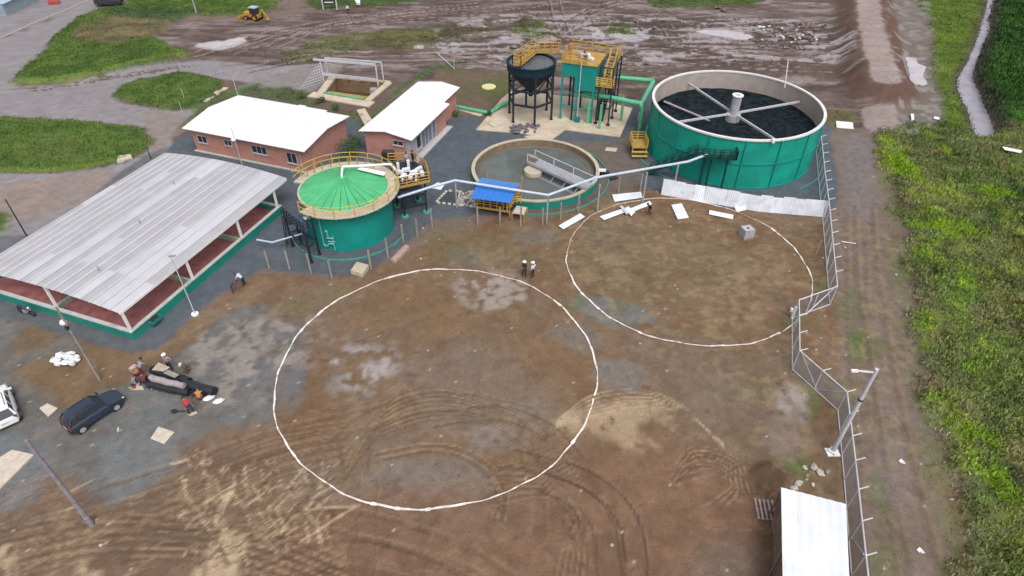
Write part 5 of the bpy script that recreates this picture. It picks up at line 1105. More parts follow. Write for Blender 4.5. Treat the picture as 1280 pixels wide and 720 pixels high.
# ------------------------------------------------------------------ blue roofed shelter
bs = root('blower_shelter', 'small shelter with bright blue sheet roof above an ochre railed machine stand', 'shelter', tuple(W(615, 262))); o_ = Vector(bs.location)
zr = 2.55
A1, B1, C1, D1 = W(589, 248, zr-.1), W(638, 254.5, zr-.1), W(651, 230.5, zr-.1), W(602, 222.5, zr-.1)
r1, r2 = (A1+D1)/2+Vector((0, 0, .35)), (B1+C1)/2+Vector((0, 0, .35)); r1 = A1.lerp(D1, .62)+Vector((0, 0, .35)); r2 = B1.lerp(C1, .62)+Vector((0, 0, .35))
def sheetq(mb, a, b, c, d, th=.05):
    u = Vector((0, 0, th)); mb.add([a, b, c, d, a+u, b+u, c+u, d+u], [(0, 3, 2, 1), (4, 5, 6, 7), (0, 1, 5, 4), (1, 2, 6, 5), (2, 3, 7, 6), (3, 0, 4, 7)])
n = 8
for k in range(n):
    mb = MB(o_); sheetq(mb, A1.lerp(B1, k/n), A1.lerp(B1, (k+.97)/n), r1.lerp(r2, (k+.97)/n), r1.lerp(r2, k/n)); mb.build('roof_sheet', M_blue, bs)
    mb = MB(o_); sheetq(mb, r1.lerp(r2, k/n), r1.lerp(r2, (k+.97)/n), D1.lerp(C1, (k+.97)/n), D1.lerp(C1, k/n)); mb.build('roof_sheet', M_blue2, bs)
fl = [W(597, 266), W(637, 272), W(652, 248), W(610, 243)]
for p in fl: MB(o_).box(p.x-.06, p.y-.06, 0, p.x+.06, p.y+.06, zr).build('post', M_ochre, bs)
mb = MB(o_); mb.prism([(p.x, p.y) for p in fl], .75, .85); mb.build('deck', mat('dark_deck', S(70, 66, 64), .8), bs)
mb = MB(o_); railing(mb, [p+Vector((0, 0, .85)) for p in fl], .9, .7, .055, closed=True, mids=2); mb.build('railing', M_ochre, bs)
for t in (0, 1): MB(o_).bar(fl[0]+Vector((0, 0, .7)), fl[1]+Vector((0, 0, .7)), .1, .22).build('kick_plate', M_yellow, bs); break
c = sum(fl, Vector())/4; MB(o_).cyl((c.x-.6, c.y-.2, .85), .42, 1.0, 14).build('blower', M_black, bs); MB(o_).rbox((c.x+.6, c.y-.4, 1.2), .9, .7, .7, .3).build('motor', mat('navy_motor', S(40, 56, 96), .5), bs); MB(o_).tube(bend([(c.x-.2, c.y-.9, 1.0), (c.x+.2, c.y-.9, 1.7), (c.x+.9, c.y-1.0, 1.7)], .2), .1, 8).build('duct', M_lgrey, bs)
sd = root('loading_stand', 'small ochre stand with pale board top on the right of the blue roofed shelter', 'stand', tuple(W(648, 268))); o_ = Vector(sd.location)
q_ = [W(640, 266, .9), W(655, 268, .9), W(659, 259, .9), W(646, 257, .9)]
mb = MB(o_); mb.prism([(p.x, p.y) for p in q_], .82, .9); mb.build('top', M_pale, sd)
for p in q_: MB(o_).box(p.x-.05, p.y-.05, 0, p.x+.05, p.y+.05, .82).build('leg', M_ochre, sd)
mb = MB(o_); railing(mb, [q_[0]+Vector((-.5, .4, 0)), q_[3]+Vector((-.4, .3, 0)), q_[3]+Vector((.4, .5, 0))], .8, .5, .05, mids=2); mb.build('railing', M_yellow, sd)
# white block border and rubble
bb = root('block_border', 'diamond shaped border of small white blocks round a dark net on the gravel', 'border', tuple(W(560, 248))); o_ = Vector(bb.location)
cor = [W(545, 253.5), W(559, 239), W(575, 240), W(572, 257)]
bm_ = MB(); bm_.box(-.16, -.09, 0, .16, .09, .16); bme = bm_.mesh('block', mat('cream_block', S(224, 216, 190), .9, var=.1, obj_var=.08))
for i in range(4):
    a, b = cor[i], cor[(i+1) % 4]; n = int((b-a).length/.48); an = math.atan2((b-a).y, (b-a).x)
    for k in range(n): p = a.lerp(b, (k+.5)/n)-o_; inst('block', bme, bb, p, (0, 0, an+random.uniform(-.2, .2)))
mb = MB(o_); mb.prism([tuple((p.lerp(sum(cor, Vector())/4, .12)))[:2] for p in cor], .0, .04); mb.build('net', mat('dark_net', S(70, 78, 84), .9), bb)
mb = MB(tuple(W(585, 250))); rr = random.Random(3)
for k in range(70):
    p = W(rr.uniform(573, 597), 240+rr.random()*20); mb.blob((p.x, p.y, .1), rr.uniform(.1, .3), rr.uniform(.1, .25), rr.uniform(.08, .2), 6, .3, k)
o = mb.build('rubble', M_stone); o.location = W(585, 250); tag(o, 'pale rubble and scrap heaped beside the blue roofed shelter', 'rubble', kind='stuff')
def slab4(name, px, z, th, m, label, cat, group=None, rip=0.0, tilt=0.0, n=1):
    c = sum((W(a, b) for a, b in px), Vector())/4; P = [W(a, b, z) for a, b in px]; mb = MB(tuple(c)); N = 8 if rip else 1
    for k in range(N):
        zz = (rip if k % 2 else 0); a, b = P[0].lerp(P[3], k/N), P[1].lerp(P[2], k/N); a2, b2 = P[0].lerp(P[3], (k+1)/N), P[1].lerp(P[2], (k+1)/N)
        u = Vector((0, 0, zz)); v = Vector((0, 0, rip-zz)); t_ = Vector((0, 0, -th))
        mb.add([a+u, b+u, b2+v, a2+v, a+u+t_, b+u+t_, b2+v+t_, a2+v+t_], [(0, 1, 2, 3), (7, 6, 5, 4), (0, 4, 5, 1), (2, 6, 7, 3), (0, 3, 7, 4), (1, 5, 6, 2)])
    o = mb.build(name, m); o.location = c; return tag(o, label, cat, group)
slab4('board', [(536, 234), (547, 228), (556, 230), (551, 237)], .08, .06, M_white, 'white board lying on gravel under the end of the overhead pipe', 'board')
# tin sheets lying about
for px, lb in (([(698, 282), (725, 266.5), (731, 271), (704, 286.5)], 'lone white tin sheet nearest the fence posts, left end of the scattered sheets'),
               ([(765, 243), (801, 239.5), (803, 247), (768, 252)], 'broad ribbed white tin sheet beside the overhead pipe post'),
               ([(749, 270.5), (786, 258), (789, 262), (755, 275)], 'white tin sheet crossed by a loose strip on the far chalk ring'),
               ([(781, 263), (812, 251), (815, 255), (784, 267.5)], 'white tin sheet beside the stooping worker in dark clothes'),
               ([(839, 256), (852, 254), (861, 272), (847, 274)], 'short white tin sheet lying alone right of the stooping worker'),
               ([(887, 262.5), (917, 268.5), (916, 274), (886, 267.5)], 'narrow curved white tin sheet lying below the tin fence'),
               ([(917, 257), (927, 256), (933, 262), (921, 265)], 'crumpled white tin scrap at the foot of the tin fence')):
    slab4('tin_sheet', px, .14, .03, M_tin2, lb, 'tin sheet', 'tin sheets scattered by the far ring', rip=.035)
slab4('tin_strip', [(786, 266), (792, 262), (794, 265), (789, 270)], .25, .03, M_tin2, 'small white tin offcut by the stooping worker', 'offcut', rip=.02)
slab4('tin_strip', [(774, 257), (778, 257), (786, 266), (783, 268)], .28, .02, M_bluepipe, 'thin bluish strip laid across a tin sheet', 'strip')
# tin fence
tf = root('tin_fence', 'long wavy fence of whitish zinc sheets in front of the biggest tank', 'fence', tuple(W(930, 262))); o_ = Vector(tf.location)
fp_ = [W(826, 243.5), W(858, 249), W(900, 256.5), W(950, 265), W(1000, 269), W(1031, 271.5)]
def along(P, t):
    L = [(P[i+1]-P[i]).length for i in range(len(P)-1)]; s = t*sum(L)
    for i, l in enumerate(L):
        if s <= l or i == len(L)-1: return P[i].lerp(P[i+1], min(1, s/l))
        s -= l
n = 15; rr = random.Random(8)
for k in range(n):
    a, b = along(fp_, k/n), along(fp_, (k+1)/n+.004); d = (b-a); nn = Vector((d.y, -d.x, 0)).normalized(); mb = MB(o_); m_ = 12; vs = []
    lean = .35+rr.uniform(-.08, .08); h0 = 1.72+rr.uniform(-.08, .1)
    for j, (zz, ln) in enumerate(((0.02, 0), (h0*.5, lean*.45), (h0, lean))):
        for i in range(m_+1): p = a.lerp(b, i/m_)+nn*((.035 if i % 2 else 0)-ln*-1.0*0-.012*(k % 2))-nn*ln*-0+Vector((0, 0, zz)); p = p-nn*(ln); vs.append(p)
    q1 = m_+1
    mb.add(vs, [(j*q1+i, j*q1+i+1, (j+1)*q1+i+1, (j+1)*q1+i) for j in range(2) for i in range(m_)]); o = mb.build('zinc_sheet', M_tin, tf)
for k in range(8):
    p = along(fp_, k/7); d = (fp_[-1]-fp_[0]).normalized(); nn = Vector((d.y, -d.x, 0)); MB(o_).bar(p-nn*.12, p-nn*.48+Vector((0, 0, 1.7)), .09).build('post', M_wood, tf)

# ------------------------------------------------------------------ chain link fence on the right
cf = root('chain_link_fence', 'galvanised chain link fence with outward arms zigzagging along the dirt track', 'fence', tuple(W(1047, 513))); o_ = Vector(cf.location)
fpx = [(1020, 190, 2.0), (1024, 235, 2.0), (1028, 271, 2.05), (1034, 345, 2.05), (1037, 381, 2.05), (990, 398, 2.05), (990, 462, 2.05), (1047, 513, 2.0), (1055, 600, 2.15), (1064, 720, 2.35), (1071, 800, 2.4)]
FP = [(W(a, b), h) for a, b, h in fpx]
wm = MB(o_)
for i in range(len(FP)-1):
    (a, ha), (b, hb_) = FP[i], FP[i+1]; L = (b-a).length; d = (b-a).normalized(); nn = Vector((d.y, -d.x, 0)); nn = nn if nn.x > 0 else -nn
    MB(o_).tube([a+Vector((0, 0, ha)), b+Vector((0, 0, hb_))], .05, 7).build('top_rail', M_lgrey, cf); MB(o_).tube([a+Vector((0, 0, .06)), b+Vector((0, 0, .06))], .045, 7).build('bottom_rail', M_lgrey, cf)
    n = max(1, round(L/2.1))
    for k in range(n):
        p = a.lerp(b, k/n); h = ha+(hb_-ha)*k/n
        MB(o_).tube([p, p+Vector((0, 0, h+.05))], .045, 7).build('post', M_lgrey, cf)
        if i not in (4,): MB(o_).tube([p+Vector((0, 0, h)), p+Vector((.62, .12, h+.12))], .04, 6).build('arm', M_lgrey, cf)
    hm = (ha+hb_)/2; st_2 = .15; nk = int((L+hm)/st_2)
    for k in range(nk):
        for sgn in (1, -1):
            s0 = k*st_2-(hm if sgn > 0 else 0); s1 = s0+hm*sgn if sgn > 0 else s0-hm
            z0_, z1_ = 0.05, hm
            p0_, p1_ = s0, (s0+hm if sgn > 0 else s0-hm)
            def clip(s_a, z_a, s_b, z_b):
                for lim, lo_ in ((0, True), (L, False)):
                    ia = s_a < lim if lo_ else s_a > lim; ib = s_b < lim if lo_ else s_b > lim
                    if ia and ib: return None
                    if ia or ib:
                        t = (lim-s_a)/(s_b-s_a); zz = z_a+(z_b-z_a)*t
                        if ia: s_a, z_a = lim, zz
                        else: s_b, z_b = lim, zz
                return s_a, z_a, s_b, z_b
            r_ = clip(p0_, z0_, p1_, z1_)
            if not r_: continue
            q0 = a+d*r_[0]+Vector((0, 0, r_[1])); q1_ = a+d*r_[2]+Vector((0, 0, r_[3])); sd_ = nn*.006; up_ = Vector((0, 0, .016))
            wm.add([q0-up_, q1_-up_, q1_+up_+sd_, q0+up_+sd_], [(0, 1, 2, 3)])
o = wm.build('wire_mesh', M_greywire, cf); o['kind'] = 'stuff'
def V3(px, py, z=0): return W(px, py, z)
for a, b in ((W(1041, 298, 2.05), W(1033, 334)), (W(1046, 357, 2.05), W(1007, 393)), (W(1000.6, 438, 2.05), W(1021, 487, .05)), (W(1021, 487, .05), W(1059, 490, 2.0)), (W(1062, 669, .05), W(1080, 693, 2.3)), (W(1014, 372, 1.9), W(1007, 392))):
    MB(o_).tube([a, b], .055, 7).build('brace', M_lgrey, cf)
MB(o_).box(FP[5][0].x-.1, FP[5][0].y-.1, 0, FP[5][0].x+.1, FP[5][0].y+.1, 1.3).build('gate_post', M_white, cf)
o = MB(); o.cyl((0, 0, 0), .13, .3, 10); o = o.build('bucket', M_white); o.location = W(989, 389); tag(o, 'small white bucket beside the kink of the chain link fence', 'bucket')

# ------------------------------------------------------------------ poles
def pole(name, base, h, r, m, label, extra=None, taper=.7, lean=(0, 0), group=None):
    t = root(name, label, 'pole', tuple(W(*base)), 0, group); MB().tube([(0, 0, 0), (lean[0], lean[1], h)], [r, r*taper], 10).build('mast', m, t, True)
    return t
p1 = pole('lamp_post', (125, 475), 7.2, .10, M_post, 'tall grey pole with a white lamp ball near the corner of the arched shed', lean=(-.1, .1))
p = W(125, 475)
MB().blob((-.25, .1, 5.75), .24, .24, .24, 10).build('lamp', M_white, p1, True); MB().box(-.2, -.1, 5.2, 0, .1, 5.5).build('lamp_bracket', M_plastic, p1)
p2 = pole('concrete_pole', (115, 656), 8.3, .16, mat('purple_grey_concrete', S(150, 142, 152), .9, var=.15), 'leaning view of a thick grey concrete pole standing nearest bottom left', taper=.55)
for k in range(10): MB().cyl((0, 0, .8+k*.75), .165-.008*k, .12, 8).build('band', mat('band_grey', S(162, 154, 164), .9), p2)
p3 = pole('lamp_post', (1040, 566), 8.2, .15, M_lgrey, 'thick pale grey pole on a white foot beside the chain link fence', taper=.8)
MB().box(-.42, -.32, 0, .42, .32, .12).build('base_plate', M_white, p3); MB().rbox((.0, 0, .2), .5, .5, .2, .7).build('base_block', M_white, p3)
MB().tube([(0, 0, 7.9), (-1.1, .15, 7.9)], .07, 6).build('arm', M_lgrey, p3); MB().rbox((-1.15, .15, 7.88), .4, .18, .12).build('lamp', M_white, p3)
MB().cyl((0, 0, 5.4), .17, .12, 8).build('band', M_plastic, p3)
p4 = pole('lamp_post', (244, 393), 6.1, .05, M_lgrey, 'thin grey lamp post with a white foot beside the long wall of the arched shed'); MB().cyl((0, 0, 0), .3, .12, 12).build('footing', M_white, p4); MB().rbox((.1, 0, 6.1), .5, .2, .1).build('lamp', M_grey, p4)
p5 = pole('lamp_post', (303, 207), 4.6, .05, M_lgrey, 'thin lamp post with a white lamp in front of the wide brick building'); MB().blob((-.15, 0, 3.2), .28, .28, .22, 8).build('lamp', M_white, p5)
p6 = pole('utility_pole', (47, 318), 6.0, .07, M_black, 'dark thin pole rising behind the left edge of the arched shed')
p7 = pole('utility_pole', (189, 199), 1.6, .06, M_black, 'short dark stake at the road edge behind the arched shed')
p8 = pole('utility_pole', (247, 21), 4.2, .16, M_grey, 'pale grey pole in the weeds at the far top left')
p9 = pole('utility_pole', (298, 122), 2.6, .05, M_lgrey, 'thin pale pole rising behind the white roof of the wide brick building')
for b, lb in (((231, 125), 'upper of two pale stakes in the oval grass island'), ((228, 140), 'lower of two pale stakes at the edge of the oval grass island'), ((549, 70), 'pale stake in the mud behind the sloping rail, upper one'), ((568, 87), 'pale stake at the foot of the sloping rail')): pole('marker_stake', b, 1.6, .04, M_lgrey, lb, group='survey stakes')
o = MB(tuple(W(555, 80))); o.tube([W(546, 66, .6), W(568, 86, .1)], .06, 6); o.tube([W(546, 66, 0), W(546, 66, .7)], .05, 6); o = o.build('fallen_rail', M_lgrey); o.location = W(555, 80); tag(o, 'pale rail sloping to the ground behind the narrow brick building', 'rail')

# ------------------------------------------------------------------ white roofed hut bottom right
ht2 = root('storage_hut', 'low hut with a bright white zinc roof beside the chain link fence, bottom right', 'hut', tuple(W(1015, 700))); o_ = Vector(ht2.location)
zr = 2.4; a, b = W(976, 610, zr+.15), W(1057, 631, zr); dn = (W(978, 720, zr+.15)-a); a2 = a+dn*1.5; b2_ = W(1064, 780, zr)
NSh = 4; NRw = 3
for i in range(2):
    for j in range(NRw):
        u0, u1 = ((0, .255), (.245, 1))[i]; z_ = Vector((0, 0, .012*(i)+.02*(NRw-j)))
        mb = MB(o_); nn = 10 if i else 4; vs = []
        for tt in (j/NRw, (j+1)/NRw+.02):
            l, r__ = a.lerp(a2, tt), b.lerp(b2_, tt)
            for k in range(nn+1): vs.append(l.lerp(r__, u0+(u1-u0)*k/nn)+z_+Vector((0, 0, .03 if k % 2 else 0)))
        mb.add(vs, [(k, k+1, nn+2+k, nn+1+k) for k in range(nn)]); mb.build('roof_sheet', M_shedroof, ht2)
for t in (0.02, .5, .98):
    for l in (a.lerp(a2, t), b.lerp(b2_, t)): MB(o_).box(l.x-.05, l.y-.05, 0, l.x+.05, l.y+.05, zr-.02).build('post', M_wood, ht2)
w0, w1, w2, w3 = [Vector((q.x, q.y, 0)) for q in (a.lerp(b, .06), a.lerp(b, .94), b2_.lerp(a2, .06), a2.lerp(b2_, .06))]
for u_, v_ in ((w0, w1), (w1, w2), (w0, w3)):
    n = int((v_-u_).length/.35)
    bmB = MB(); bmB.box(0, -.015, 0, .31, .015, 2.2); bme2 = bmB.mesh('plank', M_wood); an = math.atan2((v_-u_).y, (v_-u_).x)
    for k in range(n): q = u_.lerp(v_, k/n)-o_; inst('plank', bme2, ht2, (q.x, q.y, .02), (0, 0, an), (1, 1, .98+.03*(k % 3)))
# boards leaning at the hut
def board(c, sx, sy, sz, rz, rx, ry, m, label): 
    mb = MB(); mb.rbox((0, 0, sz/2), sx, sy, sz*0+.04, rz, rx, ry); o = mb.build('board', m); o.location = c; return tag(o, label, 'board')
slab4('board', [(964, 652), (974, 632), (976, 656), (968, 673)], .55, .05, M_wood, 'wide grey brown board leaning between the pallet and the hut', 'board')
slab4('board', [(969, 679), (975, 676), (977, 712), (969, 716)], .5, .05, M_wood, 'long narrow grey board along the left side of the hut', 'board')
pa = root('pallet', 'grey wooden pallet lying on the earth left of the white roofed hut', 'pallet', tuple(W(957, 638)), -.12)
for k in range(5): MB().box(-.72, -.55+k*.26, .10, .72, -.42+k*.26, .125).build('slat', mat('pallet_wood', S(176, 160, 158), .9, var=.15, obj_var=.1), pa)
bpy.data.objects[pa.name].rotation_euler = (0, 0, PI/2-.12)
for y in (-.66, 0, .6): MB().box(y-.05, -.55, 0, y+.05, .62, .10).build('bearer', M_wood, pa)
rr = random.Random(12)
for px, s, lb in (((1017, 585), .32, 'larger pale stone above the hut, topmost of the stones'), ((1025, 592), .36, 'largest pale stone above the hut, beside the grey one'), ((1006, 585), .2, 'small pale stone left of the topmost one above the hut'), ((998, 605), .3, 'pale stone just above the left roof corner, upper one'), ((993, 611), .28, 'pale stone touching the left roof corner of the hut'), ((1016, 606), .18, 'smallest pale stone, alone between the others and the hut roof'), ((1034, 590), .25, 'grey stone above the hut, nearest the fence')):
    mb = MB(); mb.blob((0, 0, s*.3), s, s*.7, s*.45, 7, .25, int(px[0])); o = mb.build('stone', M_stone if px[0] != 1034 else M_post, None); o.location = W(*px); o.rotation_euler.z = rr.random()*3; tag(o, lb, 'stone', 'pale stones above the hut')
for px, lb in (((1126, 577), 'pale paper scrap on the dirt track level with the stones'), ((1149, 688), 'pale paper scrap on the dirt track nearest the bottom edge')):
    mb = MB(); mb.rbox((0, 0, .05), .3, .22, .05, .6, .2); mb.rbox((.1, -.12, .06), .2, .18, .04, .1, -.2); o = mb.build('litter', M_bag); o.location = W(*px); tag(o, lb, 'litter')
for px, lb in (((1091, 222), 'white pebble on the upper dirt track beside the field'), ((1020, 438), 'white pebble right of the straight fence run above the zigzag'), ((1120, 344), 'white pebble between dirt track and field, level with the fence kink'), ((1056, 310), 'white pebble under the loose pale rail'), ((1028, 323), 'white pebble left of the fence inside the far chalk ring corner'), ((800, 430), 'white pebble just below the far chalk ring'), ((765, 682), 'white pebble near the bottom edge inside the tyre tracks'), ((127, 682), 'white pebble below the foot of the thick concrete pole'), ((1189, 625), 'white pebble in the weeds at the edge of the field'), ((838, 284), 'white pebble below the short tin sheet inside the far ring'), ((529, 286), 'white pebble beside the fence posts right of the domed tank'), ((526, 324), 'white pebble just above the near chalk ring')):
    mb = MB(); mb.blob((0, 0, .06), .13, .10, .08, 6, .25, px[0]); o = mb.build('pebble', M_stone); o.location = W(*px); tag(o, lb, 'stone', 'white pebbles scattered on the earth')
o = MB(tuple(W(1062, 303))); o.tube([W(1052, 302, .05), W(1070, 304.5, .05)], .06, 6); o = o.build('loose_rail', M_lgrey); o.location = W(1062, 303); tag(o, 'short pale rail lying loose on the dirt track beside the fence', 'rail')
o = MB(tuple(W(1024, 305))); o.bar(W(1020, 318, .04), W(1027, 300, .04), .06); o = o.build('loose_stick', M_post); o.location = W(1024, 305); tag(o, 'thin stick lying left of the chain link fence', 'stick')
slab4('board', [(1045, 151), (1066, 153), (1067, 161), (1046, 159)], .1, .08, M_white, 'white board lying on earth right of the biggest tank', 'board')
slab4('board', [(1138.5, 142), (1142.5, 142), (1143, 156), (1140, 154)], .3, .06, M_white, 'narrow white strip in the mud near the stream', 'board')
slab4('board', [(1168, 145), (1175, 147), (1174, 149.5), (1167, 148)], .2, .06, M_white, 'small white scrap in grey mud near the stream', 'board')
slab4('board', [(1253, 183), (1278, 188), (1276, 191), (1256, 187)], .75, .06, M_white, 'white strip caught in the weeds at the right edge', 'board')
slab4('board', [(758, 184), (772, 185), (770, 189.5), (756, 188)], .1, .06, M_beige, 'small pale board on the gravel between basin and biggest tank', 'board')
slab4('board', [(148, 194.5), (163, 192.5), (165, 197), (146, 201.5)], .35, .3, M_pale, 'pale slab at the grass edge above the arched shed', 'slab')
slab4('board', [(120, 11), (136, 11.5), (137, 16), (121, 14.5)], .5, .4, M_white, 'white board lying by the road at the far top left', 'board')
slab4('cardboard', [(49, 510), (59, 504), (72, 510), (60, 521)], .06, .05, M_pale, 'small pale cardboard sheet lying between the two parked cars', 'cardboard')
slab4('cardboard', [(188, 548), (198, 533), (218, 540), (205, 555)], .06, .05, M_pale, 'pale torn cardboard sheet below the heap of rolls', 'cardboard')
slab4('board', [(-30, 590), (15, 562), (42, 568), (-10, 620)], .10, .12, M_pale, 'large pale board at the left edge below the white car', 'board')
slab4('stick', [(146, 536), (148, 533), (149, 536), (147, 541)], .08, .05, M_pale, 'small pale stick behind the dark car', 'stick')
slab4('concrete_block', [(438, 338), (446, 327), (461, 331), (453, 342)], .42, .42, M_rimbeige, 'square pale concrete block in front of the domed tank', 'block')
slab4('concrete_block', [(488, 324), (507, 305), (512, 308), (494, 327)], .3, .3, mat('pink_grey_stone', S(176, 152, 142), .9, var=.15), 'long pinkish block on the earth right of the domed tank', 'block')
o = MB(); o.lathe((0, 0, 0), [(1.0, 0), (1.0, .12), (0, .14)], 20); o = o.build('manhole_cover', mat('cream_cover', S(222, 214, 160), .8)); o.location = W(611, 109); tag(o, 'round cream manhole cover on the bare plot behind the narrow brick building', 'cover')
# slab clutter
mb = MB(tuple(W(655, 162))); rr = random.Random(9)
for k in range(26): p = W(rr.uniform(640, 672), rr.uniform(158, 168)); mb.blob((p.x, p.y, .25), rr.uniform(.15, .5), rr.uniform(.12, .35), rr.uniform(.12, .3), 6, .3, k)
o = mb.build('scrap_heap', mat('scrap', S(120, 116, 122), .8, var=.5, scale=6)); o.location = W(655, 162); tag(o, 'grey scrap heap in front of the hopper legs', 'heap', kind='stuff')
slab4('board', [(610, 154), (624, 150), (632, 154), (617, 158)], .25, .1, M_pale, 'pale board lying on the left part of the concrete slab', 'board')
slab4('board', [(655, 170), (675, 168.5), (688, 172), (664, 174)], .3, .2, M_pale, 'pale planks on the slab edge above the settling basin', 'board')
# IBC tank
ib = root('water_container', 'grey caged plastic water container standing inside the far chalk ring', 'container', tuple(W(932, 296)), .3)
MB().box(-.5, -.45, .16, .5, .45, 1.0).build('tank', mat('translucent_plastic', S(196, 194, 200), .4, var=.08), ib)
mb = MB()
for x in (-.53, -.26, 0, .26, .53):
    for y in (-.48, .48): mb.box(x-.015, y-.015, .14, x+.015, y+.015, 1.05)
for y in (-.24, 0, .24):
    for x in (-.53, .53): mb.box(x-.015, y-.015, .14, x+.015, y+.015, 1.05)
for z in (.35, .6, .85, 1.05):
    for a, b in (((-.53, -.48), (.53, -.48)), ((.53, -.48), (.53, .48)), ((.53, .48), (-.53, .48)), ((-.53, .48), (-.53, -.48))): mb.bar((a[0], a[1], z), (b[0], b[1], z), .03)
mb.build('cage', M_grey, ib); MB().box(-.55, -.5, 0, .55, .5, .14).build('pallet_base', M_post, ib); MB().cyl((0, 0, 1.0), .12, .06, 10).build('cap', M_plastic, ib)
# white bags
bg_ = root('bag_pile', 'pile of crumpled white bags on the brown patch near the lamp post', 'bags', tuple(W(84, 453)))
for k, (a, b, s) in enumerate(((70, 452, .42), (78, 447, .45), (86, 450, .5), (94, 452, .45), (84, 456, .45), (92, 458, .35), (74, 457, .3), (90, 445, .35), (99, 450, .25))):
    p = W(a, b)-W(84, 453); MB().blob((p.x, p.y, .18+.1*(k % 3)), s, s*.6, .22, 8, .22, k).build('bag', M_bag, bg_)
# bush between the brick buildings
def bush(base, R_, h, label, seed, n=260, m=None, cat='bush'):
    c = W(*base); t = root('bush', label, cat, tuple(c)); rr = random.Random(seed)
    mb = MB(); mb.tube([(0, 0, 0), (.05, 0, h*.6)], [.06, .03], 6)
    for k in range(4): a = rr.uniform(0, 6.28); mb.tube([(0, 0, h*.2), (math.cos(a)*R_*.6, math.sin(a)*R_*.6, h*.7)], [.035, .015], 5)
    mb.build('stems', M_bark, t); mb = MB()
    for k in range(n):
        u = rr.uniform(-1, 1); a = rr.uniform(0, 6.28); q = (1-u*u)**.5; d = rr.uniform(.45, 1.0)*(1+.25*math.sin(3*a+seed)); c_ = Vector((q*math.cos(a)*R_*d, q*math.sin(a)*R_*d, h*.55+u*h*.45*d))
        n_ = Vector((rr.gauss(0, 1), rr.gauss(0, 1), rr.gauss(0.6, 1))).normalized(); e1 = n_.orthogonal().normalized()*rr.uniform(.06, .13); e2 = n_.cross(e1).normalized()*rr.uniform(.04, .08); mb.add([c_-e1, c_-e2, c_+e1, c_+e2], [(0, 1, 2, 3)])
    o = mb.build('foliage', m or M_leafbush, t); return t
bush((438, 196), 1.3, 2.4, 'round green bush between the two brick buildings, beside the domed tank railing', 4, 700)
bush((446, 184), .9, 1.6, 'smaller bush behind the round one between the brick buildings', 5, 350); bush((428, 208), .8, 1.3, 'low dark bush at the wall corner of the wide brick building', 6, 300)
SHL = ['shrub at the left corner of the pit rim, largest of its group', 'shrub right below the green pipe of the pump pit, front one', 'shrub at the front right corner of the pump pit rim', 'shrub right below the green pipe of the pump pit, rear one', 'tiny shrub on the concrete path end near the hopper slab', 'tiny dark shrub at the corner of the narrow brick building']
for k, (b, r_) in enumerate((((377, 124), .7), ((398, 130), .5), ((420, 138), .6), ((404, 128), .4), ((612, 146), .4), ((570, 146), .5))):
    bush(b, r_, .9, SHL[k], 20+k, 130, cat='shrub')['group'] = 'small shrubs round the pump pit'

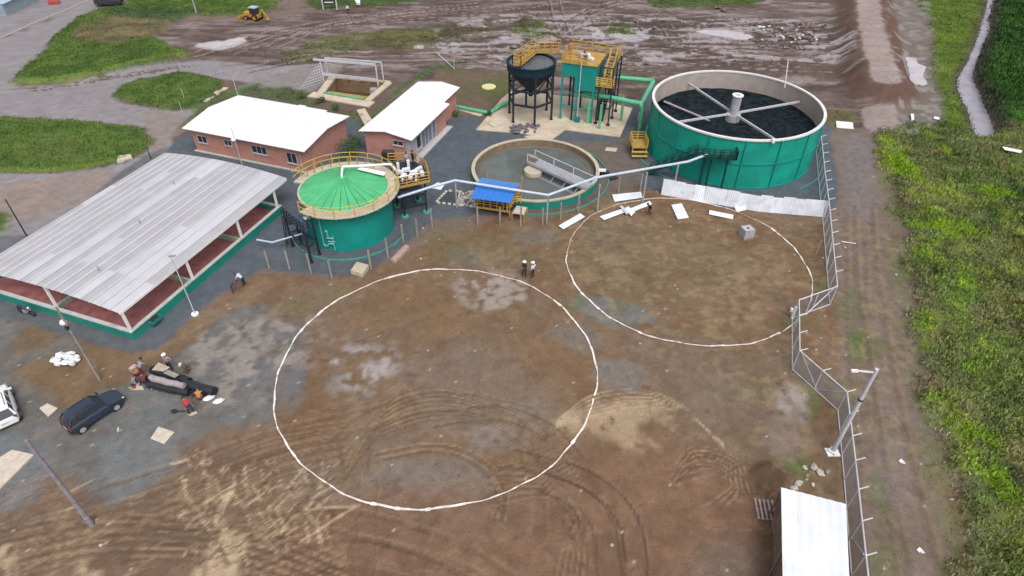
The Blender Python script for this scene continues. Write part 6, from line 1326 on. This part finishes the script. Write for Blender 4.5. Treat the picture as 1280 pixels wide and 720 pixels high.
# ------------------------------------------------------------------ cars
def car(name, label, loc, rz, L, Wc, Ht, paint, hatch=True):
    t = root(name, label, 'car', loc, rz)          # nose towards +x
    # body: cross-sections along x
    st = [(-L/2, .42, .74, .80), (-L/2+.06, .30, .86, .90), (-L/2+.35, .24, .93, .97), (-L/2+1.0, .22, .95, 1.0), (-.2, .22, .94, 1.0), (.6, .22, .93, 1.0), (L/2-1.15, .22, .90, .99), (L/2-.6, .23, .82, .96), (L/2-.18, .27, .72, .88), (L/2, .38, .60, .74)]
    mb = MB(); vs = []; n = 10
    for x, zb, zt, wf in st:
        w = Wc/2*wf; zm = (zb+zt)/2
        vs += [(x, -w*.82, zb), (x, -w*.98, zb+.10), (x, -w, zm), (x, -w*.97, zt-.10), (x, -w*.86, zt), (x, w*.86, zt), (x, w*.97, zt-.10), (x, w, zm), (x, w*.98, zb+.10), (x, w*.82, zb)]
    fs = [(i*n+k, i*n+(k+1) % n, (i+1)*n+(k+1) % n, (i+1)*n+k) for i in range(len(st)-1) for k in range(n)]+[tuple(range(n)), tuple(range((len(st)-1)*n, len(st)*n))[::-1]]
    mb.add(vs, fs); mb.build('body', paint, t, True)
    rr_ = -L/2+(.12 if hatch else .5); xs0 = [rr_, -L/2+.55, -L/2+1.2, -.1, .35, L/2-1.15]
    zb_ = .90; sec = [(-L/2+.10, .90, .80), (-L/2+.42, Ht-.12, .68), (-L/2+.85, Ht-.02, .70), (-.1, Ht, .71), (.25, Ht-.05, .70), (L/2-1.18, .91, .82)]
    vs = []
    for x, z, wf in sec: w = Wc/2; b_ = .84; xb = x; vs += [(x, -w*wf if z > 1 else -w*b_, z-.03), (x, -w*(wf-.10), z), (x, w*(wf-.10), z), (x, w*wf if z > 1 else w*b_, z-.03)]
    mb = MB(); mb.add(vs, [(i*4+k, i*4+k+1, (i+1)*4+k+1, (i+1)*4+k) for i in range(1, 4) for k in range(3)]); 
    mb.v = [(x, y, z) for x, y, z in mb.v]; mb.build('roof', paint, t, True)
    # glass volume just under the roof
    gl_ = MB(); gv = []
    for x, z, wf in sec: w = Wc/2; gv += [(x, -w*.86, .90), (x, -w*(wf if z > 1 else .86), max(.905, z-.04)), (x, w*(wf if z > 1 else .86), max(.905, z-.04)), (x, w*.86, .90)]
    gl_.add(gv, [(i*4+k, i*4+(k+1) % 4, (i+1)*4+(k+1) % 4, (i+1)*4+k) for i in range(5) for k in range(4)]+[(0, 1, 2, 3), (20, 23, 22, 21)]); gl_.build('cabin_glass', M_glass, t)
    for s in (-1, 1):
        for (xa, za), (xb2, zb2), wa in (((-L/2+.10, .91), (-L/2+.42, Ht-.12), .1), ((-L/2+1.15, .91), (-L/2+1.15, Ht-.04), .07), ((-.02, .91), (-.05, Ht-.02), .07), ((L/2-1.2, .91), (.25, Ht-.05), .08)):
            MB().bar((xa, s*Wc/2*.865, za), (xb2, s*Wc/2*.70, zb2), wa, .05).build('pillar', paint, t)
        MB().box(.75, s*(Wc/2*.9)-.02 if s > 0 else -(Wc/2+.16), .92, .9, (Wc/2+.16) if s > 0 else -Wc/2*.9+.02, 1.04).build('mirror', paint, t)
        MB().box(-L/2+.03, s*Wc/2*.78-.09, .62, -L/2+.16, s*Wc/2*.78+.09, .88).build('tail_lamp', M_tail, t); MB().rbox((L/2-.16, s*Wc/2*.66, .60), .18, .26, .12, -s*.35, 0, .3).build('headlight', M_lamp, t)
        MB().box(-.6, s*(Wc/2+.004)-.006, .78, -.42, s*(Wc/2+.004)+.006, .81).build('door_handle', M_plastic, t); MB().box(.32, s*(Wc/2+.004)-.006, .78, .48, s*(Wc/2+.004)+.006, .81).build('door_handle', M_plastic, t)
        for x in (-L/2+.66, L/2-.78):
            MB().tube([(x, s*(Wc/2-.12), .33), (x, s*(Wc/2+.012), .33)], .40, 18).build('wheel_arch', M_plastic, t)
            wl_ = MB().tube([(x, s*(Wc/2-.20), .31), (x, s*(Wc/2+.03), .31)], .31, 20).build('tyre', M_rubber, t); MB().tube([(x, s*(Wc/2), .31), (x, s*(Wc/2+.04), .31)], .20, 12).build('rim', M_rim, wl_)
    for y in (-Wc*.28, Wc*.28): MB().bar((-L/2+.75, y, Ht+.03), (.1, y, Ht+.04), .03).build('roof_rail', M_plastic, t)
    MB().box(-L/2-.02, -.26, .55, -L/2+.05, .26, .67).build('number_plate', M_pale, t); MB().box(L/2-.03, -.4, .36, L/2+.01, .4, .5).build('grille', M_plastic, t)
    MB().box(-L/2-.03, -Wc*.40, .34, -L/2+.25, Wc*.40, .50).build('bumper', M_plastic if paint is M_carblack else paint, t)
    return t
wa, wb = W(105, 541), W(148.5, 512); d = (wb-wa).normalized(); n_ = Vector((-d.y, d.x, 0)); c = (wa+wb)/2+n_*.78+d*.06
car('parked_car', 'dark blue black estate car parked on the grey gravel', (c.x, c.y, 0), math.atan2(d.y, d.x), 3.85, 1.62, 1.5, M_carblack)
wa, wb = W(30, 527), W(15.5, 485.5); d = (wb-wa).normalized(); n_ = Vector((-d.y, d.x, 0)); c = (wa+wb)/2+n_*.88
car('parked_car', 'white hatchback cut off by the left edge of the picture', (c.x, c.y, 0), math.atan2(d.y, d.x), 4.2, 1.75, 1.5, M_carwhite)
# motorcycle
mc = root('motorcycle', 'dark motorcycle parked against the near wall of the arched shed', 'motorcycle', tuple(W(35, 393)), math.radians(-18))
for x in (-.62, .62):
    w_ = MB().lathe((0, 0, 0), [(.30, -.05), (.30, .05), (.23, .04), (.23, -.04)], 20, closed=True); w_.v = [(v[0]+x, v[2], v[1]+.30) for v in w_.v]; w_.build('wheel', M_rubber, mc)
MB().tube([(-.62, 0, .3), (-.2, 0, .45), (.3, 0, .75), (.45, 0, .85)], .05, 6).build('frame', M_plastic, mc); MB().blob((.12, 0, .78), .28, .15, .15, 10).build('fuel_tank', mat('moto_blue', S(60, 80, 110), .3), mc, True); MB().rbox((-.35, 0, .76), .65, .24, .1).build('seat', M_plastic, mc)
MB().rbox((0, 0, .42), .36, .28, .3).build('engine', M_grey, mc); MB().tube([(.62, .08, .3), (.42, .08, .95)], .03, 6).build('fork', M_lgrey, mc); MB().tube([(.36, -.34, 1.0), (.42, 0, .96), (.36, .34, 1.0)], .02, 6).build('handlebar', M_plastic, mc); MB().blob((.52, 0, .85), .1, .1, .1, 8).build('headlight', M_lamp, mc)

# ------------------------------------------------------------------ far machines and things
ld = root('backhoe_loader', 'yellow backhoe loader with dark cab working on the far mud', 'loader', tuple(W(318, 25)), math.radians(160)); ld.scale = (.8, .8, .85)
for x, r_ in ((-1.0, .72), (1.3, .5)):
    for s in (-1, 1):
        w_ = MB().tube([(x, s*.75, r_), (x, s*1.12, r_)], r_, 16).build('tyre', M_rubber, ld); MB().tube([(x, s*1.1, r_), (x, s*1.15, r_)], r_*.5, 10).build('rim', M_orange, w_)
MB().box(-1.6, -.7, .6, .3, .7, 1.25).build('chassis', M_orange, ld); MB().box(.3, -.55, .7, 2.1, .55, 1.5).build('hood', M_orange, ld)
MB().box(-1.3, -.65, 1.25, .25, .65, 2.5).build('cab', M_glass, ld); MB().box(-1.4, -.75, 2.5, .35, .75, 2.65).build('cab_roof', M_bluegrey, ld)
mb = MB(); mb.bar((.6, -.6, 1.2), (2.9, -.6, .6), .14, .2); mb.bar((.6, .6, 1.2), (2.9, .6, .6), .14, .2); mb.build('loader_arm', M_orange, ld)
mb = MB(); mb.prism([(2.9, -1.15), (3.5, -1.15), (3.5, 1.15), (2.9, 1.15)], .15, .25); mb.box(2.85, -1.15, .15, 2.95, 1.15, .85); mb.box(2.9, -1.15, .2, 3.45, -1.08, .7); mb.box(2.9, 1.08, .2, 3.45, 1.15, .7); mb.build('bucket', M_orange, ld)
mb = MB(); mb.bar((-1.6, 0, 1.2), (-2.6, 0, 2.3), .2, .28); mb.bar((-2.6, 0, 2.3), (-3.5, 0, 1.0), .16, .22); mb.build('backhoe_arm', M_orange, ld); MB().rbox((-3.6, 0, .6), .5, .6, .6, 0, 0, .4).build('digger_bucket', M_orange, ld)
sg = root('notice_board', 'dark notice board on two white legs at the far edge of the mud', 'sign', tuple(W(413, 12)), .05)
MB().box(-1.1, -.05, .9, 1.1, .05, 2.1).build('panel', mat('sign_dark', S(52, 62, 56), .6), sg)
for x in (-1.25, 1.25): MB().box(x-.1, -.1, 0, x+.1, .08, 2.3).build('leg', M_lgrey, sg)
for k, (x0, x1, z) in enumerate(((-.3, .3, 1.75), (-.85, .75, 1.2))): MB().box(x0, -.075, z, x1, -.055, z+.16).build('lettering', M_white, sg)
slab4('tin_sheet', [(443, -2), (450, -1), (450, 4), (445, 3)], .6, .4, M_white, 'white bundle lying right of the far notice board', 'bundle')
# far building and vehicles top left
fb = root('far_building', 'low building with a pale blue sheet roof at the far top left corner', 'building', tuple(W(18, 8)), math.radians(18)); 
q1, q2 = W(18, 16), W(56, -3); d = (q2-q1).normalized(); n_ = Vector((-d.y, d.x, 0)); o_ = Vector(fb.location); fb.rotation_euler = (0, 0, 0)
P = [q1-d*2, q1+d*15, q1+d*15+n_*7, q1-d*2+n_*7]; mb = MB(o_); mb.prism([(p.x, p.y) for p in P], 0, 2.0); mb.build('wall', mat('blue_grey_wall', S(150, 166, 176), .8), fb)
n = 12
for k in range(n):
    mb = MB(o_); a, b = P[0].lerp(P[1], k/n), P[0].lerp(P[1], (k+.97)/n); c2, d2 = P[3].lerp(P[2], (k+.97)/n), P[3].lerp(P[2], k/n); u = Vector((0, 0, 2.02)); v = Vector((0, 0, 2.6)); sheetq(mb, a+u-n_*.3, b+u-n_*.3, c2+v, d2+v, .06); mb.build('roof_sheet', M_bluegrey, fb)
P = [W(-50, 22), W(0, 11), W(17, 5), W(-50, -20)]
MB(o_).prism([(p.x, p.y) for p in P], 0, 1.6).build('side_wing', mat('blue_grey_wall', S(150, 166, 176), .8), fb)
tr = root('parked_truck', 'small dark pickup truck with its load on the far road, top left', 'truck', tuple(W(138, 7)), math.radians(8))
MB().box(-2.3, -.85, .5, 2.3, .85, 1.05).build('chassis', mat('truck_dark', S(60, 60, 70), .4), tr); MB().box(.2, -.8, 1.05, 1.6, .8, 1.75).build('cab', mat('truck_cab', S(90, 92, 104), .3), tr); MB().box(.3, -.82, 1.15, 1.5, .82, 1.6).build('window', M_glass, tr)
MB().box(-2.25, -.8, 1.05, .1, .8, 1.5).build('load', mat('load_dark', S(72, 62, 66), .9, var=.3), tr)
for x in (-1.5, 1.5):
    for s in (-1, 1): MB().tube([(x, s*.7, .38), (x, s*.9, .38)], .38, 14).build('wheel', M_rubber, tr)
slab4('red_tarpaulin', [(58, -4), (72, -6), (74, 2), (60, 3)], .5, .5, mat('red_tarp', S(170, 70, 66), .8), 'faded red tarpaulin by the pale blue roofed building', 'tarpaulin')
# kerb of the far road
kp = [W(-20, 56), W(0, 48), W(18, 40.5), W(40, 30.5), W(66, 20), W(100, 6), W(130, -8)]; mb = MB(); 
for a, b in zip(kp, kp[1:]): mb.bar(a+Vector((0, 0, .06)), b+Vector((0, 0, .06)), .35, .16)
tag(mb.build('kerb', mat('old_kerb', S(178, 168, 164), .9, var=.2)), 'worn concrete kerb along the far road, top left', 'kerb')
# clods along the road edge and mud heaps
mb = MB(); rr = random.Random(77)
for k in range(90):
    t = rr.random(); px = 40+t*200; py = 112-t*32+rr.uniform(-1, 4); p = W(px, py); mb.blob((p.x, p.y, .03), rr.uniform(.1, .4), rr.uniform(.06, .2), rr.uniform(.04, .12), 6, .3, k)
tag(mb.build('mud_clods', mat('clod', S(116, 100, 88), .95, var=.2)), 'mud clods along the verge of the road', 'mud', kind='stuff')
mb = MB()
for k in range(110):
    px = rr.choice([rr.uniform(940, 1025), rr.uniform(620, 1040), rr.uniform(960, 1020)]); py = rr.uniform(30, 62) if px > 940 else rr.uniform(5, 90); p = W(px, py); s = rr.uniform(.15, .55); mb.blob((p.x, p.y, .15), s*1.3, s*.8, s*.5, 6, .35, k)
tag(mb.build('rubble', mat('dark_rubble', S(132, 120, 116), .95, var=.6, scale=2.5)), 'broken clods and rubble strewn over the far mud', 'rubble', kind='stuff')
mb = MB()
for k in range(16): px = rr.uniform(948, 1020); py = rr.uniform(34, 56); p = W(px, py); s = rr.uniform(.15, .42); mb.rbox((p.x, p.y, .35), s*1.5, s, s*.5, rr.uniform(0, 3), rr.uniform(-.3, .3))
tag(mb.build('rubble', M_bag), 'white concrete lumps in the mud beyond the biggest tank', 'rubble', kind='stuff')

# ------------------------------------------------------------------ people
def person(label, loc, rz, shirt, trousers, pose='stand', hat=None, hatm=None, group=None, scale=1.0, lean=0.0, arms='down'):
    t = root('person', label, 'person', loc, rz, group)
    J = {}; pz = {'stand': .93, 'bend': .88, 'crouch': .42, 'sit': .48}[pose]
    if pose == 'crouch': lean = lean or 35
    if pose == 'bend': lean = lean or 65
    if pose == 'sit': lean = lean or 15
    L = math.radians(lean); rot = lambda x, y, z: (x, y*math.cos(L)+z*math.sin(L), pz+z*math.cos(L)-y*math.sin(L))
    V = []; E = []; R = []; T = []
    def v(co, r, tg, par=None):
        V.append(co); R.append(r); T.append(tg); i = len(V)-1
        if par is not None: E.append((par, i))
        return i
    pel = v((0, 0, pz), (.155, .115), 't'); wa_ = v(rot(0, 0, .18), (.135, .10), 's', pel); ch = v(rot(0, .0, .38), (.165, .115), 's', wa_); nb = v(rot(0, 0, .52), (.075, .07), 'k', ch)
    hd = v(rot(0, .02, .62), (.085, .095), 'k', nb); hd2 = v(rot(0, .03, .70), (.09, .10), 'k', hd); hd3 = v(rot(0, .02, .78), (.055, .06), 'k', hd2); ns = v(rot(0, .13, .67), (.018, .018), 'k', hd)
    for s in (-1, 1):
        if pose in ('stand', 'bend'): kn, an, to = (s*.12, .04, .50), (s*.13+(.03*s), -.03, .08), (s*.16, .15, .04)
        elif pose == 'crouch': kn, an, to = (s*.17, .38, .50), (s*.15, .10, .08), (s*.16, .28, .04)
        else: kn, an, to = (s*.13, .42, .48), (s*.13, .45, .08), (s*.14, .62, .04)
        h_ = v((s*.10, 0, pz-.06), (.095, .095), 't', pel); k_ = v(kn, (.065, .065), 't', h_); a_ = v(an, (.045, .045), 't', k_); v(to, (.04, .035), 'b', a_)
        sh = v(rot(s*.19, 0, .44), (.06, .06), 's', ch)
        if arms == 'down': el, wr = rot(s*.25, -.03, .17), rot(s*.25, .08, -.07)
        elif arms == 'hips': el, wr = rot(s*.36, -.06, .22), rot(s*.19, .06, .08)
        elif arms == 'front': el, wr = rot(s*.24, .14, .22), rot(s*.12, .34, .24)
        elif arms == 'reach': el, wr = rot(s*.24, .26, .38), rot(s*.18, .50, .34)
        elif arms == 'up': el, wr = rot(s*.42, .02, .52), rot(s*.36, .08, .74)
        e_ = v(el, (.042, .042), 's', sh); w_ = v(wr, (.028, .028), 'k', e_)
        d = (Vector(wr)-Vector(el)).normalized(); pm_ = Vector(wr)+d*.07; pmi = v(tuple(pm_), (.03, .018), 'k', w_)
        sd = Vector((0, 0, 1)).cross(d) if abs(d.z) < .9 else Vector((0, 1, 0)); sd.normalize(); bn = d.cross(sd).normalized()
        for f_ in range(4):
            b0 = pm_+sd*(f_-1.5)*.019+d*.03; b1 = b0+d*(.035+.006*(f_ in (1, 2)))+bn*.008; b2 = b1+d*.025+bn*.018
            i0 = v(tuple(b0), (.009, .009), 'k', pmi); i1 = v(tuple(b1), (.008, .008), 'k', i0); v(tuple(b2), (.007, .007), 'k', i1)
        b0 = Vector(wr)+d*.03+sd*.035; i0 = v(tuple(b0), (.011, .011), 'k', w_); v(tuple(b0+d*.035+sd*.02), (.009, .009), 'k', i0)
    me = bpy.data.meshes.new('body'); me.from_pydata(V, E, []); me.update(); o = bpy.data.objects.new('body', me); COL.objects.link(o)
    o.modifiers.new('skin', 'SKIN'); sv = me.skin_vertices[0].data
    for i, r_ in enumerate(R): sv[i].radius = r_; sv[i].use_root = (i == 0)
    sb = o.modifiers.new('sub', 'SUBSURF'); sb.levels = 1
    dg_ = bpy.context.evaluated_depsgraph_get(); nm = bpy.data.meshes.new_from_object(o.evaluated_get(dg_)); bpy.data.objects.remove(o); 
    nm.name = 'body'
    for m_ in (shirt, trousers, M_skin, M_plastic): nm.materials.append(m_)
    Va = np.array(V); Ta = np.array([{'s': 0, 't': 1, 'k': 2, 'b': 3}[x] for x in T]); cen = np.array([p.center for p in nm.polygons])
    dd = ((cen[:, None, :]-Va[None])**2).sum(2); nm.polygons.foreach_set('material_index', Ta[dd.argmin(1)].astype(np.int32)); nm.polygons.foreach_set('use_smooth', [True]*len(nm.polygons)); nm.update()
    b = bpy.data.objects.new('body', nm); COL.objects.link(b); b.parent = t
    hc = Vector(rot(0, .02, .735)); 
    if hat == 'helmet':
        mb = MB(); mb.blob((0, 0, 0), .135, .155, .12, 12); mb.v = [(x, y, max(z, -.015)) for x, y, z in mb.v]; mb.lathe((0, .02, -.015), [(.10, 0), (.175, -.01), (.175, .008), (.10, .01)], 16, closed=True)
        q = mb.build('helmet', hatm or M_white, t, True); q.location = hc+Vector((0, 0, .02)); q.rotation_euler = (-L, 0, 0)
    else:
        mb = MB(); mb.blob((0, -.02, 0), .115, .125, .10, 10); q = mb.build('hair', M_plastic, t, True); q.location = hc+Vector((0, 0, .015)); q.rotation_euler = (-L, 0, 0)
    t.scale = (scale,)*3
    return t
F_dark = mat('dark_cloth', S(44, 42, 52), .9, var=.15); F_navy = mat('navy_trousers', S(46, 52, 70), .9, var=.1); F_white = mat('white_shirt', S(222, 222, 230), .9, var=.05); F_blue = mat('blue_jeans', S(70, 96, 140), .9, var=.1)
F_red = mat('red_shirt', S(176, 60, 66), .9, var=.1); F_lilac = mat('lilac_shirt', S(168, 150, 172), .9, var=.1); F_brown = mat('brown_shirt', S(110, 82, 60), .9, var=.12); F_orange = mat('tan_shirt', S(196, 134, 70), .9, var=.1); F_maroon = mat('maroon_shirt', S(118, 54, 60), .9, var=.12); F_grey = mat('grey_shirt', S(150, 146, 160), .9, var=.1)
P = lambda *a: tuple(W(*a))
person('person in dark clothes and white helmet standing above the near chalk ring', P(655.5, 346), 2.6, F_dark, F_dark, 'stand', 'helmet', arms='front', scale=1.04)
person('person in a white shirt and white helmet facing the one in dark clothes', P(666, 347), 1.0, F_white, F_navy, 'stand', 'helmet', arms='hips', scale=1.02)
person('person in black stooping over the tin sheets on the far ring', P(811.5, 268), 2.2, F_dark, F_dark, 'bend', None, arms='down', lean=40)
person('person in a pink shirt standing on the yellow railed gallery', P(509.5, 209, 3.55), .4, F_lilac, F_navy, 'stand', None, arms='front')
person('person in dark clothes standing at the outer rail of the gallery', P(517, 207, 3.55), -.8, F_dark, F_dark, 'stand', None, arms='down')
person('person in a white shirt bending beside the arched shed wall', P(306, 357), 1.5, F_white, F_navy, 'bend', 'helmet', mat('dark_cap', (.04, .04, .06), .8), arms='reach', lean=45)
person('person in blue jeans and maroon top bending near the arched shed wall', P(291, 366), -1.4, F_maroon, F_blue, 'bend', None, arms='reach', lean=60)
person('person in a lilac shirt and white helmet standing behind the heap of black rolls', P(214, 462), 2.9, F_lilac, F_dark, 'stand', 'helmet', arms='hips')
person('person in brown with a pale cap squatting at the right of the black rolls', P(238, 464), 2.2, F_brown, F_brown, 'crouch', 'helmet', M_pale, arms='front')
person('person in grey squatting at the left end of the heap of rolls', P(167, 484), -.9, F_grey, F_dark, 'crouch', None, arms='front')
person('person in maroon sitting among the boxes at the left of the rolls', P(183, 482), .4, F_maroon, F_dark, 'sit', None, arms='front')
person('person in a grey shirt standing behind the left end of the rolls', P(179, 470), -.4, F_grey, F_maroon, 'bend', None, arms='reach', lean=35)
person('person in a red shirt bending at the near side of the black rolls', P(240, 517), .8, F_red, F_navy, 'bend', None, arms='down', lean=70)
person('person in a tan shirt kneeling against the near end of the black rolls', P(251, 502), .3, F_orange, F_brown, 'crouch', None, arms='reach')
person('person in pale shirt walking alone on the far mud', P(435.5, 18), .5, F_white, F_dark, 'stand', None)
person('person in a tan shirt standing on the deck of the raised turquoise tank', P(713, 68, 7.45), .5, F_orange, F_orange, 'stand', None, arms='hips')
person('person in a pink shirt crouching over the machinery of the raised turquoise tank', P(734, 74, 7.45), 1.8, F_lilac, F_navy, 'crouch', None, arms='reach')
person('person in a pink shirt beside the dark pickup on the far road', P(122, 8), .5, mat('pink_shirt', S(210, 150, 160), .9), F_dark, 'stand', None, scale=1.05)
# ------------------------------------------------------------------ rolls of membrane and scrap between the workers
def roll(name, a, b, r, m, label, cat='roll', z=None):
    A = W(*a); B = W(*b); z = r if z is None else z; mb = MB(tuple(A)); A = A+Vector((0, 0, z)); B = B+Vector((0, 0, z)); n = 8; pts = [A.lerp(B, k/n)+Vector((random.uniform(-.04, .04), random.uniform(-.04, .04), 0)) for k in range(n+1)]
    mb.tube(pts, [r*random.uniform(.92, 1.08) for _ in pts], 12); d = (B-A).normalized(); mb.tube([B-d*.01, B+d*.05], r*.45, 10); o = mb.build(name, m, None, True); o.location = W(*a); return tag(o, label, cat)
roll('membrane_roll', (192, 466), (238, 481), .34, M_geomembrane, 'longest black membrane roll at the back of the heap'); roll('membrane_roll', (232, 484), (270, 494), .36, M_geomembrane, 'black membrane roll with its open end pointing to the pale gravel')
roll('membrane_roll', (190, 484), (238, 494), .30, M_geomembrane, 'black membrane roll at the front, under the pale tube'); roll('pale_tube', (192, 480), (234, 491), .24, mat('pale_tube', S(168, 156, 160), .7, var=.15), 'pale grey tube lying on the front black roll', 'tube', z=.72)
slab4('board', [(190, 462), (198, 453), (212, 459), (204, 464)], .85, .06, M_rimbeige, 'pale board lying on the back end of the black rolls', 'board'); slab4('board', [(204, 466), (210, 462), (224, 468), (218, 472)], .85, .06, M_post, 'grey board between the lilac shirted person and the rolls', 'board')
slab4('board', [(160, 484), (178, 482), (180, 487), (164, 487)], .12, .08, M_rimbeige, 'pale plank on the ground at the left end of the heap', 'board')
for k, (px, c, lb) in enumerate((((262, 499), 'white', 'left of two white sacks at the tip of the black rolls'), ((274, 503), 'white', 'right of two white sacks at the tip of the black rolls'))):
    mb = MB(); mb.blob((0, 0, .14), .42, .26, .15, 9, .12, k); o = mb.build('sack', M_bag); o.location = W(*px); o.rotation_euler.z = .5; tag(o, lb, 'sack')
rr = random.Random(31); cnm = ['brick red', 'pale pink', 'dark brown', 'tan', 'grey violet', 'white']; cols = [S(150, 60, 56), S(196, 170, 160), S(90, 60, 60), S(180, 110, 90), S(110, 100, 116), S(210, 206, 206)]
for k in range(12):
    px = rr.uniform(165, 196) if k > 5 else 168+k*5; py = rr.uniform(462, 486) if k > 5 else 486-k*4; mb = MB(); s = rr.uniform(.18, .36); mb.rbox((0, 0, s*.5), s*1.5, s, s, rr.uniform(0, 3)); mb.blob((s*.3, 0, s*.9), s*.5, s*.4, s*.3, 7, .3, k); o = mb.build('bundle', mat('bundle_cloth_%d' % (k % 6), cols[k % 6], .8, var=.2)); o.location = W(px, py)
    tag(o, '%s bundle of tools and cloth left of the rolls, %s one' % (cnm[k % 6], 'outer' if k < 6 else 'inner'), 'bundle', 'bundles heaped left of the black rolls')
mb = MB(); mb.blob((0, 0, .16), .26, .18, .18, 8, .2, 2); mb.tube([(.2, 0, .15), (.9, .1, .1)], .05, 6); o = mb.build('hand_tool', M_plastic); o.location = W(218, 516); tag(o, 'dark power tool lying left of the person in the red shirt', 'tool')
slab4('offcut', [(234, 518), (244, 514), (247, 516), (238, 520)], .1, .05, M_rimbeige, 'pale offcut at the feet of the person in the red shirt', 'offcut')

mb = MB(tuple(W(205, 478))); rr = random.Random(51)
for k in range(46):
    px = rr.uniform(172, 262); py = 474+(px-172)*.22+rr.uniform(-11, 9); p = W(px, py); s = rr.uniform(.08, .22); mb.rbox((p.x, p.y, s*.5+.0), s*rr.uniform(1, 4), s, s*.7, rr.uniform(0, 3), rr.uniform(-.3, .3))
o = mb.build('scrap', mat('mixed_scrap', S(84, 70, 72), .8, var=.9, scale=5)); o.location = W(205, 478); tag(o, 'dark scrap and offcuts strewn round the black rolls', 'scrap', kind='stuff')
